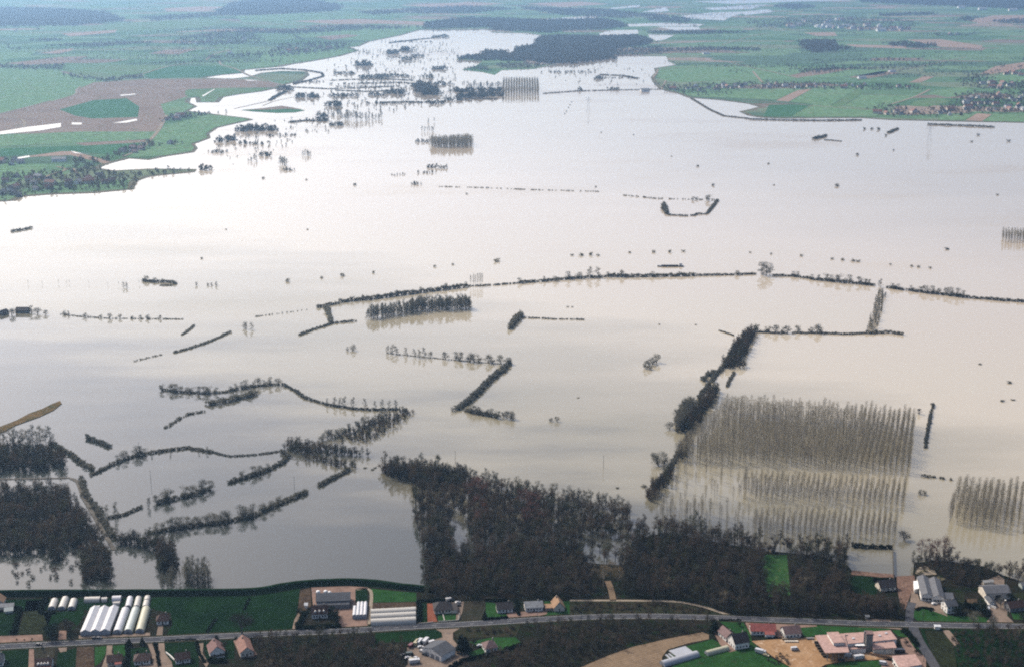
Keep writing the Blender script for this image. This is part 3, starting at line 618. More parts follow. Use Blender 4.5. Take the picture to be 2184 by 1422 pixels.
# --- the dyke
def dyke():
    top = [(-700, 1268), (0, 1259), (180, 1258), (400, 1257), (541, 1254), (601, 1244), (662, 1237), (742, 1234), (803, 1237), (860, 1245), (902, 1249), (925, 1253)]
    bot = [(-700, 1284), (0, 1273), (180, 1271), (400, 1270), (541, 1269), (601, 1260), (662, 1251), (742, 1248), (803, 1252), (860, 1258), (902, 1261), (925, 1262)]
    a = smooth_line([P(x, y, 4.4) for x, y in top]); b = smooth_line([P(x, y, NEAR_Z + 0.01) for x, y in bot]); v = []; f = []; rng = random.Random(4)
    for p, q in zip(a, b):
        d = (p - q); d.z = 0; d.normalize(); j = lambda s: Vector((0, 0, rng.uniform(-s, s)))
        v += [q - Vector((0, 0, 0.3)), q.lerp(p, 0.55) + j(.15), p - d * 1.6 + j(.1), p + d * 1.6 + j(.1), p + d * 6 + Vector((0, 0, -2.6)), p + d * 11.5 + Vector((0, 0, -5.4))]
    for i in range(len(a) - 1):
        for k in range(5): f.append((6 * i + k, 6 * (i + 1) + k, 6 * (i + 1) + k + 1, 6 * i + k + 1))
    me = mesh('dyke', v, f, M['dyke_grass'], True)
    if sum(p.normal.z for p in me.polygons) < 0: me.flip_normals()
    return tag(obj('dyke', me), kind='structure')
dyke()
# --- near fields, gardens and yards
z1, z2, z3, z4 = NEAR_Z + 0.03, NEAR_Z + 0.06, NEAR_Z + 0.09, NEAR_Z + 0.12
for nm, m, px in [
    ('field', 'grass', [(-120, 1284), (60, 1277), (100, 1276), (96, 1298), (70, 1302), (-120, 1310)]),
    ('field', 'stubble', [(38, 1352), (52, 1300), (56, 1280), (92, 1278), (87, 1305), (112, 1306), (96, 1352)]),
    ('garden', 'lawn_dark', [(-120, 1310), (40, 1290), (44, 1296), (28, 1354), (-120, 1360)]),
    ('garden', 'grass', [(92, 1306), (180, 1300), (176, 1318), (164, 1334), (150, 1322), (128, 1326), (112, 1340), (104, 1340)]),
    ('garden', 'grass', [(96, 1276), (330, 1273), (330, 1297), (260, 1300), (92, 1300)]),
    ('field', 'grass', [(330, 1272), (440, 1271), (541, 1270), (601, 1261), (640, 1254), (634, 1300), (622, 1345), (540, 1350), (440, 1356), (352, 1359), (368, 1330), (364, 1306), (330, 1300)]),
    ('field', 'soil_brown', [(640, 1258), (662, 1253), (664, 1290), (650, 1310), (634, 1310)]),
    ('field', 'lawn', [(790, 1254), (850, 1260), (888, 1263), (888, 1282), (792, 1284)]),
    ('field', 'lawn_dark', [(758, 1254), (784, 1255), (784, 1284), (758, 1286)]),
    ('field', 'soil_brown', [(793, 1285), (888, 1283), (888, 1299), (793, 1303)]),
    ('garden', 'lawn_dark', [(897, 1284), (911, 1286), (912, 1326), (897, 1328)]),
    ('garden', 'lawn', [(934, 1307), (972, 1304), (972, 1321), (934, 1323)]),
    ('field', 'soil_olive', [(988, 1281), (1035, 1280), (1034, 1322), (984, 1327)]),
    ('garden', 'lawn', [(1036, 1283), (1062, 1286), (1057, 1306), (1082, 1310), (1082, 1316), (1036, 1318)]),
    ('garden', 'lawn', [(1160, 1281), (1215, 1281), (1215, 1310), (1160, 1313), (1166, 1300)]),
    ('verge', 'verge', [(1215, 1281), (1320, 1281), (1430, 1282), (1510, 1300), (1545, 1311), (1400, 1308), (1215, 1312)]),
    ('verge', 'verge', [(965, 1340), (1060, 1333), (1110, 1332), (1100, 1356), (1040, 1358), (975, 1360)]),
    ('meadow', 'grass', [(800, 1348), (930, 1341), (946, 1350), (942, 1360), (900, 1366), (850, 1368), (800, 1372)]),
    ('garden', 'lawn', [(1000, 1368), (1052, 1358), (1100, 1358), (1112, 1370), (1080, 1380), (1062, 1388), (1010, 1400), (998, 1392), (1030, 1380)]),
    ('field', 'soil_tan', [(1200, 1436), (1238, 1422), (1300, 1396), (1351, 1378), (1420, 1362), (1498, 1347), (1512, 1352), (1512, 1362), (1470, 1370), (1424, 1384), (1412, 1400), (1412, 1440), (1200, 1500)]),
    ('garden', 'lawn', [(1436, 1412), (1420, 1400), (1466, 1376), (1520, 1362), (1540, 1374), (1500, 1396), (1545, 1388), (1560, 1384), (1602, 1366), (1640, 1400), (1690, 1424), (1690, 1470), (1420, 1470)]),
    ('garden', 'lawn', [(1534, 1324), (1584, 1324), (1600, 1350), (1604, 1366), (1596, 1372), (1570, 1350)]),
    ('yard', 'gravel_pink', [(1522, 1348), (1534, 1344), (1562, 1376), (1572, 1386), (1556, 1390), (1536, 1374)]),
    ('yard', 'gravel_pink', [(1588, 1324), (1640, 1326), (1742, 1332), (1742, 1335), (1700, 1338), (1712, 1356), (1660, 1358), (1640, 1350), (1600, 1350)]),
    ('meadow', 'lawn', [(1706, 1336), (1745, 1333), (1900, 1340), (1898, 1343), (1800, 1350), (1760, 1353), (1715, 1358)]),
    ('yard', 'sand', [(1603, 1366), (1670, 1361), (1740, 1358), (1770, 1390), (1900, 1388), (1925, 1396), (1915, 1412), (1880, 1405), (1800, 1409), (1760, 1416), (1720, 1440), (1690, 1424), (1650, 1400)]),
    ('garden', 'lawn', [(1764, 1418), (1800, 1411), (1880, 1407), (1888, 1416), (1880, 1470), (1760, 1470)]),
    ('yard', 'gravel_pink', [(1880, 1406), (1916, 1398), (1926, 1386), (1920, 1362), (1935, 1358), (1950, 1380), (1960, 1392), (1975, 1400), (1975, 1440), (1880, 1440)]),
    ('garden', 'lawn', [(1902, 1343), (1938, 1342), (1958, 1368), (1964, 1384), (1950, 1380), (1936, 1358), (1916, 1356)]),
    ('garden', 'lawn', [(1918, 1380), (1932, 1372), (1940, 1384), (1922, 1386)]),
    ('field', 'stubble', [(1974, 1345), (2012, 1346), (2030, 1370), (2048, 1440), (1996, 1440), (1984, 1380)]),
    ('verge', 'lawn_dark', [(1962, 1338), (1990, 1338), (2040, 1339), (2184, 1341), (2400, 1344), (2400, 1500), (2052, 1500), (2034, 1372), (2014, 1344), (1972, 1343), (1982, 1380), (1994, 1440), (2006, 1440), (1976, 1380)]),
    ('garden', 'lawn', [(1951, 1300), (1962, 1295), (2010, 1297), (2024, 1312), (2110, 1316), (2110, 1328), (2000, 1328), (1958, 1325), (1946, 1312)]),
    ('yard', 'gravel', [(1940, 1290), (1944, 1262), (1956, 1262), (1962, 1280), (2036, 1284), (2044, 1296), (2010, 1300), (2022, 1314), (1990, 1302), (1962, 1293), (1950, 1300), (1944, 1312), (1940, 1326), (1932, 1326), (1936, 1306)]),
    ('garden', 'stubble', [(2036, 1262), (2056, 1262), (2058, 1292), (2040, 1292)]),
    ('garden', 'soil_brown', [(2062, 1276), (2084, 1276), (2085, 1289), (2063, 1289)]),
    ('yard', 'gravel', [(2108, 1292), (2106, 1272), (2146, 1274), (2150, 1290), (2148, 1312), (2166, 1330), (2100, 1330), (2116, 1310)]),
    ('garden', 'lawn', [(2124, 1298), (2146, 1302), (2151, 1316), (2140, 1323), (2124, 1318)]),
    ('garden', 'lawn', [(2156, 1306), (2240, 1300), (2240, 1322), (2162, 1320)]),
    ('field', 'stubble', [(2156, 1264), (2182, 1262), (2200, 1290), (2158, 1288)]),
    ('yard', 'gravel', [(2092, 1242), (2130, 1226), (2142, 1234), (2142, 1248), (2092, 1250)]),
    ('meadow', 'lawn_bright', [(1622, 1188), (1634, 1182), (1678, 1183), (1684, 1240), (1686, 1268), (1640, 1272), (1630, 1240)]),
    ('meadow', 'lawn_dark', [(1806, 1232), (1836, 1226), (1880, 1231), (1900, 1236), (1880, 1262), (1850, 1270), (1820, 1262)]),
    ('mudflat', 'mud', [(1818, 1215), (1860, 1220), (1908, 1224), (1910, 1231), (1860, 1230), (1815, 1224)]),
    ('mudflat', 'mud', [(1912, 1228), (1950, 1226), (1956, 1262), (1944, 1262), (1930, 1300), (1920, 1290), (1914, 1256)]),
    ('yard', 'gravel_pink', [(-60, 1358), (90, 1352), (92, 1368), (-60, 1376)]),
    ('drive', 'gravel_pink', [(126, 1344), (142, 1344), (141, 1364), (124, 1366)]),
    ('yard', 'gravel', [(168, 1354), (232, 1354), (320, 1348), (320, 1358), (168, 1366)]),
    ('yard', 'gravel_pink', [(664, 1252), (744, 1249), (784, 1252), (784, 1256), (758, 1256), (758, 1284), (784, 1286), (784, 1336), (726, 1341), (720, 1310), (700, 1296), (668, 1296)]),
    ('drive', 'gravel', [(622, 1346), (632, 1345), (640, 1316), (646, 1304), (638, 1304), (628, 1320)]),
    ('drive', 'brick_paving', [(911, 1286), (923, 1286), (928, 1310), (934, 1328), (912, 1328)]),
    ('yard', 'gravel', [(963, 1284), (990, 1282), (986, 1304), (978, 1326), (932, 1330), (934, 1324), (972, 1322), (974, 1304)]),
    ('yard', 'gravel_pink', [(1080, 1308), (1100, 1304), (1168, 1301), (1166, 1309), (1140, 1314), (1096, 1317), (1084, 1316)]),
    ('yard', 'gravel', [(926, 1339), (990, 1333), (966, 1348), (966, 1362), (984, 1384), (1000, 1398), (960, 1424), (940, 1470), (820, 1470), (870, 1416), (868, 1380), (912, 1368), (944, 1358), (942, 1348)]),
    ('drive', 'gravel_pink', [(62, 1382), (72, 1382), (74, 1440), (60, 1440)]), ('drive', 'gravel', [(122, 1374), (143, 1373), (142, 1388), (128, 1390)]),
    ('field', 'soil_brown', [(164, 1379), (200, 1378), (202, 1470), (158, 1470)]),
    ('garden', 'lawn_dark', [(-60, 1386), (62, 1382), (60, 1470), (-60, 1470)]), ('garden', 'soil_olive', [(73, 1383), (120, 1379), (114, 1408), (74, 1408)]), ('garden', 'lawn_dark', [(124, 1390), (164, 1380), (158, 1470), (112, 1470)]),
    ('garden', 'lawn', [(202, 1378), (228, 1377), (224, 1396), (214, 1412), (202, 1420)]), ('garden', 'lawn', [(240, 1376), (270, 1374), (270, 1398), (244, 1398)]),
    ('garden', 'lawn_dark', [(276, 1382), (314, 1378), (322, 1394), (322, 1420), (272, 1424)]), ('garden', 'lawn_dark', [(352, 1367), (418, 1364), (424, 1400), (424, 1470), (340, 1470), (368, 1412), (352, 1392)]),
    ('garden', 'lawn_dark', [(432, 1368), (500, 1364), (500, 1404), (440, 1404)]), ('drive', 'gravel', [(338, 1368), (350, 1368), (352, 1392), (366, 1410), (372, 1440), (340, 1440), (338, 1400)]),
    ('drive', 'gravel', [(420, 1372), (434, 1370), (432, 1392), (446, 1412), (440, 1422), (424, 1400)]), ('drive', 'gravel', [(228, 1374), (240, 1374), (238, 1392), (250, 1400), (238, 1430), (214, 1430), (226, 1396)]),
    ('drive', 'gravel', [(314, 1370), (324, 1370), (336, 1404), (336, 1440), (280, 1440), (300, 1416), (326, 1414), (324, 1396)]), ('drive', 'gravel_pink', [(506, 1358), (520, 1357), (524, 1366), (532, 1366), (548, 1394), (540, 1400), (512, 1400), (498, 1366)]),
    ('drive', 'gravel', [(332, 1360), (346, 1358), (348, 1332), (338, 1332)]),
]:
    sheet(nm, px, M[m], {'field': z1, 'garden': z1, 'verge': z1, 'meadow': z1, 'mudflat': z1, 'yard': z2, 'drive': z2}[nm])
# --- the roads
main_px = [(-700, 1408), (-300, 1392), (0, 1378), (100, 1373), (201, 1368), (320, 1363), (440, 1357), (541, 1352.5), (622, 1348.5), (722, 1345), (800, 1340.5), (887, 1335), (981, 1330.5), (1062, 1325.5), (1142, 1320.5), (1240, 1315.5), (1301, 1313.5), (1401, 1313), (1522, 1316), (1641, 1320.5), (1762, 1325), (1842, 1328), (1943, 1330.5), (2056, 1333), (2184, 1334.5), (2600, 1340), (3000, 1346)]
strip('road', main_px, 7.6, M['asphalt'], z3)
strip('verge', main_px, 2.2, M['verge'], z3 - 0.012, off=4.7); strip('verge', main_px, 2.2, M['verge'], z3 - 0.012, off=-4.7)
for s in (-1, 1): strip('road_marking', main_px, 0.22, M['paint'], z3 + 0.02, off=3.3 * s)
def dashes():
    mb = MB(); L = smooth_line([P(x, y, z3 + 0.02) for x, y in main_px])
    for p, a in along(L, 13.0):
        if abs(p.x) > 520: continue
        d = Vector((math.cos(a), math.sin(a), 0)); s = Vector((-d.y, d.x, 0)) * 0.1
        mb.add([p - s, p + d * 3 - s, p + d * 3 + s, p + s], [(0, 1, 2, 3)])
    tag(mb.build('road_marking', M['paint']), kind='structure')
dashes()
strip('road', [(1947, 1334), (1952, 1348), (1962, 1368), (1976, 1390), (1996, 1424), (2016, 1470), (2050, 1540)], 6.5, M['asphalt'], z3 - 0.006)
strip('road', [(1939, 1328), (1940, 1312), (1942, 1296), (1946, 1284)], 5.5, M['asphalt'], z3 - 0.006)
strip('footpath', [(1215, 1279.5), (1300, 1279.5), (1400, 1280.5), (1450, 1283), (1500, 1293), (1540, 1306), (1560, 1312)], 2.6, M['track'], z2)
strip('footpath', [(1296, 1238), (1303, 1256), (1308, 1280)], 4.5, M['soil_tan'], z2)
strip('footpath', [(760, 1256), (790, 1258), (790, 1300), (786, 1330)], 2.4, M['track'], z2)
strip('layby', [(1848, 1321), (1880, 1322), (1900, 1323)], 3.4, M['gravel'], z3 + 0.004)
strip('footpath', [(1830, 1335), (1880, 1336.5), (1930, 1341)], 2.2, M['gravel'], z2)

strip('footpath', [(150, 1019), (166, 1028), (178, 1060), (198, 1094), (216, 1126), (234, 1156), (242, 1172)], 3.4, M['grey_track'], 0.35)
strip('footpath', [(-60, 1022), (60, 1020), (150, 1018)], 2.4, M['grey_track'], 0.35)

iL, iR = far_px.index((1047, 62)), far_px.index((1443, 139))
strip('shore', far_px[0:iL], 15.0, M['wet_edge'], FAR_Z + 0.02, n=1); strip('shore', far_px[iR:], 15.0, M['wet_edge'], FAR_Z + 0.02, n=1)

sheet('rubble_patch', [(2010, 1343), (2024, 1343), (2034, 1354), (2046, 1372), (2036, 1376), (2022, 1360)], M['gravel'], z2 + 0.01)
sheet('rubble_patch', [(1956, 1210), (1972, 1206), (1992, 1214), (1998, 1224), (1966, 1226), (1952, 1222)], M['track'], z2)
# ================================================================== WOODS, PLANTATIONS, HEDGES AND TREES IN THE FLOOD
wr = random.Random(9)
def pts_of(polys, z, step, keep=1.0): return [p for px in polys for p in scatter(px, z, step, wr, keep)]
# big wood between the flood and the road
wood('flooded_woodland', 'big bare brown wood between the road and the flood', pts_of([
    [(880, 1030), (990, 1028), (1100, 1050), (1250, 1085), (1345, 1100), (1345, 1140), (1250, 1140), (1230, 1165), (1120, 1150), (1010, 1170), (985, 1100), (960, 1085), (965, 1160), (985, 1200), (960, 1210), (905, 1180), (885, 1120)],
    [(905, 1185), (1010, 1180), (1120, 1160), (1225, 1170), (1262, 1200), (1275, 1280), (1205, 1280), (1130, 1276), (960, 1278), (905, 1277), (900, 1245)],
    [(1335, 1140), (1420, 1122), (1480, 1130), (1500, 1142), (1620, 1160), (1740, 1172), (1808, 1170), (1812, 1205), (1800, 1215), (1690, 1200), (1680, 1180), (1625, 1183), (1628, 1240), (1640, 1276), (1690, 1272), (1688, 1215), (1800, 1222), (1808, 1284), (1870, 1292), (1905, 1304), (1935, 1318), (1700, 1314), (1560, 1308), (1500, 1292), (1430, 1278), (1330, 1278), (1322, 1210)],
    ], 0.6, 5.0, 0.86)
    + pts_of([[(960, 1085), (990, 1100), (1010, 1170), (985, 1205), (965, 1165)], [(1255, 1135), (1340, 1135), (1325, 1205), (1262, 1200), (1232, 1165)], [(985, 1036), (1080, 1050), (1060, 1062), (990, 1048)]], 0.4, 8.5, 0.45), 'dark', (0.62, 1.08), 1.0)
wood('flooded_woodland', 'dark bare wood filling the left edge beside the flooded channel', pts_of([
    [(-260, 960), (0, 965), (110, 965), (140, 985), (142, 1008), (0, 1012), (-260, 1020)],
    [(-260, 1060), (0, 1056), (138, 1052), (160, 1080), (190, 1120), (222, 1170), (170, 1172), (100, 1185), (0, 1190), (-260, 1200)],
    [(174, 1180), (238, 1180), (240, 1245), (176, 1248)], [(100, 1182), (130, 1182), (130, 1200), (104, 1202)]], -2.5, 4.4, 0.92), 'dark', (0.7, 1.1), seed=1)
wood('roadside_woodland', 'low dark bare wood south of the road behind the garage yard', pts_of([
    [(536, 1366), (640, 1358), (790, 1352), (800, 1375), (860, 1378), (866, 1400), (840, 1440), (770, 1500), (540, 1500), (552, 1400)]], 1.0, 4.8, 0.9), 'dark', (0.38, 0.62), 1.25, seed=2)
wood('roadside_woodland', 'low dark bare wood between the road and the tan seedbed', pts_of([
    [(1118, 1334), (1240, 1328), (1400, 1325), (1515, 1328), (1515, 1342), (1420, 1352), (1340, 1376), (1240, 1412), (1160, 1470), (960, 1500), (975, 1430), (1075, 1396), (1120, 1384), (1150, 1360)]], 1.0, 4.8, 0.9), 'dark', (0.35, 0.6), 1.25, seed=3)
wood('roadside_woodland', 'dark bare thicket in the corner by the stubble field', pts_of([
    [(2066, 1346), (2184, 1344), (2320, 1346), (2320, 1480), (2110, 1480), (2090, 1400)]], 1.0, 5.0, 0.85), 'dark', (0.35, 0.62), 1.2, seed=4)
wood('roadside_scrub', 'strip of low brown scrub along the road verge', pts_of([
    [(1218, 1284), (1420, 1286), (1500, 1300), (1530, 1309), (1400, 1305), (1218, 1308)], [(985, 1342), (1100, 1336), (1096, 1352), (1030, 1352)], [(2024, 1345), (2066, 1346), (2090, 1400), (2100, 1440), (2056, 1440)], [(1640, 1400), (1680, 1396), (1690, 1416), (1660, 1420), (1630, 1410)]], 1.0, 3.2, 0.7), 'scrub', (0.4, 0.8), seed=5)
wood('garden_thicket', 'dark tangled thicket round the twin-roofed works by the water', pts_of([
    [(1945, 1188), (2000, 1190), (2100, 1206), (2138, 1226), (2090, 1236), (2088, 1262), (2040, 1252), (2012, 1236), (1985, 1226), (1950, 1222)], [(2140, 1212), (2200, 1220), (2260, 1240), (2200, 1246), (2150, 1240)]], 0.9, 4.2, 0.85), 'dark', (0.45, 0.75), 1.1, seed=6)
wood('garden_thicket', 'dark thicket of bare trees at the side road corner', pts_of([[(1850, 1282), (1896, 1280), (1930, 1302), (1930, 1318), (1840, 1316)]], 1.0, 4.0, 0.9), 'dark', (0.4, 0.62), seed=7)
# strips of wood standing in the water
for i, (lab, key, polys, st, h) in enumerate([
    ('pointed dark wood strip running down to the flooded drain junction', 'dark', [[(690, 938), (760, 915), (830, 888), (852, 878), (882, 880), (842, 912), (782, 944), (735, 940)]], 4.6, (0.36, 0.55)),
    ('dark wood wedge at the flooded drain crossing', 'dark', [[(604, 958), (614, 946), (640, 948), (720, 960), (792, 972), (740, 972), (640, 968)]], 4.2, (0.5, 0.78)),
    ('thin dark wood wedge just south of the drain crossing', 'dark', [[(642, 977), (690, 978), (752, 990), (766, 994), (748, 1003), (700, 993)]], 4.2, (0.34, 0.52)),
    ('dark wood head jutting into the flood above the big wood', 'dark', [[(808, 1012), (820, 1000), (900, 1002), (990, 1018), (1000, 1030), (940, 1036), (880, 1030)]], 4.4, (0.75, 1.1)),
    ('square dark copse standing in the water beside the dyke', 'dark', [[(340, 1180), (376, 1182), (377, 1220), (340, 1222)]], 3.8, (0.7, 0.95)),
    ('rounded bare copse in the water next to the square copse', 'grey', [[(388, 1222), (448, 1224), (450, 1246), (392, 1248)]], 4.4, (0.7, 1.1)),
    ('sparse grey saplings in the water at the foot of the square copse', 'grey', [[(338, 1226), (384, 1226), (384, 1250), (338, 1250)]], 5.0, (0.4, 0.6)),
    ('dark belt of trees bending round the flooded meadow corner', 'dark', [[(240, 1150), (300, 1152), (345, 1160), (376, 1172), (372, 1182), (300, 1168), (250, 1162)]], 4.0, (0.6, 0.9)),
    ('long grey wood strip north of the flooded meadows', 'grey', [[(760, 684), (870, 672), (905, 664), (1002, 661), (1003, 654), (905, 655), (830, 668)]], 4.6, (0.75, 1.15)),
    ('dark drain-side wood strip running down from the long hedge', 'dark', [[(1538, 785), (1560, 752), (1582, 722), (1600, 706), (1612, 710), (1598, 742), (1580, 772), (1562, 785)]], 4.2, (0.6, 0.9)),
    ('dark drain-side wood strip along the poplar plantation edge', 'dark', [[(1440, 922), (1470, 890), (1505, 848), (1530, 830), (1534, 838), (1500, 890), (1476, 922)]], 4.2, (0.6, 0.95)),
    ('short dark drain-side wood strip nearest the big wood', 'dark', [[(1372, 1068), (1400, 1035), (1425, 1010), (1440, 1012), (1420, 1040), (1392, 1070)]], 4.0, (0.55, 0.85)),
    ('dark drain-side clump above the second poplar block', 'dark', [[(1438, 980), (1452, 955), (1468, 940), (1476, 945), (1466, 965), (1452, 985)]], 4.0, (0.5, 0.7)),
    ('brown flooded osier strip joining the two long hedges', 'grey', [[(1846, 708), (1870, 709), (1890, 625), (1874, 622)]], 4.6, (0.32, 0.5)),
    ('pale osier clump in the water left of the drain', 'grey', [[(1436, 915), (1450, 885), (1475, 868), (1488, 872), (1470, 905), (1450, 925)]], 4.6, (0.7, 1.0)),
    ]):
    wood('flooded_woodland', lab, [(a, b, -3.2 * h[1]) for a, b, c in pts_of(polys, 0.0, st * 0.9, 0.95)], key, (h[0] * 1.15, h[1] * 1.15), seed=20 + i)
wood('flooded_reeds', 'faint twiggy scrub standing in the water below the left wood', pts_of([[(0, 1195), (30, 1200), (90, 1196), (96, 1240), (50, 1252), (20, 1240)], [(104, 1205), (128, 1204), (134, 1246), (100, 1250)], [(140, 1170), (172, 1172), (172, 1250), (140, 1240)]], 0.0, 8.5, 0.55), 'scrub', (0.4, 1.1), seed=41)
# --- poplar plantations
def grid(quad, rows, cols, rng, keep=0.88):
    a, b, c, d = [P(x, y, 0) for x, y in quad]; out = []
    nr = max(2, int(((a - d).length + (b - c).length) / 2 / rows)); nc = max(2, int(((a - b).length + (d - c).length) / 2 / cols))
    for i in range(nr + 1):
        for j in range(nc + 1):
            u, v = j / nc, i / nr; p = (a * (1 - u) + b * u) * (1 - v) + (d * (1 - u) + c * u) * v
            if rng.random() < keep: out.append((p.x + rng.gauss(0, .38), p.y + rng.gauss(0, .5), -rng.uniform(0, 1.5), u, v))
    return out
g1 = [(p[:3], 1.0) for p in grid([(1552, 874), (1948, 905), (1935, 1007), (1442, 983)], 5.6, 4.7, wr)]
g2 = [(p[:3], 0.78) for p in grid([(1592, 1032), (1930, 1046), (1922, 1084), (1576, 1064)], 4.6, 4.4, wr)]
g3 = [(p[:3], 0.66) for p in grid([(1614, 1112), (1912, 1118), (1904, 1150), (1606, 1140)], 4.4, 4.4, wr)]
g4 = [(p[:3], 0.7) for p in grid([(1402, 1080), (1515, 1092), (1512, 1112), (1396, 1104)], 5.6, 6.2, wr, 0.75)]
g6 = [((a, b, -1.0), 0.6) for a, b, c in pts_of([[(1440, 990), (1590, 1010), (1590, 1062), (1520, 1075), (1400, 1075)]], 0, 9.0, 0.4)] + [((a, b, -1.0), 0.5) for a, b, c in pts_of([[(1395, 1080), (1600, 1100), (1600, 1130), (1395, 1112)]], 0, 7.0, 0.4)]
g5 = [(p[:3], 1.0) for p in grid([(2046, 1058), (2330, 1066), (2330, 1156), (2026, 1114)], 6.4, 5.0, wr)]
allp = g1 + g2 + g3 + g4 + g5 + g6
seen = lambda p: -0.37 < p[0] / p[1] < 0.37
cand = sorted((q for q in allp if seen(q[0])), key=lambda q: (q[0][1] - (40 if q in () else 0)) / q[1])[:300]
cset = set(id(q) for q in cand)
def block_of(q):
    for g, lab in ((g1, 'tall bare poplar in the large flooded plantation right of the drain'), (g2, 'mid-height bare poplar in the second flooded plantation block'), (g3, 'young bare poplar in the front flooded plantation block'), (g4, 'straggling bare poplar in the thin block beside the drain'), (g5, 'tall bare poplar in the plantation at the right edge'), (g6, 'scattered thin poplar in open water left of the plantation blocks')):
        if any(x is q for x in g): return lab
for q in cand:
    tree('poplar', q[0], 20.5 * q[1] * wr.uniform(0.78, 1.1), block_of(q), 'poplars: ' + block_of(q))
rest = [q for q in allp if id(q) not in cset]
me_sz = {}
wood('poplar_woodland', 'ranks of tan bare poplars in the flooded plantations', [q[0] for q in rest if q[1] > 0.9], 'poplar', (0.7, 1.03), cat='plantation', seed=60)
small = [q[0] for q in rest if q[1] <= 0.9]
if small: wood('poplar_woodland', 'ranks of younger poplars in the lower plantation blocks', small, 'poplar', (0.56, 0.82), cat='plantation', seed=61)
wood('poplar_woodland', 'small grey poplar block far out at the right edge', [p[:3] for p in grid([(2138, 503), (2300, 503), (2300, 519), (2140, 516)], 8, 4.5, wr)], 'poplar', (0.6, 0.75), 1.3, cat='plantation', seed=62)
wood('poplar_woodland', 'gridded poplar block beside the far flooded wood', [p[:3] for p in grid([(1075, 178), (1146, 178), (1148, 203), (1073, 205)], 14, 8, wr)], 'poplar', (0.95, 1.15), 1.5, cat='plantation', seed=63)
wood('poplar_woodland', 'lone rounded poplar grove in the middle of the lake', [(a, b, -3.0) for a, b, c in pts_of([[(914, 307), (960, 304), (1006, 303), (1010, 313), (960, 316), (920, 315)]], 0.0, 6.0, 0.85)], 'poplar', (0.85, 1.2), 1.5, cat='plantation', seed=64)

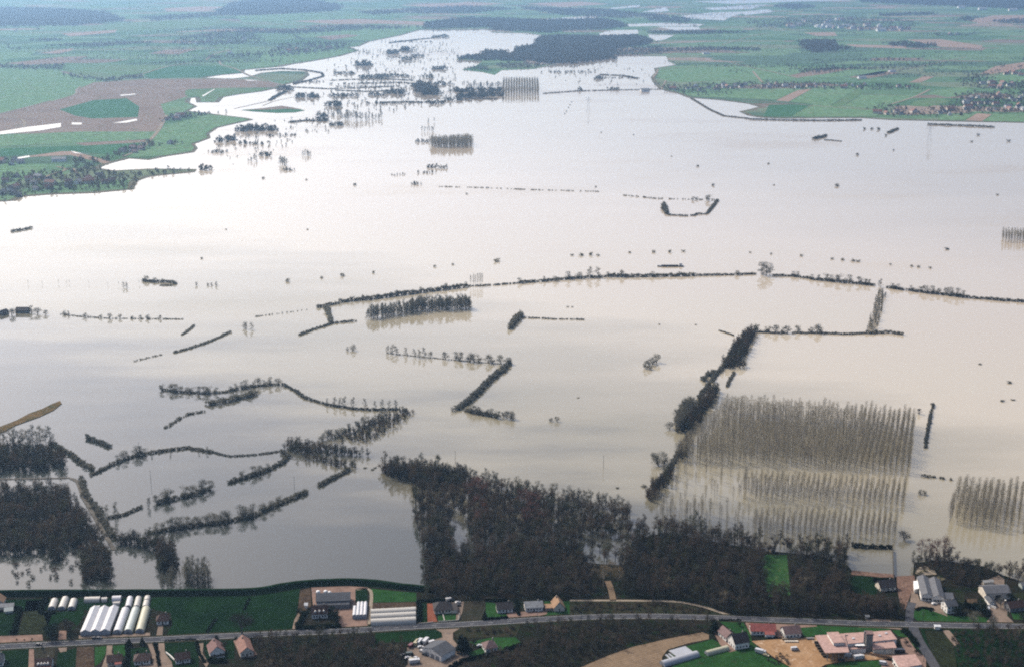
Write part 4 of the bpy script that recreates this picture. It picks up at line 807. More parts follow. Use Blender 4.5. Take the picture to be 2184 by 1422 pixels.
# --- hedges: (label, line, width, height, material, gap)
H = [
    ('long thick river-bank hedge left of the six columnar poplars', [(726, 645), (800, 637), (870, 628), (940, 619), (996, 612)], 7, 7.5, 'hedge_twig', 0.0),
    ('short scrubby bank hedge meeting the side drain', [(680, 656), (695, 652), (722, 648)], 6, 5, 'hedge_twig', 0.15),
    ('dotted low bushes trailing off the river bank to the left', [(540, 676), (600, 668), (660, 660)], 3, 2, 'hedge_twig', 0.8),
    ('side drain hedge between bank and wood strip', [(697, 655), (702, 672), (707, 690)], 7, 6, 'hedge_pale', 0.05),
    ('thin hedge left of the long grey wood strip', [(637, 715), (668, 703), (690, 697), (707, 690), (760, 685)], 4, 3.5, 'hedge_twig', 0.25),
    ('river-bank hedge right of the six columnar poplars', [(1000, 611), (1060, 608), (1110, 604)], 4.5, 3, 'hedge_twig', 0.35),
    ('river-bank hedge with bushy trees left of the barge', [(1110, 604), (1150, 601), (1230, 594), (1292, 591)], 7, 5, 'hedge_twig', 0.1),
    ('dense river-bank hedge just below the barge', [(1297, 590), (1340, 591), (1400, 590), (1486, 588)], 8, 6.5, 'hedge_twig', 0.0),
    ('river-bank hedge between the barge and the tall tree pair', [(1490, 588), (1550, 587), (1612, 585)], 6, 4, 'hedge_twig', 0.1),
    ('river-bank hedge right of the tall tree pair', [(1650, 588), (1690, 590), (1740, 597), (1800, 603), (1864, 609)], 6, 4.5, 'hedge_twig', 0.15),
    ('bank hedge running to the right edge beyond the osier strip', [(1894, 614), (1936, 620), (2000, 628), (2060, 635), (2120, 640), (2230, 648)], 7, 5, 'hedge_twig', 0.06),
    ('thick short hedge slanting down in mid flood', [(1112, 672), (1104, 680), (1096, 690), (1088, 702)], 9, 9, 'hedge_twig', 0.0),
    ('thin level hedge right of the short slanting hedge', [(1112, 678), (1150, 679), (1180, 681), (1212, 681), (1246, 682)], 3, 2.5, 'hedge_twig', 0.3),
    ('thick straight diagonal hedge in the middle of the flood', [(1088, 776), (1060, 799), (1030, 827), (1005, 852), (974, 874)], 8, 7, 'hedge_twig', 0.0),
    ('rounded pollard hedge at the foot of the diagonal hedge', [(990, 876), (1030, 884), (1066, 892)], 6, 6.5, 'hedge_pale', 0.1),
    ('curving hedge bank above the pointed wood strip', [(606, 822), (630, 834), (650, 849), (700, 864), (760, 873), (800, 875), (852, 873)], 4.5, 3.5, 'hedge_twig', 0.15),
    ('pale blurred hedge island above the pointed wood strip', [(446, 863), (480, 857), (510, 850), (546, 839)], 9, 6, 'hedge_pale', 0.1),
    ('faint sunken hedge left of the pale hedge island', [(352, 912), (385, 892), (405, 882), (440, 877)], 4, 3, 'hedge_pale', 0.45),
    ('curved hedge bank from the left wood to the drain', [(196, 1013), (240, 990), (290, 971), (340, 963), (400, 955), (452, 964)], 4.5, 3.5, 'hedge_twig', 0.1),
    ('low thin hedge bank east of the curved hedge', [(452, 964), (490, 973), (540, 970), (596, 963)], 2.6, 2.2, 'hedge_twig', 0.05),
    ('hooked hedge below the drain crossing', [(487, 1030), (530, 1017), (570, 1003), (604, 986), (616, 974), (600, 963)], 5, 4.5, 'hedge_twig', 0.03),
    ('broken hedge with two spires in the flooded meadow', [(228, 1105), (260, 1099), (305, 1081)], 4, 3.2, 'hedge_twig', 0.1),
    ('rounded bushy hedge in the flooded meadow', [(335, 1073), (360, 1067), (390, 1060), (420, 1052), (450, 1042)], 5, 4.5, 'hedge_twig', 0.12),
    ('long tree hedge across the flooded meadow', [(318, 1137), (400, 1123), (480, 1113), (530, 1104), (552, 1096)], 4.5, 3.8, 'hedge_twig', 0.02),
    ('tapering dark hedge continuing the long tree hedge', [(558, 1092), (600, 1073), (630, 1060), (656, 1049)], 5, 4.8, 'hedge_twig', 0.0),
    ('short tapering hedge under the thin wood wedge', [(680, 1036), (700, 1026), (722, 1014), (746, 1002)], 5.5, 4.5, 'hedge_twig', 0.0),
    ('bank of scrub along the left channel', [(172, 1024), (184, 1058), (206, 1086), (222, 1116), (240, 1148)], 7, 5.5, 'hedge_twig', 0.0),
    ('bushy bank leading from left wood to curved hedge', [(112, 948), (140, 964), (168, 982), (200, 1004)], 6, 5, 'hedge_twig', 0.1),
    ('small isolated hedge above the left wood', [(183, 934), (196, 939), (212, 944), (234, 954)], 6, 5, 'hedge_twig', 0.08),
    ('tawny slanting reed hedge in the left flood', [(372, 752), (410, 741), (440, 731), (468, 719), (490, 708)], 5, 3, 'hedge_pale', 0.02),
    ('thin broken hedge end near the reed hedge', [(286, 770), (320, 762), (346, 756)], 3, 2, 'hedge_pale', 0.6),
    ('short tawny reed tuft right of the small tree row', [(388, 714), (400, 706), (415, 694)], 4, 2.5, 'hedge_pale', 0.2),
    ('low bank hedge joining the small tree row on the left', [(128, 670), (170, 675), (230, 679), (300, 680), (390, 681)], 3, 2.0, 'hedge_twig', 0.5),
    ('dark hedge bank below the pollard row', [(1608, 708), (1640, 710), (1680, 711)], 5, 3, 'hedge_twig', 0.0),
    ('dark hedge bank running to the brown osier strip', [(1692, 710), (1760, 711), (1800, 713), (1846, 711)], 5, 3.2, 'hedge_twig', 0.0),
    ('pointed bush at the end of the long level hedge', [(1890, 709), (1908, 711), (1926, 714)], 6, 4.5, 'hedge_twig', 0.0),
    ('short hedge in the gap at the osier strip foot', [(1850, 711), (1870, 710), (1884, 711)], 7, 5, 'hedge_twig', 0.0),
    ('thin dark hedge spur left of the drain head', [(1533, 705), (1548, 710), (1566, 716)], 3, 2.2, 'hedge_twig', 0.0),
    ('line of drowned bushes beside the main plantation', [(1990, 862), (1984, 890), (1978, 920), (1973, 955)], 3.5, 3.5, 'hedge_twig', 0.3),
    ('bushy drain clump below the drain-side strip head', [(1500, 812), (1510, 800), (1528, 795)], 8, 6.5, 'hedge_twig', 0.2),
    ('row of small bushes at the plantation top corner', [(1550, 825), (1558, 808), (1566, 795)], 4, 4, 'hedge_twig', 0.2),
    ('low scrub line between the two right plantations', [(1966, 1015), (1990, 1018), (2030, 1024)], 3.5, 3, 'hedge_twig', 0.4),
    ('clipped black hedge closing the north side of the pool', [(1818, 1166), (1860, 1168), (1904, 1170)], 4.5, 4.5, 'evergreen', 0.0),
    ('left arm of the distant U-shaped hedge', [(1416, 437), (1418, 446), (1422, 457)], 9, 7, 'hedge_twig', 0.05),
    ('base of the distant U-shaped hedge', [(1424, 459), (1460, 461), (1482, 460), (1486, 457), (1508, 457)], 5, 4, 'hedge_twig', 0.15),
    ('right arm of the distant U-shaped hedge', [(1508, 456), (1518, 444), (1530, 428)], 6, 5, 'hedge_twig', 0.15),
    ('row of dotted bushes across the upper lake', [(925, 398), (1035, 401), (1130, 405), (1278, 409)], 5, 2.5, 'hedge_twig', 0.72),
    ('dotted bushes above the U-shaped hedge', [(1330, 417), (1400, 424), (1472, 426), (1532, 427)], 5, 3, 'hedge_twig', 0.7),
    ('small dark hedge islet in the left lake', [(306, 600), (330, 602), (362, 602), (378, 606)], 8, 5, 'hedge_twig', 0.1),
    ('low hedge chip in front of the small hedge islet', [(342, 609), (356, 609), (368, 609)], 5, 2.5, 'hedge_twig', 0.0),
    ('flooded bank hedge at the left edge below the village', [(24, 494), (45, 491), (70, 486)], 8, 5, 'hedge_pale', 0.1),
    ('thin hedge along the flooded lane at the right bank', [(1474, 210), (1500, 226), (1519, 237), (1545, 248), (1600, 254)], 6, 4, 'hedge_twig', 0.12),
    ('bank hedge below the green right-hand fields', [(1600, 255), (1663, 257), (1752, 258), (1838, 257)], 8, 5, 'far_tree', 0.05),
    ('pale line of drowned trees off the right village', [(1980, 266), (2030, 268), (2080, 270), (2122, 272)], 8, 6, 'hedge_pale', 0.1),
    ('continuous scrub lining the drain above the plantation corner', [(1560, 756), (1540, 786), (1522, 806), (1508, 826), (1490, 850)], 6, 5, 'hedge_twig', 0.12),
    ('continuous scrub lining the drain beside the plantation edge', [(1474, 916), (1464, 936), (1450, 960), (1440, 980), (1428, 1000), (1412, 1024)], 6, 5, 'hedge_twig', 0.15),
    ('pale scrub line at the foot of the long curved tree row', [(346, 831), (380, 836), (440, 839), (480, 836), (520, 827), (570, 821), (604, 820)], 4, 3, 'hedge_pale', 0.1),
    ('low scrub line at the foot of the flooded tree row', [(825, 753), (880, 759), (950, 766), (1020, 772), (1084, 777)], 2.2, 1.4, 'hedge_twig', 0.35),
    ('small drowned hedge in the right lake', [(1734, 297), (1750, 294), (1764, 290)], 9, 8, 'hedge_twig', 0.1),
    ('thin drowned hedge right of the small drowned hedge', [(1758, 299), (1775, 300), (1794, 302)], 5, 3, 'hedge_twig', 0.2),
    ('slanting drowned hedge off the right bank', [(1895, 284), (1906, 279), (1915, 275)], 9, 6, 'hedge_twig', 0.1),
]
for lab, px, w, h, m, gap in H: hedge(lab, px, w * 0.82, h * 0.85, m, 0.0, gap=gap * 0.6 if gap < 0.5 else gap)
# --- trees along the hedges and alone in the water
TL = [('bare', [(840, 630), (900, 622), (960, 615), (996, 611)], 13.3, 8, 'small bare tree on the thick bank hedge above the wood strip', 0.2),
      ('bare', [(780, 640), (840, 630)], 20.3, 7, 'low bare tree at the left end of the thick bank hedge', 0.3),
      ('tall', [(870, 664), (1003, 657)], 6.2, 18, 'slender bare tree topping the long grey wood strip', 0.3),
      ('tall', [(760, 680), (860, 668)], 18.7, 10, 'thin bare tree at the low end of the wood strip', 0.3),
      ('bare', [(1608, 707), (1680, 710)], 6.6, 9, 'round bare tree in the left group of the level pollard row', 0.1),
      ('bare', [(1692, 709), (1760, 710)], 6.6, 9.5, 'round bare tree in the right group of the level pollard row', 0.15),
      ('bare', [(1765, 711), (1830, 712)], 13.3, 5, 'small bare tree near the osier strip', 0.3),
      ('bare', [(348, 833), (440, 839), (480, 836), (520, 827), (570, 821), (604, 820)], 6.6, 8, 'pale bare tree in the long curved row on the left flood', 0.05),
      ('bare', [(455, 862), (545, 842)], 7.0, 6.5, 'pale bare tree on the blurred hedge island', 0.2),
      ('tall', [(700, 864), (850, 872)], 6.2, 9, 'thin bare tree on the curving hedge bank', 0.35),
      ('bare', [(320, 1137), (400, 1123), (480, 1113), (550, 1097)], 4.9, 9.5, 'grey bare tree in the long tree hedge across the flooded meadow', 0.08),
      ('bare', [(560, 1091), (600, 1073)], 5.5, 8, 'bare tree on the tapering dark hedge', 0.15),
      ('bare', [(335, 1073), (380, 1062), (450, 1042)], 6.2, 9, 'round bare tree in the bushy meadow hedge', 0.25),
      ('bare', [(490, 1028), (570, 1003)], 7.8, 8, 'bare tree on the hooked hedge', 0.3),
      ('bare', [(240, 990), (300, 970)], 7.0, 7, 'bare tree at the low end of the curved hedge bank', 0.2),
      ('tall', [(300, 970), (450, 963)], 8.6, 5, 'stubby bare tree along the curved hedge bank', 0.4),
      ('tall', [(-20, 946), (50, 944), (112, 946)], 4.3, 16, 'pale slender tree fronting the left wood', 0.05),
      ('bare', [(1000, 878), (1066, 892)], 5.5, 7.5, 'round pollard at the foot of the diagonal hedge', 0.05),
      ('bare', [(1072, 889), (1098, 895)], 4.7, 7.5, 'round pollard in the small group right of the diagonal hedge', 0.0),
      ('bare', [(1750, 598), (1862, 609)], 8.6, 10, 'spreading bare tree on the bank right of the tall tree pair', 0.2),
      ('bare', [(1960, 623), (2060, 634)], 8.6, 10, 'spreading bare tree on the bank near the right edge', 0.1),
      ('bare', [(1300, 591), (1480, 588)], 20.3, 9, 'bare tree on the dense bank hedge below the barge', 0.3),
      ('bare', [(1500, 588), (1600, 586)], 23.4, 7, 'small bare tree on the bank between barge and tree pair', 0.3),
      ('tall', [(822, 1005), (1000, 1022), (1120, 1052), (1345, 1092)], 4.1, 12, 'slender bare tree along the water edge of the big wood', 0.2),
      ('bare', [(135, 670), (175, 676), (230, 679), (330, 680), (390, 681)], 11.7, 6, 'small bare tree in the row trailing from the flooded barn', 0.25),
      ('bare', [(690, 938), (760, 915), (830, 886)], 6.2, 8, 'bare tree fringing the pointed dark wood strip', 0.2),
      ]
for kind, px, st, h, lab, skip in TL: trees_line(kind, px, st, h, lab, 'trees: ' + lab, skip=skip)
TP = [('spire', [(1004, 610), (1010, 610), (1014, 610), (1019, 610), (1024, 609), (1028, 609)], 19, 'columnar poplar in the tight group of six on the river bank', 1.0),
      ('bare', [(1213, 596, 12), (1235, 594, 11), (1184, 600, 10), (1160, 601, 8), (1108, 604, 8)], 9, 'bushy bare tree on the bank left of the barge', 1.0),
      ('tall', [(1259, 592, 16), (1275, 592, 17)], 16, 'tall pale tree of the pair standing free left of the dense hedge', 1.3),
      ('tall', [(1625, 587, 18), (1634, 587, 18), (1642, 587, 17)], 17, 'tall bare tree in the close group right of the barge', 1.4),
      ('bare', [(1693, 590), (1702, 590), (1732, 596, 9)], 8, 'lone small tree on the bank near the tall tree group', 1.0),
      ('tall', [(1878, 612, 12)], 12, 'bare tree at the head of the brown osier strip', 1.3),
      ('bare', [(1905, 616), (1916, 617), (1944, 620, 9)], 9, 'bare tree on the bank just right of the osier strip', 1.0),
      ('bare', [(741, 747, 5), (753, 747, 10)], 8, 'lone tree at the far left of the flooded tree row', 1.0),
      ('tall', [(828, 752), (837, 754), (845, 755), (866, 757), (884, 760), (894, 762), (905, 761)], 10, 'slim bare tree in the left half of the flooded tree row', 1.1),
      ('bare', [(918, 761, 6), (950, 765), (972, 767), (980, 768), (1003, 770), (1011, 771), (1021, 771), (1041, 773), (1050, 774), (1068, 774), (1084, 776)], 9.5, 'round bare tree in the right half of the flooded tree row', 1.0),
      ('bare', [(1385, 778), (1392, 776), (1400, 773, 9), (1378, 785), (1386, 787)], 8, 'bare tree in the small free cluster left of the drain', 1.0),
      ('bare', [(1175, 898), (1188, 898)], 5, 'small round tree of the pair alone below the diagonal hedge', 1.2),
      ('bare', [(1404, 993, 12), (1416, 990, 11)], 11, 'pale bare tree beside the drain gap', 1.2),
      ('bare', [(1455, 890, 15), (1466, 878, 15), (1448, 905, 12), (1428, 915, 8)], 14, 'large pale tree at the drain-side strip', 1.2),
      ('tall', [(227, 1106, 11), (246, 1101, 12)], 12, 'narrow spire tree at the left end of the broken meadow hedge', 1.0),
      ('tall', [(318, 1081, 10)], 10, 'lone narrow tree between the two meadow hedges', 1.1),
      ('bare', [(264, 978, 9), (294, 972, 9), (308, 970, 7)], 9, 'taller bare tree on the curved hedge bank', 1.0),
      ('tall', [(525, 702, 9), (537, 702, 8), (521, 700, 7)], 9, 'drowned spindly tree at the tip of the bank', 1.3),
      ('bare', [(312, 600, 8), (330, 601, 6), (348, 601, 6), (372, 606, 5)], 7, 'round tree on the small hedge islet', 1.1),
      ('tall', [(264, 613, 9), (270, 613, 8)], 9, 'pale tree pair left of the hedge islet', 1.2),
      ('spire', [(60, 606), (90, 608), (125, 606), (142, 606), (148, 605), (190, 607), (230, 609), (253, 609), (297, 607)], 6, 'faint distant spire in the row left of the hedge islet', 1.0),
      ('bare', [(418, 609), (443, 609), (452, 609), (462, 609)], 5, 'small tree in the row right of the hedge islet', 1.0),
      ('bare', [(1512, 428, 11), (1478, 427, 7), (1486, 426, 7), (1530, 430, 5)], 9, 'tree on the far side of the U-shaped hedge', 1.3),
      ('bare', [(68, 667, 9), (80, 669, 8), (98, 671, 7), (25, 672, 8)], 8, 'bare tree beside the flooded dark-roofed barn', 1.2),
      ('dark', [(1960, 882, 6)], 6, 'dark small tree at the right corner of the main plantation', 1.2),
      ('bare', [(1964, 1054), (1972, 1055)], 5, 'small drowned tree between the plantations', 1.2),
      ('dark', [(1928, 1150, 8)], 8, 'flat-topped dark tree alone beside the front plantation block', 1.4),
      ('dark', [(1585, 782, 8), (1578, 785, 8), (1592, 755, 5)], 8, 'dark tree beside the upper drain-side strip', 1.2),
      ('bare', [(965, 876, 5), (970, 874, 6)], 6, 'small bare tree left of the diagonal hedge foot', 1.0)]
for kind, px, h, lab, fat in TP: trees_at(kind, px, h, lab, 'trees: ' + lab if len(px) > 1 else None, fat=fat)
# reddish and tawny trees that stand out of the big wood
trees_at('red', [(1012, 1068, 19), (1024, 1062, 20), (1034, 1075, 18), (1020, 1095, 19), (1030, 1115, 18), (1018, 1130, 17)], 18, 'tall reddish tree in the clump at the left of the big wood', 'reddish trees, left clump', fat=1.2)
trees_at('red', [(1118, 1092, 19), (1130, 1090, 20), (1142, 1088, 19), (1136, 1110, 18), (1150, 1130, 17), (1124, 1128, 17)], 18, 'tall reddish tree in the clump at the middle of the big wood', 'reddish trees, middle clump', fat=1.2)
trees_at('red', [(1965, 1188, 17), (1982, 1186, 14), (1998, 1186, 16), (2012, 1190, 17), (2022, 1192, 16), (1990, 1196, 13)], 16, 'tall pinkish bare tree beside the twin-roofed works', 'pinkish trees by the works', z=0.5, fat=1.3)
trees_at('tan', [(1287, 1250, 18), (1318, 1248, 17), (1303, 1230, 15)], 17, 'big tawny willow beside the sandy ride in the wood', 'tawny willows', z=0.8)
# small drowned bushes spread over the lake
bl = [((615, 599), 7), ((685, 592), 5), ((730, 588), 7), ((798, 581), 5), ((928, 568), 5), ((965, 564), 4), ((1060, 557), 9), ((1220, 544), 5), ((1238, 544), 7), ((1262, 543), 7), ((1275, 544), 5), ((1342, 538), 5), ((1395, 537), 6), ((1430, 537), 6), ((1457, 536), 6), ((1600, 538), 4), ((1645, 541), 4), ((1710, 545), 5), ((1775, 552), 5), ((1798, 554), 6), ((1818, 556), 6), ((1830, 557), 6), ((1900, 564), 4), ((1945, 568), 5), ((1960, 569), 5), ((1983, 571), 5)]
for (x, y), w in bl: bush('round drowned bush in the far side row above the river bank', (x, y + 1), w * 1.2, w * 0.7, 'hedge_pale', 0, 'row of drowned bushes beyond the river')
for (x, y), w in [((1283, 283), 5), ((1351, 288), 5), ((1208, 238), 5), ((1212, 230), 5), ((1216, 224), 5), ((1219, 218), 5), ((1204, 243), 5), ((1432, 334), 4), ((1487, 355), 7), ((1640, 350), 6), ((1785, 397), 10), ((2127, 416), 6), ((1829, 331), 9), ((1905, 321), 6), ((996, 414), 5), ((482, 490), 4), ((431, 552), 5), ((655, 490), 4), ((2072, 303), 8), ((2086, 289), 9), ((2151, 302), 11), ((1650, 395), 5), ((1522, 396), 8), ((1270, 399), 5), ((757, 395), 8), ((653, 384), 5), ((562, 381), 8), ((1888, 290), 9), ((1842, 276), 10), ((1860, 276), 10), ((1872, 277), 12)]:
    bush('isolated dark bush top in the open upper lake', (x, y), w * 1.0, w * 0.6, 'hedge_twig', 0, 'isolated bush tops in the upper lake')
for (x, y), w in [((1316, 1041), 3), ((1233, 848), 2.5), ((2091, 777), 4), ((2150, 816), 6), ((2140, 856), 5), ((2160, 853), 4), ((1372, 1037), 5), ((930, 975), 4), ((800, 997), 3), ((795, 1001), 3), ((780, 998), 3), ((1405, 692), 3), ((1210, 655), 3.5), ((1220, 655), 3), ((1485, 693), 3), ((2017, 532), 8)]:
    bush('low drowned scrap of brush alone in the near flood', (x, y), w * 1.3, w * 0.4, 'hedge_twig', 0, 'scraps of brush in the near flood')
# ================================================================== THE FAR SHORE: woods, tree clumps and villages
fr = random.Random(21)
def fpts(polys, z, step, keep=0.95): return [(a + fr.gauss(0, step * 0.7), b + fr.gauss(0, step * 1.3), c) for px in polys for a, b, c in scatter(px, z, step, fr, keep)]
for i, (lab, polys, st, h) in enumerate([
    ('broad hazy wood at the top left horizon', [[(-140, 16), (0, 20), (120, 22), (220, 29), (260, 46), (160, 56), (0, 58), (-140, 58)]], 26, (1.5, 2.2)),
    ('hazy wood on the low hill at the top left of centre', [[(456, 33), (500, 9), (560, 1), (640, 0), (728, 14), (720, 24), (580, 32), (500, 34)]], 26, (1.5, 2.2)),
    ('dark hazy wood band behind the upper lake', [[(908, 50), (1000, 40), (1095, 42), (1152, 45), (1285, 42), (1316, 48), (1336, 58), (1285, 64), (1203, 66), (1171, 72), (1127, 68), (1051, 66), (1047, 60), (908, 62)]], 17, (0.9, 1.5)),
    ('large dark flooded wood at the far side of the lake', [[(1076, 127), (1095, 116), (1108, 103), (1149, 97), (1142, 90), (1158, 80), (1196, 78), (1269, 80), (1358, 78), (1396, 90), (1380, 96), (1310, 105), (1310, 127), (1222, 136), (1174, 138), (1127, 130)]], 12.5, (0.9, 1.4)),
    ('long tongue of wood reaching left into the upper lake', [[(974, 127), (1000, 121), (1076, 117), (1100, 124), (1127, 132), (1060, 130)], [(1020, 116), (1040, 110), (1080, 112), (1076, 115)]], 11, (0.8, 1.3)),
    ('brown scrub flat in front of the large far wood', [[(1066, 148), (1060, 136), (1130, 134), (1168, 138), (1140, 146)], [(990, 149), (1000, 144), (1030, 141), (1050, 152)], [(1312, 120), (1312, 106), (1408, 98), (1411, 116)]], 13, (0.4, 0.7)),
    ('far wood along the top right horizon', [[(1834, -4), (2500, -6), (2500, 28), (2184, 22), (2027, 14), (1837, 6)]], 30, (1.4, 2.0)),
    ('wood clump in the right-hand fields below the hilltop village', [[(1711, 88), (1780, 88), (1787, 102), (1821, 105), (1736, 114), (1711, 103)]], 15, (0.8, 1.3)),
    ('narrow wood strip right of the field wood clump', [[(1888, 94), (1932, 90), (2000, 98), (1960, 104), (1900, 99)]], 16, (0.7, 1.1)),
    ('small wood strip near the top right', [[(1646, 14), (1700, 10), (1740, 16), (1690, 21)], [(1870, 32), (1990, 28), (1990, 33), (1880, 36)], [(2040, 44), (2060, 38), (2090, 38), (2060, 48)], [(2120, 46), (2180, 42), (2300, 44), (2300, 52), (2140, 51)]], 24, (0.9, 1.4)),
    ('thin tree belt between the right-hand fields', [[(1400, 106), (1500, 102), (1620, 104), (1620, 109), (1500, 109), (1400, 112)], [(1380, 68), (1500, 66), (1600, 70), (1500, 74), (1390, 73)], [(1690, 158), (1740, 148), (1830, 146), (1760, 152)]], 14, (0.5, 0.9)),
    ('dark hedgerow belt beside the large green field on the left', [[(0, 146), (0, 139), (60, 142), (140, 138), (130, 150), (60, 148)], [(130, 158), (218, 171), (300, 160), (310, 166), (220, 176), (150, 165)], [(62, 86), (110, 83), (140, 86), (100, 90)], [(100, 98), (260, 90), (330, 92), (200, 102)]], 15, (0.5, 0.9)),
    ('blurred tree belts in the fields at the left of the lake head', [[(500, 62), (620, 66), (760, 60), (760, 66), (620, 74), (500, 70)], [(640, 60), (740, 56), (900, 60), (800, 64)], [(760, 27), (850, 22), (870, 28), (800, 33)], [(860, 20), (1000, 14), (1100, 20), (1000, 30), (880, 30)], [(300, 38), (440, 30), (460, 36), (330, 46)], [(1100, 16), (1300, 22), (1400, 34), (1330, 40), (1200, 34)], [(1380, 30), (1480, 42), (1460, 50), (1380, 46)]], 24, (0.8, 1.3)),
    ]):
    wood('distant_woods', lab, fpts(polys, FAR_Z, st), 'far', h, cat='wood', seed=80 + i)
for i, (lab, polys, st, h) in enumerate([
    ('grey bare trees among the houses of the left village', [[(0, 372), (60, 366), (110, 372), (150, 352), (200, 346), (206, 360), (240, 368), (280, 380), (278, 400), (200, 408), (100, 412), (30, 424), (0, 424)], [(278, 372), (316, 366), (412, 362), (408, 366), (316, 374), (284, 384)], [(-150, 350), (0, 340), (60, 345), (50, 350), (0, 352), (-150, 380)], [(130, 346), (150, 338), (200, 340), (190, 350)]], 12, (0.4, 0.8)),
    ('grey trees round the hamlet on the green field edge', [[(352, 262), (358, 246), (400, 242), (440, 243), (474, 241), (440, 246), (400, 254)], [(240, 328), (262, 318), (300, 308), (330, 303), (334, 314), (300, 320), (262, 334)], [(356, 306), (380, 302), (386, 308), (360, 310)], [(205, 340), (222, 332), (246, 338), (230, 344)]], 11, (0.4, 0.8)),
    ('blurred trees round the far left villages', [[(360, 92), (400, 78), (480, 66), (540, 74), (560, 88), (500, 96), (420, 100)], [(570, 112), (600, 96), (660, 90), (740, 92), (744, 100), (700, 110), (640, 118), (580, 122)], [(430, 126), (460, 118), (540, 114), (560, 118), (500, 124)]], 16, (0.5, 0.9)),
    ('trees between the houses of the row village on the right bank', [[(1398, 178), (1420, 182), (1500, 180), (1600, 176), (1700, 176), (1800, 178), (1960, 184), (1970, 192), (1800, 192), (1600, 190), (1500, 198), (1450, 200), (1412, 192)], [(1476, 206), (1500, 200), (1560, 196), (1540, 202)]], 13, (0.35, 0.7)),
    ('trees between the houses of the large village at the right edge', [[(1858, 236), (1880, 226), (1900, 224), (1960, 236), (2020, 226), (2100, 216), (2184, 222), (2300, 226), (2300, 244), (2100, 242), (2000, 250), (1880, 248)], [(2030, 206), (2080, 196), (2140, 200), (2184, 196), (2300, 200), (2300, 222), (2180, 222), (2040, 224)], [(2040, 172), (2080, 160), (2100, 156), (2120, 174), (2184, 176), (2300, 176), (2300, 188), (2140, 194), (2060, 186)]], 13, (0.4, 0.75)),
    ('trees round the hilltop village at the top right', [[(1590, 48), (1660, 40), (1760, 34), (1900, 40), (1960, 48), (1930, 66), (1840, 66), (1780, 56), (1700, 60), (1620, 60)], [(1980, 74), (2080, 72), (2080, 76), (1990, 78)]], 22, (0.5, 0.9)),
    ]):
    wood('village_woods', lab, fpts(polys, FAR_Z, st, 0.85 if i < 2 else 0.55), 'far', h, cat='wood', seed=110 + i)
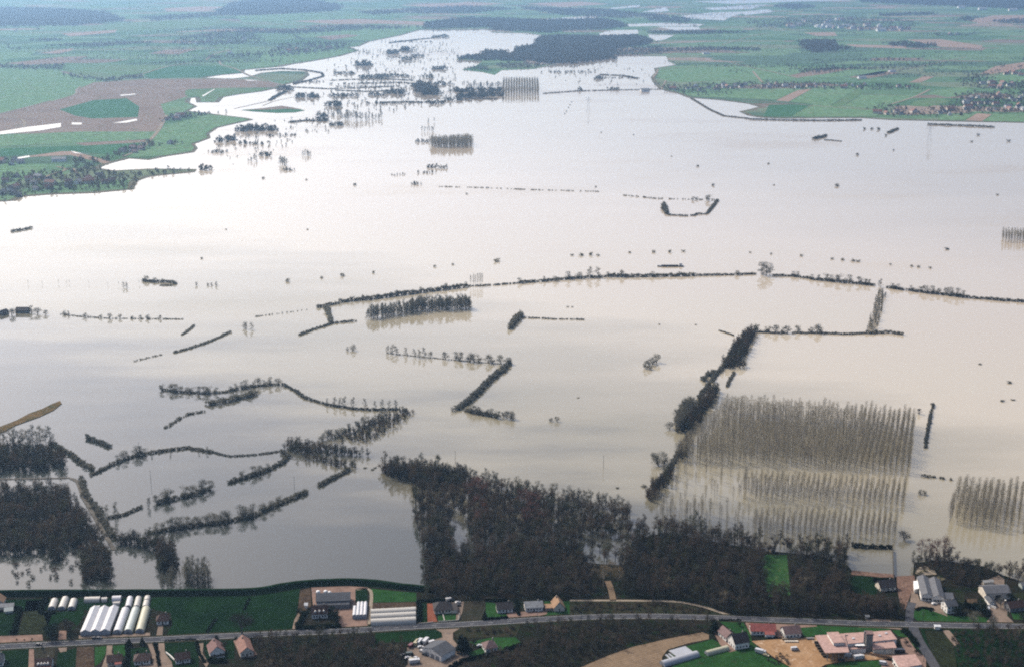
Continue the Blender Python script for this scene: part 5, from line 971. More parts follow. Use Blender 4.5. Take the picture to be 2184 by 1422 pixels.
# --- drowned clumps in the upper left arm of the lake, each one a clump that reads as a single mass
CL = [  # label, (polygon boxes x0, x1, y), height m, step, key
    ('dark pine-like copse at the edge of the left arm', [(508, 522, 280), (516, 584, 279)], 15, 7, 'far'),
    ('bushy dark clump below the dark copse', [(480, 503, 300), (460, 478, 303)], 12, 8, 'far'), ('low dark thicket under the green point', [(444, 482, 326)], 7, 8, 'far'),
    ('ragged thicket in open water below the dark copse', [(508, 535, 307), (538, 565, 308)], 8, 8, 'far'), ('thin flooded hedge below the dark copse', [(566, 636, 291)], 5, 8, 'far'),
    ('two-headed tree clump off the left arm', [(532, 547, 345)], 11, 6, 'grey'), ('round tree clump off the left arm', [(553, 577, 333)], 9, 7, 'far'),
    ('tall pale tree group off the left arm', [(596, 614, 352)], 18, 7, 'grey'), ('dark shrubs at the foot of the tall pale trees', [(602, 628, 364)], 6, 6, 'far'), ('tall pale trees standing apart', [(646, 663, 332)], 13, 7, 'grey'),
    ('round dark tree mass by the village point', [(424, 452, 363)], 10, 8, 'far'), ('grey tree clump at the lane bend', [(594, 622, 192)], 14, 12, 'far'), ('dark tree clump south of the lane bend', [(628, 680, 208)], 12, 11, 'far'),
    ('flooded avenue by the lane bend', [(622, 690, 176)], 5, 10, 'far'), ('broad tree bank on the inner arm', [(650, 704, 258)], 7, 10, 'far'), ('dark tree knot on the inner arm', [(682, 698, 252)], 17, 9, 'far'), ('tall grey trees above the inner arm', [(700, 732, 246)], 18, 10, 'grey'),
    ('ranked tall trees in the inner arm', [(732, 770, 256)], 21, 9, 'grey'), ('lone tall tree stand in the inner arm', [(778, 792, 256), (798, 814, 254)], 16, 9, 'grey'), ('small dark island below the ranked trees', [(706, 732, 268)], 10, 9, 'far'),
    ('broad wood block at the lake narrows', [(822, 864, 200)], 14, 11, 'far'), ('broken trees left of the wood block', [(786, 818, 204)], 11, 12, 'far'), ('long low thicket at the narrows', [(704, 760, 206)], 9, 12, 'far'), ('tree cluster above the inner arm', [(700, 728, 226)], 14, 11, 'far'),
    ('big dark wood mass in the lake narrows', [(880, 916, 186), (888, 934, 196), (900, 936, 202)], 18, 11, 'far'), ('wood spur rising from the narrows', [(910, 922, 166)], 16, 11, 'far'), ('second wood spur beyond the narrows', [(926, 946, 148)], 15, 12, 'far'), ('dark hedge block right of the narrows', [(918, 958, 181)], 10, 11, 'far'),
    ('long wood belt left of the gridded poplars', [(960, 1072, 196), (1000, 1070, 205), (975, 1030, 208)], 14, 11, 'far'), ('grey trees in front of the wood belt', [(1000, 1068, 188)], 17, 11, 'grey'), ('square dark grove in the upper arm', [(762, 790, 140)], 19, 12, 'far'),
    ('dark wood slab in the upper arm', [(770, 828, 166)], 12, 11, 'far'), ('pale thicket right of the dark slab', [(828, 870, 163)], 9, 12, 'far'), ('low thicket at the left of the upper arm', [(710, 756, 158)], 9, 12, 'far'), ('tree knot on the far bank spur', [(824, 850, 115), (852, 878, 108)], 16, 13, 'far'),
    ('stepped trees on the far bank spur', [(860, 880, 128)], 14, 13, 'far'), ('small grove beside the far bank spur', [(878, 904, 121)], 11, 13, 'far'), ('thin far tree line at the lake head', [(930, 955, 80)], 12, 15, 'far'), ('hedge line crossing the upper arm', [(840, 920, 90)], 5, 18, 'far'), ('long thin drowned hedge in the upper arm', [(706, 880, 180)], 4, 13, 'far'), ('second thin drowned hedge in the upper arm', [(716, 850, 186)], 4, 13, 'far'),
    ('round mid-lake shrub island', [(904, 924, 281)], 11, 8, 'grey'), ('upper part of the mid-lake island', [(912, 922, 262)], 12, 8, 'grey'), ('dotted trees south of the narrows', [(780, 870, 222)], 6, 16, 'far'), ('trees at the tail of the narrows', [(914, 944, 222), (948, 990, 214)], 9, 12, 'far'), ('drowned shrubs left of the lone grove', [(890, 916, 303)], 7, 8, 'far'),
    ('dark drowned islet below the lone grove', [(914, 932, 358), (936, 948, 360)], 8, 6, 'far'), ('flat drowned islet below the lone grove', [(894, 928, 370)], 5, 6, 'far'), ('lowest drowned islet below the lone grove', [(874, 896, 394)], 6, 5, 'far'), ('small drowned thicket chain', [(838, 860, 374)], 4, 7, 'far'),
    ('tree islet off the right bank point', [(1268, 1282, 168)], 12, 9, 'far'), ('hedge off the right bank point', [(1282, 1360, 167)], 4, 12, 'far'), ('round tree beside the flooded farm', [(1234, 1242, 193)], 11, 7, 'far'), ('tree by the flooded farm sheds', [(1298, 1320, 192)], 8, 9, 'far'), ('dotted trees below the far wood', [(1160, 1260, 155)], 7, 22, 'far'),
    ]
for i, (lab, boxes, h, st, key) in enumerate(CL):
    pts = []
    for x0, x1, y in boxes:
        a, b = P(x0, y), P(x1, y); n = max(2, int((b - a).length / st * 2.6)); dep = max(6, min(26, (b - a).length * 0.25))
        for k in range(n):
            p = a.lerp(b, (k + fr.random()) / n); q = abs(k / n - 0.5) * 2; pts.append((p.x + fr.gauss(0, st * 0.5), p.y + fr.gauss(0.5, 0.6) * dep, -fr.uniform(0, 0.3 * h) - q * 0.12 * h))
    H0 = 12.0 if key == 'far' else 17.0
    wood('flooded_woods', lab, pts, key, (0.95 * h / H0, 1.5 * h / H0), min(1.3, max(0.5, st / 9.0)) if key == 'far' else 1.1, cat='trees', seed=200 + i)
def belts(lab, regions, n, seed):
    g = random.Random(seed); pts = []
    for k in range(n):
        x0, x1, y0, y1 = g.choice(regions); p = P(g.uniform(x0, x1), y0 + (y1 - y0) * g.random() ** 1.3, FAR_Z); L = g.uniform(120, 700); a = R(g.choice((14, 14, 10, 104, -6, 20)) + g.gauss(0, 5)); L *= 0.45 if a > 1 else 1
        t = 0.0; st = 8 + p.y / 900.0
        while t < L:
            if g.random() < 0.8: pts.append((p.x + math.cos(a) * t + g.gauss(0, 3), p.y + math.sin(a) * t + g.gauss(0, 3), FAR_Z))
            t += st * g.uniform(0.7, 1.5)
    wood('distant_woods', lab, pts, 'far', (0.25, 0.75), 1.0, cat='hedges', seed=seed)
belts('faint hedge lines between the hazy fields of the left bank', [(0, 480, 62, 135), (0, 300, 24, 84), (300, 800, 34, 76), (480, 700, 70, 126), (0, 380, 100, 140)], 120, 41)
belts('faint hedge lines between the hazy fields of the right bank', [(1430, 2184, 66, 150), (1480, 2184, 24, 70), (1640, 2184, 110, 170), (1480, 1900, 140, 172)], 110, 42)
belts('faint tree lines over the flooded far plain', [(900, 1480, 2, 36), (1300, 1700, 14, 64)], 70, 43)
for i, (lab, polys, st, keep, h) in enumerate([
    ('fine drowned trees scattered over the lake narrows', [[(700, 250), (700, 200), (760, 170), (880, 160), (960, 165), (1060, 190), (1060, 212), (960, 220), (900, 226), (820, 240)]], 27, 0.6, (0.3, 0.8)),
    ('fine drowned trees scattered over the upper arm', [[(680, 170), (760, 112), (860, 92), (960, 90), (980, 120), (960, 160), (860, 160), (760, 165)]], 38, 0.5, (0.35, 0.8)),
    ('fine drowned trees scattered off the green point', [[(450, 330), (470, 300), (540, 272), (640, 250), (700, 256), (700, 282), (640, 300), (600, 330), (520, 350)]], 22, 0.4, (0.2, 0.65)),
    ('thin drowned trees below the far wood', [[(1150, 165), (1170, 146), (1300, 136), (1390, 150), (1390, 185), (1300, 190), (1180, 170)]], 46, 0.4, (0.25, 0.6)),
    ]): wood('flooded_woods', lab, [(a, b, -1.0) for a, b, c in fpts(polys, 0.0, st, keep)], 'far', h, 0.8, cat='trees', seed=300 + i)
for lab, px, w, h in [('thin drowned bank line, highest in the upper arm', [(706, 172), (800, 168), (880, 172)], 7, 3), ('thin drowned bank line across the upper arm', [(622, 186), (700, 190), (770, 188), (850, 184)], 7, 3), ('thin drowned bank line under the dark slab', [(715, 193), (790, 196), (862, 192)], 7, 3), ('thin drowned bank line above the dark wood mass', [(770, 178), (850, 176), (900, 180)], 7, 3), ('drowned lane hedge beside the lane bend', [(610, 196), (590, 205), (576, 214)], 9, 5), ('drowned hedge ring above the lens-shaped field', [(545, 151), (600, 147), (650, 150), (686, 156), (690, 163), (660, 172), (625, 180)], 7, 4), ('drowned hedge south of the narrows', [(800, 220), (860, 218), (900, 219), (950, 217)], 7, 4), ('drowned hedge at the foot of the gridded poplars', [(975, 206), (1010, 212), (1060, 212)], 8, 4), ('long drowned hedge leading to the inner arm', [(612, 262), (650, 258), (700, 259)], 8, 4), ('dotted drowned hedge in the upper lake head', [(830, 92), (880, 86), (920, 82), (950, 74)], 9, 4), ('thin drowned hedge line off the right bank point', [(1160, 200), (1230, 195), (1300, 193), (1410, 191)], 7, 3), ('second drowned hedge line off the right bank point', [(1280, 160), (1330, 162), (1360, 168)], 8, 4)]:
    hedge(lab, px, w, h, 'far_tree', 0.0, gap=0.25, geos=BUSH_FAR)
# --- village houses, each its own: wall and roof
def vhouse_mesh(L, Wd, e, r, wm, rm):
    w = MB(); w.prism([(-Wd / 2, -0.5), (Wd / 2, -0.5), (Wd / 2, e), (0, e + r), (-Wd / 2, e)], -L / 2, L / 2)
    q = MB(); k = r / (Wd / 2); o = 0.5
    for s in (-1, 1): q.prism([(s * (Wd / 2 + o), e - o * k + 0.05), (0, e + r + 0.08), (0, e + r + 0.4), (s * (Wd / 2 + o), e - o * k + 0.35)], -L / 2 - o, L / 2 + o)
    q.box(L * 0.3, -0.4, e + r * 0.6, L * 0.3 + 0.7, 0.4, e + r + 1.3)
    return mesh('wall', w.v, w.f, M[wm]), mesh('roof', q.v, q.f, M[rm])
VH = [vhouse_mesh(12, 8, 4, 3.2, 'cream_wall', 'roof_mauve'), vhouse_mesh(15, 9, 4.5, 3.6, 'white_metal', 'roof_pale'), vhouse_mesh(10, 8, 3.6, 3.0, 'white_wall', 'roof_grey'), vhouse_mesh(18, 10, 5, 4.0, 'cream_wall', 'roof_orange'), vhouse_mesh(11, 8, 4, 3.2, 'white_wall', 'roof_slate'), vhouse_mesh(26, 13, 5, 3.5, 'white_metal', 'roof_pale')]
VROOF = ['mauve-brown', 'pale grey', 'grey', 'orange', 'slate', 'pale sheet']
def vhouse(k, p, rz, label, group, s=1.0):
    r = empty('house' if k != 5 else 'barn', p, rz, s); tag(r, label, 'house' if k != 5 else 'barn', group); obj('wall', VH[k][0], r); obj('roof', VH[k][1], r)
def village(place, polys, n, s=1.0, kinds=(0, 1, 2, 3, 4), z=FAR_Z):
    pts = fpts(polys, z, 11 * s, 1.0); fr.shuffle(pts); used = []
    for p in pts:
        if len(used) >= n: break
        if any((p[0] - q[0]) ** 2 + (p[1] - q[1]) ** 2 < (19 * s) ** 2 for q in used): continue
        used.append(p); k = fr.choice(kinds)
        vhouse(k, p, fr.choice((0.2, 1.75, 0.35, -0.25, 1.4)), f'{VROOF[k]}-roofed house in {place}', f'{VROOF[k]}-roofed houses in {place}', s * fr.uniform(1.05, 1.4))
village('the left shore village', [[(0, 384), (60, 380), (130, 376), (160, 360), (200, 366), (250, 384), (200, 404), (100, 408), (30, 420), (0, 420)], [(0, 346), (40, 344), (60, 350), (0, 352)]], 26, 1.0)
village('the hamlet by the green point', [[(352, 260), (362, 250), (400, 250), (380, 257)], [(262, 322), (300, 314), (300, 320), (270, 328)], [(358, 308), (384, 307), (380, 310)], [(210, 338), (240, 336), (236, 342)]], 11, 0.95)
village('the far left village', [[(380, 92), (420, 82), (520, 76), (540, 86), (480, 96)], [(590, 112), (640, 98), (720, 100), (680, 112), (610, 118)], [(450, 118), (490, 106), (520, 112)]], 22, 1.1)
village('the row village on the right bank', [[(1416, 186), (1500, 184), (1600, 180), (1800, 180), (1960, 187), (1960, 190), (1800, 190), (1600, 188), (1440, 198)]], 40, 0.95)
village('the large village at the right edge', [[(1880, 244), (1900, 232), (1960, 240), (2020, 230), (2100, 222), (2184, 226), (2184, 240), (2100, 240), (2000, 248)], [(2040, 216), (2080, 204), (2184, 204), (2184, 220), (2060, 222)], [(2090, 180), (2130, 178), (2184, 180), (2184, 188), (2110, 190)], [(2140, 158), (2184, 152), (2184, 162), (2150, 163)]], 56, 1.0)
village('the hilltop village at the top right', [[(1620, 58), (1700, 54), (1780, 54), (1900, 58), (1940, 62), (1920, 69), (1850, 66), (1780, 64), (1700, 60)], [(1680, 46), (1760, 46), (1840, 40), (1760, 50)], [(1970, 77), (2070, 75), (2070, 78)]], 44, 1.5, (0, 1, 2, 3, 5))
for px, s, rz, lab in [((1838, 168), 1.1, 0.2, 'long white barn above the row village'), ((1902, 154), 1.0, 0.4, 'white barn alone in the right-hand fields'), ((2095, 22), 2.2, 0.1, 'white works shed below the horizon wood'), ((2160, 24), 2.2, -0.1, 'second white works shed below the horizon wood'), ((2050, 18), 2.0, 0.1, 'pale works shed at the wood corner'), ((1506, 116), 1.1, 0.1, 'long pale shed in the right-hand green field'), ((126, 344), 1.1, 0.1, 'long grey-white barn above the left village'), ((1375, 195), 1.1, 0.3, 'white flooded farm shed at the right bank point')]:
    vhouse(5, P(*px, FAR_Z), rz, lab, None, s)
# ================================================================== BUILDINGS ON THE NEAR SIDE
NZ = NEAR_Z
def axis(A, B, z=NZ):
    a, b = P(*A, z), P(*B, z); d = b - a; return (a + b) / 2, d.length, math.atan2(d.y, d.x)
win_cache = {}
def win_mesh(w, h, m='glass'):
    k = (round(w, 1), round(h, 1), m)
    if k not in win_cache: win_cache[k] = mesh('window', *(lambda q: (q.v, q.f))(MB().box(-w / 2, -0.05, 0, w / 2, 0.05, h)), M[m])
    return win_cache[k]
def openings(root, L, W, e, side, n, w=1.1, h=1.25, z=0.95, door=True, storeys=1):
    """windows and a door set proud of one wall: side 's' and 'n' are the long walls, 'e' and 'w' the gables"""
    base = {'s': ((0, -W / 2 - 0.03), 0, L), 'n': ((0, W / 2 + 0.03), 0, L), 'e': ((L / 2 + 0.03, 0), math.pi / 2, W), 'w': ((-L / 2 - 0.03, 0), math.pi / 2, W)}[side]
    for st in range(storeys):
        for i in range(n):
            t = (i + 0.5) / n * base[2] * 0.86 - base[2] * 0.43
            x, y = (t, base[0][1]) if side in 'sn' else (base[0][0], t)
            if door and st == 0 and i == n // 2:
                o = obj('door', win_mesh(1.0, 2.1, 'dark_wood'), root, (x, y, 0.02), base[1])
            else: obj('window', win_mesh(w, h), root, (x, y, z + st * 2.7), base[1])
def house(name, label, A, B, W, e, r, wall, roof, hip=0.0, sides='s', nwin=3, chimney=1, cat='house', group=None, over=0.5, storeys=1, door=True, dormers=0, z=NZ, big_door=False):
    c, L, rz = axis(A, B, z); root = tag(empty(name, c, rz), label, cat, group)
    w = MB()
    if hip: w.box(-L / 2, -W / 2, -0.4, L / 2, W / 2, e)
    else: w.prism([(-W / 2, -0.4), (W / 2, -0.4), (W / 2, e), (0, e + r), (-W / 2, e)], -L / 2, L / 2)
    w.build('wall', M[wall], root)
    q = MB(); k = r / (W / 2)
    if hip:
        hx = max(0.2, L / 2 - hip); zl = e - over * k * 0.5; t = 0.22
        for dz in (0.0,):
            v = [(-L / 2 - over, -W / 2 - over, zl), (L / 2 + over, -W / 2 - over, zl), (L / 2 + over, W / 2 + over, zl), (-L / 2 - over, W / 2 + over, zl), (-hx, 0, e + r), (hx, 0, e + r)]
            v += [(a, b, d - t) for a, b, d in v[:4]]
            q.add(v, [(0, 1, 5, 4), (1, 2, 5), (2, 3, 4, 5), (3, 0, 4), (6, 7, 1, 0), (7, 8, 2, 1), (8, 9, 3, 2), (9, 6, 0, 3), (9, 8, 7, 6)])
    else:
        for s in (-1, 1):
            q.prism([(s * (W / 2 + over), e - over * k + 0.03), (0, e + r + 0.03), (0, e + r + 0.28), (s * (W / 2 + over), e - over * k + 0.26)], -L / 2 - over, L / 2 + over)
    ro = q.build('roof', M[roof], root)
    for i in range(chimney):
        x = L * (0.28 if i == 0 else -0.3); MB().box(x - 0.4, 0.3, e + r * 0.5, x + 0.4, 1.0, e + r + 1.1).build('chimney', M['concrete'], ro)
    for i in range(dormers):
        x = (i + 0.5) / dormers * L * 0.8 - L * 0.4; y0 = -W / 2 + 0.6; d = MB(); d.prismy([(x - 0.7, e), (x + 0.7, e), (x + 0.7, e + 1.5), (x, e + 2.2), (x - 0.7, e + 1.5)], y0, y0 + 2.6); d.build('dormer', M['white_wall'], ro)
    for s in sides: openings(root, L, W, e, s, nwin if s in 'sn' else max(1, nwin - 1), door=door and s == sides[0], storeys=storeys)
    if big_door: obj('door', win_mesh(4.0, 3.4, 'dark_wood'), root, (0, -W / 2 - 0.04, 0.02), 0)
    return root, L, W
def annex(root, name, x0, y0, x1, y1, h0, h1, wall, roof):
    """lean-to against the house: box with a sloping lid, parts of the house"""
    MB().add([(x0, y0, 0), (x1, y0, 0), (x1, y1, 0), (x0, y1, 0), (x0, y0, h0), (x1, y0, h0), (x1, y1, h1), (x0, y1, h1)], [(0, 3, 2, 1), (4, 5, 6, 7), (0, 1, 5, 4), (1, 2, 6, 5), (2, 3, 7, 6), (3, 0, 4, 7)]).build(name, M[wall], root)
    o = 0.3; MB().add([(x0 - o, y0 - o, h0 + .02), (x1 + o, y0 - o, h0 + .02), (x1 + o, y1, h1 + .04), (x0 - o, y1, h1 + .04), (x0 - o, y0 - o, h0 + .2), (x1 + o, y0 - o, h0 + .2), (x1 + o, y1, h1 + .22), (x0 - o, y1, h1 + .22)],
        [(0, 3, 2, 1), (4, 5, 6, 7), (0, 1, 5, 4), (1, 2, 6, 5), (2, 3, 7, 6), (3, 0, 4, 7)]).build(name + '_roof', M[roof], root)
hs = [
    ('house', 'dark brown roofed house at the bottom left with red lower roof', (78, 1424), (112, 1422), 9, 3.2, 3.6, 'white_wall', 'roof_brown', dict(dormers=4, nwin=4, sides='se')),
    ('house', 'dark brown roofed house at the end of the white driveway', (230, 1414), (261, 1411), 8, 3, 2.8, 'cream_wall', 'roof_brown', dict(sides='s', nwin=4)),
    ('house', 'white house with brown hipped roof and ring driveway', (287, 1411), (321, 1408), 9, 3, 3.0, 'white_wall', 'roof_brown', dict(hip=3.5, sides='s', nwin=5)),
    ('house', 'long white house with brown roof beside the curved white drive', (374, 1410), (405, 1406), 7.5, 3, 3.0, 'white_wall', 'roof_brown', dict(sides='s', nwin=5)),
    ('house', 'gable-fronted house with rust-red roof above a black hedge', (464, 1399), (458, 1382), 9.5, 3.2, 4.0, 'white_wall', 'roof_rust', dict(sides='w', nwin=3)),
    ('house', 'gable-fronted house with long pale orange roof by the road', (527, 1399), (518, 1373), 8.5, 3.2, 3.4, 'cream_wall', 'roof_orange', dict(sides='w', nwin=4)),
    ('house', 'small brown-roofed house behind the big polytunnels', (335, 1327), (360, 1325), 7.5, 3, 3.2, 'white_wall', 'roof_brown', dict(hip=2.5, sides='se')),
    ('house', 'farmhouse with brown roof and white dormers inside a black hedge', (665, 1313), (699, 1311), 8.5, 3.6, 4.2, 'white_wall', 'roof_brown', dict(dormers=3, nwin=5, chimney=2)),
    ('barn', 'long slate-grey barn behind the farmhouse', (676, 1287), (747, 1284), 13, 5.0, 3.0, 'grey_wall', 'roof_slate', dict(chimney=0, sides='s', nwin=6, door=False, cat='barn')),
    ('house', 'large dark-roofed house beside the brick-red drive', (925, 1301), (963, 1299), 11, 3, 3.6, 'cream_wall', 'roof_dark', dict(hip=4, sides='s', nwin=5)),
    ('house', 'white bungalow with dark roof next to the dark fallow plot', (1059, 1301), (1092, 1299), 8.5, 2.9, 2.9, 'white_wall', 'roof_dark', dict(sides='sw', nwin=4)),
    ('house', 'white bungalow with pale grey roof', (1119, 1298), (1156, 1296), 8.5, 3, 2.6, 'white_wall', 'roof_pale', dict(sides='s', nwin=5)),
    ('house', 'small cream house with steep tan roof at the end of the row', (1193, 1303), (1187, 1289), 7.5, 3.0, 4.2, 'cream_wall', 'roof_tan', dict(sides='w', nwin=2)),
    ('house', 'white cottage with mauve hipped roof near the big conifer', (1032, 1386), (1057, 1382), 8.5, 3.4, 3.4, 'white_wall', 'roof_mauve', dict(hip=3.6, sides='sw')),
    ('house', 'white-gabled house with black roof near the tan seedbed', (1560, 1378), (1590, 1373), 10, 4.6, 4.4, 'white_wall', 'roof_dark', dict(sides='ws', nwin=4, storeys=1)),
    ('house', 'mauve-roofed wing house behind the black-roofed house', (1541, 1351), (1558, 1366), 7, 3.2, 3.0, 'white_wall', 'roof_mauve', dict(sides='s', nwin=3)),
    ('house', 'long bungalow with bright red roof', (1600, 1346), (1652, 1347), 9.5, 3.0, 3.0, 'white_wall', 'roof_red', dict(sides='sw', nwin=6)),
    ('house', 'house with mauve roof and white gable beside the red bungalow', (1669, 1355), (1703, 1352), 9, 3.6, 3.2, 'white_wall', 'roof_mauve', dict(sides='ws', nwin=4)),
    ('house', 'two-storey white house with slate roof in front of the works', (2013, 1302), (2035, 1300), 9, 5.4, 2.4, 'white_wall', 'roof_slate', dict(sides='ws', nwin=3, storeys=2)),
    ('barn', 'grey-roofed cream barn with dark doorway at the right edge', (2094, 1270), (2146, 1268), 13, 5, 2.6, 'cream_wall', 'roof_grey', dict(chimney=0, sides='', cat='barn', big_door=True)),
    ('house', 'small reddish-brown roofed house at the right edge', (2147, 1300), (2179, 1296), 8, 3.2, 3.0, 'grey_wall', 'roof_brown', dict(sides='sw', nwin=3)),
    ('house', 'dark-roofed house on the lawn by the flooded pool', (1872, 1255), (1905, 1252), 9, 3, 3.4, 'cream_wall', 'roof_dark', dict(sides='s', nwin=3)),
    ('house', 'slate-roofed house cut by the left edge below the road', (-12, 1414), (9, 1412), 9, 3.2, 3.2, 'white_wall', 'roof_slate', dict(sides='s')),
    ('shed', 'low pale shed on the left edge behind the black hedge', (-8, 1298), (30, 1295), 5, 2.4, 1.2, 'cream_wall', 'roof_pale', dict(chimney=0, sides='', cat='shed')),
    ('shed', 'small glazed lean-to shed in the left edge garden', (11, 1305), (28, 1303), 5, 2.0, 1.4, 'film_green', 'film_green', dict(chimney=0, sides='', cat='shed')),
    ('shed', 'white garden shed beside the farmhouse hedge', (651, 1295), (656, 1295), 3.0, 2.6, 1.0, 'white_wall', 'white_metal', dict(chimney=0, sides='', cat='shed')),
    ('shed', 'dark garden hut above the green clearing', (1642, 1176), (1650, 1175), 4, 2.4, 1.2, 'fence_wood', 'roof_grey', dict(chimney=0, sides='', cat='shed')),
    ('bus_shelter', 'white bus shelter at the road junction', (1993, 1340), (2004, 1340.5), 2.2, 2.4, 0.5, 'white_wall', 'white_metal', dict(chimney=0, sides='', cat='shelter')),
    ('bus_shelter', 'small pale bus shelter on the layby', (1846, 1319), (1852, 1319), 2.0, 2.3, 0.5, 'concrete', 'roof_pale', dict(chimney=0, sides='', cat='shelter')),
    ('shed', 'small white-fronted shed by the barn court', (2096, 1246), (2116, 1244), 3, 2.4, 0.8, 'cream_wall', 'film_cream', dict(chimney=0, sides='', cat='shed')),
    ('shed', 'narrow slate lean-to range on the barn court wall', (2106, 1279), (2116, 1292), 4, 2.6, 1.2, 'white_wall', 'roof_slate', dict(chimney=0, sides='', cat='shed')),
    ('shed', 'small grey shed in the corner plot at the right edge', (2176, 1252), (2200, 1251), 6, 2.8, 1.4, 'film_green', 'roof_grey', dict(chimney=0, sides='', cat='shed')),
    ('house', 'house with orange-brown roof at the far left plot', (-4, 1292), (2, 1282), 7, 3, 3, 'cream_wall', 'roof_tan', dict(sides='')),
]
hb = {}
for nm, lab, A, B, W_, e, r, wm, rm, kw in hs: hb[lab] = house(nm, lab, A, B, W_, e, r, wm, rm, **kw)
def an(lab, *a): annex(hb[lab][0], *a)
an('dark brown roofed house at the bottom left with red lower roof', 'veranda', -4.8, -7.4, 4.8, -4.55, 2.2, 3.0, 'cream_wall', 'roof_red')
an('dark brown roofed house at the end of the white driveway', 'porch', 0.5, -6.2, 4.2, -4.05, 2.0, 2.7, 'cream_wall', 'roof_red')
an('small cream house with steep tan roof at the end of the row', 'wing', -3.5, 3.8, 2.5, 9.5, 2.2, 2.4, 'pink_wall', 'roof_tan')
an('long bungalow with bright red roof', 'porch', 1.0, -8.0, 7.0, -4.8, 2.1, 2.9, 'white_wall', 'roof_red')
an('long slate-grey barn behind the farmhouse', 'lean_to', -11, -9.0, 11, -6.55, 3.0, 4.2, 'grey_wall', 'roof_grey')
an('large dark-roofed house beside the brick-red drive', 'garage', 6.1, -6.0, 10.0, 4.5, 2.4, 2.6, 'cream_wall', 'roof_dark')
an('gable-fronted house with rust-red roof above a black hedge', 'balcony', -8.2, -4.2, -5.0, 4.2, 1.2, 1.2, 'white_wall', 'dark_wood')
# --- the flooded barn on the left
house('barn', 'dark-roofed barn standing in the flood at the left edge', (36, 666), (61, 666), 10, 3.5, 3.2, 'concrete', 'roof_dark', chimney=0, sides='s', nwin=3, door=False, cat='barn', z=0)
house('house', 'dark hut roof between trees in the flood at the left edge', (2, 672), (14, 668), 8, 3, 3, 'concrete', 'roof_dark', chimney=0, sides='', z=0)
# --- garage workshop
gc, gL, grz = axis((921, 1402), (951, 1386))
gw = (P(905, 1391, NZ) - P(938, 1416, NZ)).length
groot, _, _ = house('garage', 'white-fronted garage workshop with dark roof in the gravel yard', (921, 1402), (951, 1386), 17.0, 4.2, 2.6, 'white_wall', 'roof_slate', chimney=0, sides='', cat='garage', over=0.4)
for y, w in ((-5, 3.2), (-0.5, 3.2), (4, 3.2)): obj('door', win_mesh(w, 3.0, 'steel'), groot, (-gL / 2 - 0.05, y, 0.02), math.pi / 2)
MB().prism([(0.4, 6.55), (1.8, 6.13), (1.8, 6.33), (0.4, 6.75)], -gL / 2, gL / 2).build('skylight', M['film_grey'], groot)
# --- twin-roofed works
wroot = tag(empty('works', P(1984, 1262, NZ), 0), 'white works with two parallel grey roofs beside the flooded lane', 'works')
def sub_house(root, A, B, W, e, r, wall, roof, nw=2):
    c, L, rz = axis(A, B); c = c - root.location; 
    def tr(mb): 
        ca, sa = math.cos(rz), math.sin(rz); mb.v = [(x * ca - y * sa + c.x, x * sa + y * ca + c.y, z_) for x, y, z_ in mb.v]; return mb
    tr(MB().prism([(-W / 2, -0.3), (W / 2, -0.3), (W / 2, e), (0, e + r), (-W / 2, e)], -L / 2, L / 2)).build('wall', M[wall], root)
    k = r / (W / 2)
    for s in (-1, 1): tr(MB().prism([(s * (W / 2 + .15), e - .15 * k + 0.03), (0, e + r + .03), (0, e + r + .25), (s * (W / 2 + .15), e - .15 * k + 0.25)], -L / 2 - .5, L / 2 + .5)).build('roof', M[roof], root)
    for i in range(nw):
        y = (i + 0.5) / nw * W * 0.8 - W * 0.4; tr(MB().box(-L / 2 - 0.06, y - 0.9, 0.9, -L / 2 + 0.02, y + 0.9, 2.4)).build('window', M['glass'], root)
sub_house(wroot, (1977, 1281), (1967, 1242), 8.2, 4.0, 2.2, 'white_wall', 'roof_grey', 3)
sub_house(wroot, (2001, 1285), (1991, 1246), 8.2, 4.0, 2.2, 'white_wall', 'roof_grey', 3)
def block(root, px, z, wall, roof, inset=0.35, th=0.35, base=NZ, walls=True, nm='roof'):
    """flat-roofed block: roof slab corners as seen at height z, walls set in below"""
    q = [P(x, y, z) for x, y in px]; c = sum(q, Vector()) / len(q); o = root.location
    n = len(q); v = [tuple(p - o) for p in q] + [tuple(p - o - Vector((0, 0, th))) for p in q]
    area = sum(q[i].x * q[(i + 1) % n].y - q[(i + 1) % n].x * q[i].y for i in range(n)); f = [tuple(range(n)), tuple(range(n, 2 * n))[::-1]] + [(i, i + n, (i + 1) % n + n, (i + 1) % n) for i in range(n)]
    if area < 0: f = [t[::-1] for t in f]
    obj(nm, mesh(nm, v, f, M[roof]), root)
    if walls:
        w = [p + (c - p).normalized() * inset * 1.6 for p in q]; v = [tuple(Vector((p.x, p.y, z - th)) - o) for p in w] + [tuple(Vector((p.x, p.y, base - 0.3)) - o) for p in w]
        f = [(i, i + n, (i + 1) % n + n, (i + 1) % n) for i in range(n)]
        if area < 0: f = [t[::-1] for t in f]
        obj('wall', mesh('wall', v, f, M[wall]), root)
    return q
block(wroot, [(2012, 1262), (2032, 1263), (2036, 1277), (2014, 1276)], NZ + 3.2, 'white_wall', 'roof_slate')
block(wroot, [(1948, 1238), (1958, 1238), (1960, 1254), (1950, 1256)], NZ + 3.2, 'white_wall', 'white_metal')
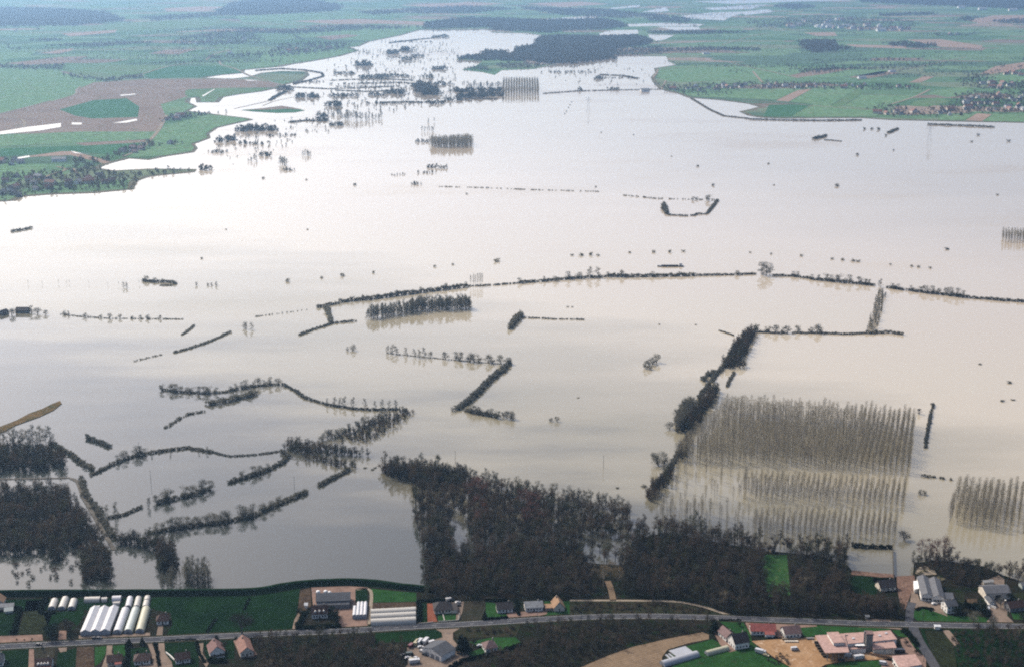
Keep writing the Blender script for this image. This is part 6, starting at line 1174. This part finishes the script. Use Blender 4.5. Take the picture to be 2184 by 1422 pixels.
# --- brick-coloured factory
fac = tag(empty('factory', P(1820, 1385, NZ), 0), 'large factory with pale pink roofs and a grey tower on the sandy yard', 'factory')
block(fac, [(1738, 1354), (1801, 1350.5), (1811.5, 1390), (1760, 1391.5)], NZ + 6.5, 'concrete', 'roof_pink', walls=False)
block(fac, [(1763, 1347), (1788, 1346), (1802, 1369), (1778, 1370)], NZ + 8.8, 'white_wall', 'roof_pink', base=NZ + 6.3)
block(fac, [(1792, 1350), (1899, 1343), (1914, 1362), (1806, 1372)], NZ + 5.6, 'white_wall', 'roof_pink')
block(fac, [(1858, 1366.5), (1905, 1363), (1912.5, 1380), (1862, 1383.5)], NZ + 4.6, 'cream_wall', 'roof_pink', th=0.7)
block(fac, [(1810, 1376.5), (1846, 1374), (1849, 1381), (1813, 1384)], NZ + 3.4, 'white_wall', 'roof_pink')
def fac_bits():
    o = fac.location; mb = MB(); c = P(1851, 1386, NZ) - o
    mb.box(c.x - 2.2, c.y - 2.2, 0, c.x + 2.2, c.y + 2.2, 12.4).build('tower', M['concrete'], fac); MB().box(c.x - 2.6, c.y - 2.6, 12.4, c.x + 2.6, c.y + 2.6, 13.1).build('tower_roof', M['roof_mauve'], fac)
    MB().tube((c.x - 2.9, c.y, 0), (c.x - 2.9, c.y, 13.8), 0.5, 0.45, 8).build('chimney', M['steel'], fac)
    MB().box(c.x - 9.0, c.y - 2.6, 4.6, c.x - 2.8, c.y + 0.4, 4.85).build('canopy', M['white_metal'], fac)
    for x, y in ((1764, 1408), (1776, 1407), (1788, 1407), (1800, 1406), (1810, 1405)):
        p = P(x, y, NZ) - o; MB().box(p.x - 0.2, p.y - 0.2, -0.3, p.x + 0.2, p.y + 0.2, 6.2).build('pillar', M['steel'], fac)
    a, b = P(1745, 1371, NZ) - o, P(1806, 1369, NZ) - o; MB().box(a.x, a.y, -0.3, b.x, a.y + 0.3, 6.1).build('back_wall', M['concrete'], fac)
    for x in range(6):
        p = P(1868 + x * 7.3, 1395.2 - x * 0.45, NZ) - o; obj('window', win_mesh(1.3, 1.2), fac, (p.x, p.y + 0.2, 1.5), R(3))
    for x in range(7):
        p = P(1812 + x * 5.2, 1386.5 - x * 0.4, NZ) - o; obj('window', win_mesh(1.1, 1.2), fac, (p.x, p.y + 2.5, 3.7), R(3))
    for x, y, z in ((1820, 1361, 5.6), (1848, 1357, 5.6), (1876, 1355, 5.6), (1890, 1350, 5.6), (1868, 1369, 4.6), (1884, 1367, 4.6), (1893, 1366, 4.6)):
        p = P(x, y, NZ + z) - o; MB().box(p.x - 0.8, p.y - 0.8, z, p.x + 0.8, p.y + 0.8, z + 0.5).build('skylight', M['film_white'], fac)
fac_bits()
pk = tag(empty('warehouse', P(1935, 1412, NZ), 0), 'pink-roofed warehouse cut by the bottom edge below the factory', 'warehouse')
block(pk, [(1902, 1397.5), (1952, 1394), (1967, 1416), (1919, 1424)], NZ + 5.0, 'white_wall', 'roof_pink')
for i in range(4):
    p = P(1906 + i * 3.6, 1416 + i * 6.5, NZ) - pk.location; obj('window', win_mesh(1.4, 1.6), pk, (p.x - 0.6, p.y + 0.4, 1.2), R(-60))
# --- polytunnels and greenhouses
def tunnel(label, A, B, W, Hh, m, group=None, name='polytunnel', end='film_grey', z=NZ, ends=True):
    c, L, rz = axis(A, B, z); root = tag(empty(name, c, rz), label, 'greenhouse', group); n = 10
    prof = [(W / 2 * math.cos(math.pi * i / n), 0.5 + (Hh - 0.5) * math.sin(math.pi * i / n)) for i in range(n + 1)]; prof = [(W / 2, -0.2)] + prof + [(-W / 2, -0.2)]
    m_ = len(prof); segs = max(2, int(L / 2.0)); v = []; f = []
    for k in range(segs + 1):
        s = 1.0 if k % 2 == 0 else 0.985
        for a, b in prof: v.append((-L / 2 + L * k / segs, a * s, b * s))
    for k in range(segs):
        for i in range(m_ - 1): f.append((k * m_ + i, (k + 1) * m_ + i, (k + 1) * m_ + i + 1, k * m_ + i + 1))
    obj('cover', mesh('cover', v, f, M[m], True), root)
    for s in (-1, 1):
        e = MB(); x = s * (L / 2 - 0.06); e.add([(x, a * 0.97, b * 0.97) for a, b in prof], [tuple(range(m_))]); we = e.build('end_wall', M[end], root)
        MB().box(min(x, x + s * .1), -1.1, 0, max(x, x + s * .1), 1.1, min(2.2, Hh * .7)).build('door', M['steel'], we)
    return root
tl = [('short cream polytunnel, leftmost of the three under the dyke', (110, 1300), (117, 1282), 5.4, 3.0, 'film_cream'), ('cream polytunnel in the middle of the three under the dyke', (131, 1300), (140, 1278), 5.4, 3.0, 'film_cream'), ('short cream polytunnel, rightmost of the three under the dyke', (152, 1300), (158, 1282), 5.4, 3.0, 'film_cream'),
      ('cream polytunnel lying lengthwise under the dyke', (181, 1281), (214, 1280), 6.0, 3.0, 'film_cream'), ('stubby cream polytunnel beside the lengthwise one', (217, 1281), (229, 1280), 5.0, 2.6, 'film_cream'), ('white polytunnel lying lengthwise near the dyke store', (240, 1280), (259, 1279), 6.5, 3.4, 'film_white'), ('low pale tunnel in front of the dyke store', (241, 1289), (256, 1288), 4.0, 2.2, 'film_cream'), ('small white tank-like tunnel among garden clutter', (201, 1297), (214, 1296), 3.0, 2.0, 'film_white'),
      ('small bluish polytunnel, left of the back pair', (273, 1297), (278, 1277), 4.6, 2.8, 'film_white'), ('small cream polytunnel, right of the back pair', (291, 1297), (296, 1277), 4.6, 2.8, 'film_cream'), ('stubby cream polytunnel behind the yellowish big one', (310, 1297), (313, 1285), 4.8, 2.8, 'film_cream'), ('tiny cream polytunnel right under the dyke', (313, 1283), (315, 1275), 4.6, 2.6, 'film_cream'),
      ('big bluish-white polytunnel beside the three-bay greenhouse', (250, 1351), (268, 1302), 6.0, 3.4, 'film_white'), ('big greenish-white polytunnel in the middle of the big three', (273, 1350), (290, 1301), 6.0, 3.4, 'film_green'), ('big yellowish polytunnel, last of the big three', (298, 1349), (312, 1300), 6.2, 3.4, 'film_yellow'),
      ('long pale polytunnel on the road side of its block', (791, 1330), (887, 1325), 7.0, 3.6, 'film_cream'), ('long pale polytunnel in the middle of its block', (791, 1319), (887, 1314), 7.0, 3.6, 'film_cream'), ('long pale polytunnel at the back of its block', (791, 1309), (887, 1304), 7.0, 3.6, 'film_cream'),
      ('long bluish polytunnel on the tan seedbed', (1412, 1418), (1487, 1396), 6.0, 3.0, 'film_grey'), ('yellowish polytunnel by the black-roofed house', (1506, 1395), (1552, 1383), 4.6, 2.6, 'film_yellow')]
for t in tl: tunnel(*t)
def multi(label, A, B, W, bays, e, r, curved, mats, shift=0.0):
    c, L, rz = axis(A, B); root = tag(empty('greenhouse', c, rz), label, 'greenhouse'); bw = W / bays
    for k in range(bays):
        y0 = -W / 2 + k * bw; L0 = -L / 2; L1 = L / 2 - (shift if k == bays - 1 else 0)
        if curved: prof = [(y0 + bw / 2 - bw / 2 * math.cos(math.pi * i / 8), e + r * math.sin(math.pi * i / 8)) for i in range(9)]
        else: prof = [(y0, e), (y0 + bw / 2, e + r), (y0 + bw, e)]
        v = [(L0, a, b) for a, b in prof] + [(L1, a, b) for a, b in prof]; n = len(prof)
        obj('roof', mesh('roof', v, [(i, i + 1, n + i + 1, n + i) for i in range(n - 1)], M[mats[k % len(mats)]]), root)
        for x in (L0 + 0.05, L1 - 0.05): MB().add([(x, y0 + .04, -0.2)] + [(x, a, b - 0.03) for a, b in prof] + [(x, y0 + bw - .04, -0.2)], [tuple(range(n + 2))]).build('end_wall', M['film_grey'], root)
        MB().box(L0, y0 - 0.12, e - 0.2, L1, y0 + 0.12, e + 0.06).build('gutter', M['steel'], root)
    for y in (-W / 2 + 0.02, W / 2 - 0.02): MB().box(-L / 2, y - 0.04, -0.2, L / 2, y + 0.04, e - 0.22).build('side_wall', M['film_grey'], root)
    return root
multi('three-bay ridge greenhouse with bright white slopes by the road', (203, 1354), (224, 1302), 19.5, 3, 2.8, 1.9, False, ['film_white'])
multi('white four-bay round-roofed greenhouse in the farm yard', (767, 1319), (769, 1291), 9.8, 4, 2.4, 1.1, True, ['film_white'], 6.0)
def frames(label, A, B, W):
    c, L, rz = axis(A, B); root = tag(empty('cold_frame', c, rz), label, 'cold frame'); MB().box(-L / 2, -W / 2, -0.1, L / 2, W / 2, 0.5).build('bed', M['concrete'], root); MB().box(-L / 2 + 0.2, -W / 2 + 0.2, 0.5, L / 2 - 0.2, W / 2 - 0.2, 0.62).build('cover', M['film_grey'], root)
frames('wide grey cold frame on the tan seedbed', (1434, 1394), (1470, 1384), 9.0); frames('narrow pale cold frame left of the wide one', (1420, 1396), (1430, 1405), 1.6); frames('second narrow pale cold frame left of the wide one', (1426, 1394), (1440, 1405), 1.6)
# --- silos behind the barn, tanks
def silo(label, x, y, r, h):
    root = tag(empty('silo', P(x, y, NZ)), label, 'silo'); MB().lathe([(r, -0.2), (r, h * 0.75), (r * 0.98, h * 0.76)], 14).build('body', M['film_white'], root, True); MB().lathe([(r * 1.03, h * 0.755), (r * 0.85, h * 0.9), (r * 0.45, h * 0.98), (0.1, h)], 14).build('dome', M['white_metal'], root, True)
silo('white domed feed silo, left one behind the grey barn', 679, 1273, 1.6, 5.4); silo('white domed feed silo, middle one behind the grey barn', 695, 1273, 1.6, 5.6); silo('smaller white feed silo, right one behind the grey barn', 703, 1272, 1.4, 4.4)
def crate(label, x, y, w, d, h, m='white_metal', name='tank', cat='tank'):
    root = tag(empty(name, P(x, y, NZ)), label, cat); MB().box(-w / 2, -d / 2, 0, w / 2, d / 2, h).build('body', M[m], root); MB().box(-w / 2 - .08, -d / 2 - .08, h, w / 2 + .08, d / 2 + .08, h + .12).build('lid', M[m], root)
crate('bright white square tank behind the grey barn', 737, 1270, 2.0, 2.0, 2.2); crate('row of timber stacks in the factory yard edge', 1684, 1363, 10, 1.6, 0.9, 'fence_wood', 'timber_stack', 'timber stack'); crate('pale timber stack along the factory yard edge', 1688, 1368, 9, 1.2, 0.7, 'cream_wall', 'timber_stack', 'timber stack'); crate('grey pallet pile by the factory shed', 1728, 1362, 5, 1.4, 0.9, 'concrete', 'pallet_pile', 'pallets')
pal = [(1742, 1371), (1744, 1377), (1748, 1383), (1752, 1389), (1756, 1395), (1760, 1400)]
for (x, y), k in zip(pal, ORD): crate('brown pallet pile by the open factory shed, %s from the back' % k, x, y, 3.2, 1.6, 1.3, 'dark_wood', 'pallet_pile', 'pallets')
# --- long low wall by the factory, garden walls
def wall_line(label, px, h, t, m, name='garden_wall', cat='wall'):
    pts = [P(x, y, NZ) for x, y in px]; o = pts[0]; mb = MB()
    for a, b in zip(pts[:-1], pts[1:]):
        a, b = a - o, b - o; d = (b - a).normalized(); s = Vector((-d.y, d.x, 0)) * t / 2; u = Vector((0, 0, h)); k = Vector((0, 0, -0.2))
        mb.add([a - s + k, b - s + k, b + s + k, a + s + k, a - s + u, b - s + u, b + s + u, a + s + u], [(0, 3, 2, 1), (4, 5, 6, 7), (0, 1, 5, 4), (1, 2, 6, 5), (2, 3, 7, 6), (3, 0, 4, 7)])
    x = mb.build(name, M[m]); x.location = o; return tag(x, label, cat)
wall_line('low brown conveyor wall in front of the factory', [(1856, 1395), (1880, 1400), (1901, 1403)], 1.6, 1.2, 'roof_tan'); wall_line('white curved wall beside the brown long house', [(354, 1392), (362, 1398), (372, 1408)], 1.1, 0.5, 'white_wall')
wall_line('pale low wall fronting the brick-red drive', [(893, 1330), (912, 1329), (924, 1327)], 0.9, 0.4, 'kerb_stone'); wall_line('pale low wall along the lawn of the dark-roofed house', [(936, 1326), (960, 1325), (978, 1323), (980, 1308)], 0.9, 0.4, 'kerb_stone'); wall_line('pale garden path wall crossing the lawn of the dark-roofed house', [(944, 1307), (948, 1323)], 0.5, 0.7, 'kerb_stone')
wall_line('white wall across the barn court', [(2104, 1292), (2112, 1293), (2124, 1298)], 1.5, 0.4, 'white_wall'); wall_line('dark fence along the pool on the lane side', [(1904, 1172), (1905, 1200), (1906, 1226), (1907, 1250)], 1.6, 0.3, 'dark_wood', 'fence', 'fence')
# --- clipped conifer hedges and garden trees
for lab, px, w, h in [('black clipped hedge round the farmhouse garden, road side', [(634, 1340), (670, 1339), (724, 1336)], 4, 3.2), ('black clipped hedge round the farmhouse garden, left side', [(650, 1306), (642, 1322), (634, 1338)], 4, 3.2), ('black clipped hedge along the road by the white bungalow', [(1030, 1321), (1060, 1319), (1084, 1317)], 2.6, 2.2), ('black clipped hedge on the west side of the dark-roofed house', [(894, 1284), (894, 1306), (894, 1327)], 3.2, 3.4), ('black clipped hedge behind the dark-roofed house', [(897, 1282), (925, 1281), (964, 1281)], 2.4, 2.2),
                      ('black clipped hedge behind the white bungalow', [(1036, 1281), (1060, 1281), (1082, 1281)], 2.8, 2.4), ('black clipped hedge between the two bungalows', [(1102, 1284), (1104, 1300), (1107, 1312)], 2.6, 2.6), ('dark hedge sweeping round the cottage with the mauve roof', [(958, 1424), (990, 1408), (1030, 1399), (1072, 1391)], 3.2, 2.4), ('dark hedge right of the cottage with the mauve roof', [(1080, 1385), (1100, 1379), (1116, 1374)], 3.2, 2.4), ('black hedge doubling as ground shadow before the rust-red gabled house', [(446, 1410), (464, 1410), (484, 1408)], 4, 3.4),  # black hedge at the rust-red house also fills in its dark ground shadow
                      ('black hedge on the west side of the stubble plot', [(28, 1352), (36, 1326), (43, 1298)], 3.6, 3.0), ('black hedge closing the top of the left edge garden', [(12, 1300), (28, 1298), (43, 1296)], 2.4, 2.0), ('tall black hedge beside the three short polytunnels', [(88, 1306), (93, 1290), (98, 1274)], 3.6, 3.2), ('black hedge in front of the three short polytunnels', [(90, 1308), (102, 1308), (116, 1307)], 2.4, 2.0), ('dark hedge between the ring driveway and curved drive', [(330, 1372), (336, 1394), (340, 1420)], 2.2, 1.8), ('dark hedge beside the white driveway plot', [(271, 1374), (272, 1396), (274, 1420)], 2.6, 2.4), ('dark hedge between the brown long house and the gabled house', [(419, 1370), (424, 1392), (436, 1412)], 2.2, 1.8),
                      ('dark roadside hedge below the grass field', [(352, 1366), (384, 1364), (418, 1363)], 1.6, 1.2), ('dark clipped hedge along the bungalow road frontage', [(1534, 1322), (1560, 1322), (1580, 1322)], 1.6, 1.4), ('dark clipped hedge round the works lawn', [(1954, 1300), (1966, 1296), (1990, 1299)], 2.6, 1.8), ('black hedge mass left of the barn court', [(2062, 1294), (2080, 1295), (2096, 1300)], 6, 4), ('dark hedge strip in the grass field by the road', [(442, 1348), (450, 1334), (460, 1320)], 2.2, 1.6), ('row of small shrubs above the big roadside tree', [(520, 1300), (526, 1288), (532, 1276)], 1.8, 1.4), ('dark hedge south of the factory lawn edge', [(1640, 1361), (1670, 1360), (1712, 1358)], 1.8, 1.2), ('dark garden hedge by the pool house', [(1866, 1240), (1884, 1238), (1900, 1238)], 4, 3.4), ('dark laurel hedge inside the road junction lawn', [(1928, 1345), (1942, 1358), (1954, 1376)], 5, 2.6)]:
    hedge(lab, px, w, h, 'evergreen', NZ, 1.3, 'clipped_hedge', 'hedge', geos=BUSH_THICK)
NT = [('conifer', (985, 1390), 14, 'tall black conifer beside the gravel junction', 1.5), ('conifer', (992, 1384), 10, 'lower black conifer behind the tall one at the junction', 1.5), ('conifer', (1524, 1347), 9, 'black conifer at the road by the mauve-roofed wing', 1.6), ('conifer', (276, 1376), 6, 'left roadside conifer before the ring driveway', 1.4), ('conifer', (304, 1374), 6, 'right roadside conifer before the ring driveway', 1.4), ('conifer', (294, 1400), 5, 'small conifer in front of the ring driveway house', 1.4), ('conifer', (1034, 1316), 5.5, 'small pointed conifer at the corner of the fallow plot', 1.3), ('conifer', (462, 1372), 7, 'dark conifer behind the rust-red gabled house', 1.4),
      ('evergreen', (110, 1362), 10, 'large black evergreen by the road left of the greenhouse', 1.2), ('evergreen', (118, 1350), 8, 'second black evergreen by the road left of the greenhouse', 1.2), ('evergreen', (104, 1356), 8, 'third black evergreen nearest the pink yard', 1.1), ('dark', (140, 1340), 7, 'dark bare tree over the pink drive left of the greenhouse', 1.2), ('dark', (152, 1346), 7, 'dark bare tree next to the greenhouse corner', 1.2), ('evergreen', (150, 1362), 5, 'black bush by the road at the greenhouse corner', 1.3), ('evergreen', (712, 1318), 8, 'black evergreen tree on the right of the farmhouse', 1.2), ('evergreen', (718, 1328), 8, 'second black evergreen tree on the right of the farmhouse', 1.2), ('evergreen', (704, 1308), 6, 'small black evergreen at the farmhouse corner', 1.1), ('evergreen', (640, 1312), 6, 'black evergreen at the left of the farmhouse', 1.2),
      ('dark', (516, 1350), 15, 'big dark bare tree in the field by the road', 1.5), ('evergreen', (506, 1372), 5, 'round dark bush by the orange-roofed house drive', 1.1), ('dark', (478, 1386), 7, 'dark bare tree between the two gabled houses', 1.3), ('evergreen', (2046, 1305), 7, 'black evergreen beside the two-storey white house', 1.2), ('evergreen', (2040, 1312), 7, 'second black evergreen beside the two-storey white house', 1.1), ('evergreen', (2098, 1312), 8, 'black evergreen at the left of the barn court drive', 1.2), ('evergreen', (2104, 1318), 7, 'second black evergreen at the barn court drive', 1.2), ('evergreen', (2092, 1304), 8, 'third black evergreen behind the barn court drive', 1.2), ('conifer', (2058, 1292), 6, 'slim black conifer near the small soil plot', 1.0), ('evergreen', (2152, 1276), 6, 'black bush at the corner of the grey-roofed barn', 1.1),
      ('bare', (2076, 1330), 10, 'spreading grey tree on the lawn by the road', 1.3), ('bare', (2118, 1338), 9, 'grey tree at the barn court entrance', 1.0), ('bare', (2134, 1296), 8, 'bare tree in front of the barn court lawn', 1.1), ('evergreen', (1986, 1307), 4, 'dark shrub on the works lawn', 1.0), ('evergreen', (1954, 1393), 4, 'round dark shrub by the factory road', 1.3), ('evergreen', (1932, 1374), 4, 'dark shrub beside the factory end wall', 1.3), ('evergreen', (1576, 1334), 3.6, 'dark shrub on the lawn left of the red bungalow', 1.2), ('evergreen', (1590, 1356), 3.6, 'dark shrub behind the black-roofed house', 1.1), ('evergreen', (1012, 1374), 4, 'low dark shrub behind the mauve-roofed cottage', 1.4), ('dark', (2184, 1340), 12, 'dark bare tree on the road at the right edge', 1.2), ('evergreen', (92, 1388), 3.5, 'small black tree before the bottom left house', 1.0), ('dark', (1520, 1340), 9, 'dark bare tree leaning over the road by the conifer', 1.2)]
for kind, px, h, lab, fat in NT: tree(kind, P(*px, NZ), h, lab, fat=fat)
for x, y in ((1966, 1222), (1974, 1218), (1984, 1212), (1960, 1224), (2000, 1234), (2012, 1238)): bush('pale flowering shrub on the bank behind the works', (x, y), 4, 2.4, 'blossom', NZ, 'pale shrubs behind the works', 'shrub')
# ================================================================== VEHICLES
def vehicle_parts(prof, glass, wd, wheels, wr_):
    b = MB(); b.prismy(prof, -wd / 2, wd / 2); body = (b.v, b.f); g = MB(); g.prismy(glass, -wd / 2 - 0.02, wd / 2 + 0.02); wm = MB(); n = 10
    v = [(wr_ * math.cos(6.283 * i / n), s, wr_ + wr_ * math.sin(6.283 * i / n)) for s in (-0.11, 0.11) for i in range(n)]
    wm.add(v, [(i, (i + 1) % n, n + (i + 1) % n, n + i) for i in range(n)] + [tuple(range(n))[::-1], tuple(range(n, 2 * n))])
    return dict(body=body, glass=mesh('windows', g.v, g.f, M['glass']), wheel=mesh('wheel', wm.v, wm.f, M['rubber']), spots=[(x, s * (wd / 2 - 0.08)) for x in wheels for s in (-1, 1)])
VEH = {'car': vehicle_parts([(-2.1, .28), (2.1, .28), (2.15, .62), (1.95, .82), (1.0, .9), (.45, 1.38), (-1.3, 1.42), (-1.95, .95), (-2.15, .85)], [(.93, .93), (.5, 1.3), (-1.28, 1.33), (-1.78, .98)], 1.7, (-1.3, 1.3), .31),
       'van': vehicle_parts([(-2.6, .35), (2.6, .35), (2.65, .8), (2.3, 1.1), (1.75, 2.0), (1.5, 2.25), (-2.5, 2.3), (-2.65, 2.1)], [(2.2, 1.18), (1.78, 1.9), (.7, 1.9), (.7, 1.18)], 1.95, (-1.7, 1.7), .36),
       'truck': vehicle_parts([(-3.6, .6), (3.6, .6), (3.65, 1.5), (3.4, 2.5), (2.2, 2.6), (2.1, 1.0), (1.9, 1.0), (1.9, 2.9), (-3.6, 2.9)], [(3.5, 1.6), (3.36, 2.35), (2.5, 2.4), (2.5, 1.6)], 2.4, (-2.4, 2.6), .48)}
body_cache = {}
def vehicle(kind, label, px, rz, m, z=NZ, group=None):
    V = VEH[kind]; r = tag(empty({'car': 'parked_car', 'van': 'parked_van', 'truck': 'parked_truck'}[kind], P(*px, z + 0.1), R(rz)), label, kind, group); k = (kind, m)
    if k not in body_cache: body_cache[k] = mesh('body', V['body'][0], V['body'][1], M[m])
    obj('body', body_cache[k], r); obj('windows', V['glass'], r)
    for x, y in V['spots']: obj('wheel', V['wheel'], r, (x, y, 0))
for a in [('van', 'white van standing alone on the sandy yard', (1695, 1385), 10, 'paint_white'), ('van', 'white van at the open front of the factory shed', (1810, 1399), 0, 'paint_white'), ('car', 'dark car on the sandy yard before the factory', (1793, 1408), 5, 'paint_dark'), ('truck', 'white truck with load by the factory tower', (1832, 1404), 15, 'paint_white'), ('truck', 'dark truck at the end of the factory wing', (1918, 1391), 5, 'paint_dark'),
          ('van', 'white van parked behind the garage workshop', (922, 1371), 35, 'paint_white'), ('truck', 'cream truck, left of the row by the garage', (889, 1373), 70, 'paint_cream'), ('truck', 'white truck in the row by the garage', (895, 1371), 70, 'paint_white'), ('van', 'dark van in the row by the garage', (901, 1370), 70, 'paint_dark'), ('truck', 'white truck, right end of the row by the garage', (908, 1369), 70, 'paint_white'), ('van', 'red van at the left end of the row by the garage', (877, 1378), 60, 'paint_red'), ('car', 'white car below the truck row', (897, 1380), 20, 'paint_white'), ('car', 'white car at the garage front', (900, 1389), -35, 'paint_white'), ('car', 'dark car at the garage front', (906, 1396), -35, 'paint_dark'),
          ('van', 'green van on the west side of the garage yard', (874, 1396), 15, 'paint_green'), ('car', 'dark car at the west edge of the garage yard', (862, 1397), 10, 'paint_dark'), ('car', 'grey-white car below the green van', (870, 1403), 20, 'paint_white'), ('car', 'white car in the lower garage yard', (888, 1404), -20, 'paint_white'), ('truck', 'long white truck at the bottom of the garage yard', (884, 1413), 15, 'paint_white'), ('car', 'cream car in the lower garage yard', (878, 1406), 40, 'paint_cream'),
          ('van', 'white van behind the dark-roofed house', (958, 1280), 20, 'paint_white'), ('car', 'white car beside the dark-roofed house', (977, 1285), 20, 'paint_white'), ('car', 'dark car beside the dark-roofed house', (977, 1291), 10, 'paint_dark'), ('car', 'white car by the mauve-roofed cottage', (1023, 1377), 20, 'paint_white'), ('car', 'dark car driving on the road at the left', (83, 1374.5), 2, 'paint_dark'), ('car', 'dark car parked before the three-bay greenhouse', (202, 1361), 5, 'paint_dark'), ('car', 'second dark car parked before the three-bay greenhouse', (211, 1361), 5, 'paint_dark'), ('car', 'white car in front of the works', (1993, 1288), 10, 'paint_white'), ('van', 'white van on the barn court drive', (2107, 1300), 80, 'paint_white'), ('car', 'dark car by the grey-roofed barn', (2147, 1281), 20, 'paint_dark'),
          ('truck', 'white trailer truck at the thicket by the sandy yard', (1622, 1392), -30, 'paint_white'), ('car', 'cream car behind the white trailer truck', (1634, 1398), -30, 'paint_cream'), ('van', 'white van by the pink-roofed warehouse', (1884, 1416), -20, 'paint_white'), ('car', 'white car on the drive of the two-storey house', (2041, 1292), 60, 'paint_white')]: vehicle(*a)
# ================================================================== SMALL THINGS OF THE PLACE
def barge():
    p = P(1430, 568.5, 0); r = tag(empty('barge', p, R(1)), 'long dark barge with pale wheelhouse moored beyond the river bank', 'barge'); L = 38.0; Wd = 5.2
    st = [(-L / 2, .75, 1.7), (-L / 2 + 3, 1.0, 1.25), (L / 2 - 5, 1.0, 1.2), (L / 2 - 2, .8, 1.5), (L / 2, .12, 2.0)]; v = []
    for x, w, h in st: v += [(x, -w * Wd / 2, h), (x, w * Wd / 2, h), (x, w * Wd / 2 * .9, -.5), (x, -w * Wd / 2 * .9, -.5)]
    f = [(4 * i + a, 4 * i + 4 + a, 4 * i + 4 + (a + 1) % 4, 4 * i + (a + 1) % 4) for i in range(4) for a in range(4)] + [(3, 2, 1, 0), (16, 17, 18, 19)]
    obj('hull', mesh('hull', v, f, M['paint_dark']), r); h = MB().box(-L / 2 + 8, -2.0, 1.2, L / 2 - 6, 2.0, 2.3).build('hold', M['roof_dark'], r)
    for i in range(6): MB().box(-L / 2 + 8.2 + i * 3.9, -2.1, 2.31, -L / 2 + 11.8 + i * 3.9, 2.1, 2.5).build('hatch_cover', M['steel'], h)
    w = MB().box(-L / 2 + 2.4, -1.7, 1.3, -L / 2 + 6.4, 1.7, 3.9).build('wheelhouse', M['white_wall'], r); MB().box(-L / 2 + 2.1, -1.9, 3.9, -L / 2 + 6.7, 1.9, 4.1).build('roof', M['paint_dark'], w); MB().box(-L / 2 + 6.35, -1.4, 2.7, -L / 2 + 6.46, 1.4, 3.6).build('window', M['glass'], w)
    r.rotation_euler[2] = R(181)
barge()
def pylon(label, x, y, h):
    r = tag(empty('electricity_pylon', P(x, y, 0)), label, 'pylon'); b = h * .1; mb = MB(); lv = [0, .25, .5, .7, .86, 1.0]; wd = [b, b * .74, b * .5, b * .34, b * .26, .15]
    for s in range(5):
        z0, z1_, w0, w1 = lv[s] * h, lv[s + 1] * h, wd[s], wd[s + 1]; cs = ((-1, -1), (1, -1), (1, 1), (-1, 1))
        for i, (a, c) in enumerate(cs):
            d, e = cs[(i + 1) % 4]; mb.tube((a * w0, c * w0, z0), (a * w1, c * w1, z1_), .14, .12, 3); mb.tube((a * w0, c * w0, z0), (d * w1, e * w1, z1_), .07, .07, 3)
    mb.build('mast', M['steel'], r)
    for z, w in ((.72, .26), (.86, .2)):
        a = MB(); 
        for s in (-1, 1): a.tube((0, 0, z * h), (s * w * h, 0, z * h), .25, .12, 3); a.tube((0, 0, z * h + 2.4), (s * w * h, 0, z * h), .16, .1, 3)
        a.build('cross_arm', M['steel'], r)
pylon('lattice pylon standing in the lake left of the right bank point', 1255, 236, 40); pylon('lattice pylon standing in the lake off the right village', 1982, 303, 44)
def pole(label, x, y, h, z=0.0, group=None):
    r = tag(empty('utility_pole', P(x, y, z)), label, 'pole', group); MB().tube((0, 0, -.5), (0, 0, h), .17, .11, 5).build('mast', M['dark_wood'], r); MB().box(-.9, -.06, h - .5, .9, .06, h - .35).build('cross_arm', M['steel'], r)
for x, y, h, lab in [(971, 988, 12, 'wooden pole in the water above the big wood head'), (1287, 998, 12, 'wooden pole in the open water above the big wood'), (322, 1028, 11, 'wooden pole in the flooded meadow by the curved hedge'), (297, 969, 12, 'wooden pole on the curved hedge bank'), (628, 1042, 11, 'wooden pole near the end of the tapering dark hedge')]: pole(lab, x, y, h)
for x, y, h, lab in [(1826, 1334, 9, 'roadside pole by the factory lawn'), (1968, 1326, 8, 'roadside pole on the works lawn'), (1970, 1410, 7, 'pole beside the side road at the factory'), (1240, 1330, 8, 'roadside pole over the low wood'), (1146, 1330, 8, 'roadside pole near the bungalows')]: pole(lab, x, y, h, NZ)
for x, y in ((35, 1364), (52, 1364), (69, 1362), (66, 1367)): bush('tiny dark shrub planted on the pink yard by the road', (x, y), 1.4, 1.3, 'evergreen', NZ, 'shrubs on the pink yard', 'shrub')
# ================================================================== THE AIR
def haze():
    mb = MB().box(-16400, -3400, -3.0, 16400, 42600, 470.0); o = mb.build('haze', None if False else M['haze']); return tag(o, 'pale haze lying over the whole flood plain', 'haze', kind='stuff')
hm = bpy.data.materials.new('pale_haze'); hm.use_nodes = True; hn = hm.node_tree; hn.nodes.remove(hn.nodes['Principled BSDF'])
pv = hn.nodes.new('ShaderNodeVolumePrincipled'); pv.inputs['Color'].default_value = (0.38, 0.65, 1.0, 1); pv.inputs['Density'].default_value = HAZE_DENSITY; pv.inputs['Anisotropy'].default_value = 0.68
hn.links.new(pv.outputs[0], hn.nodes['Material Output'].inputs['Volume']); M['haze'] = hm
haze()
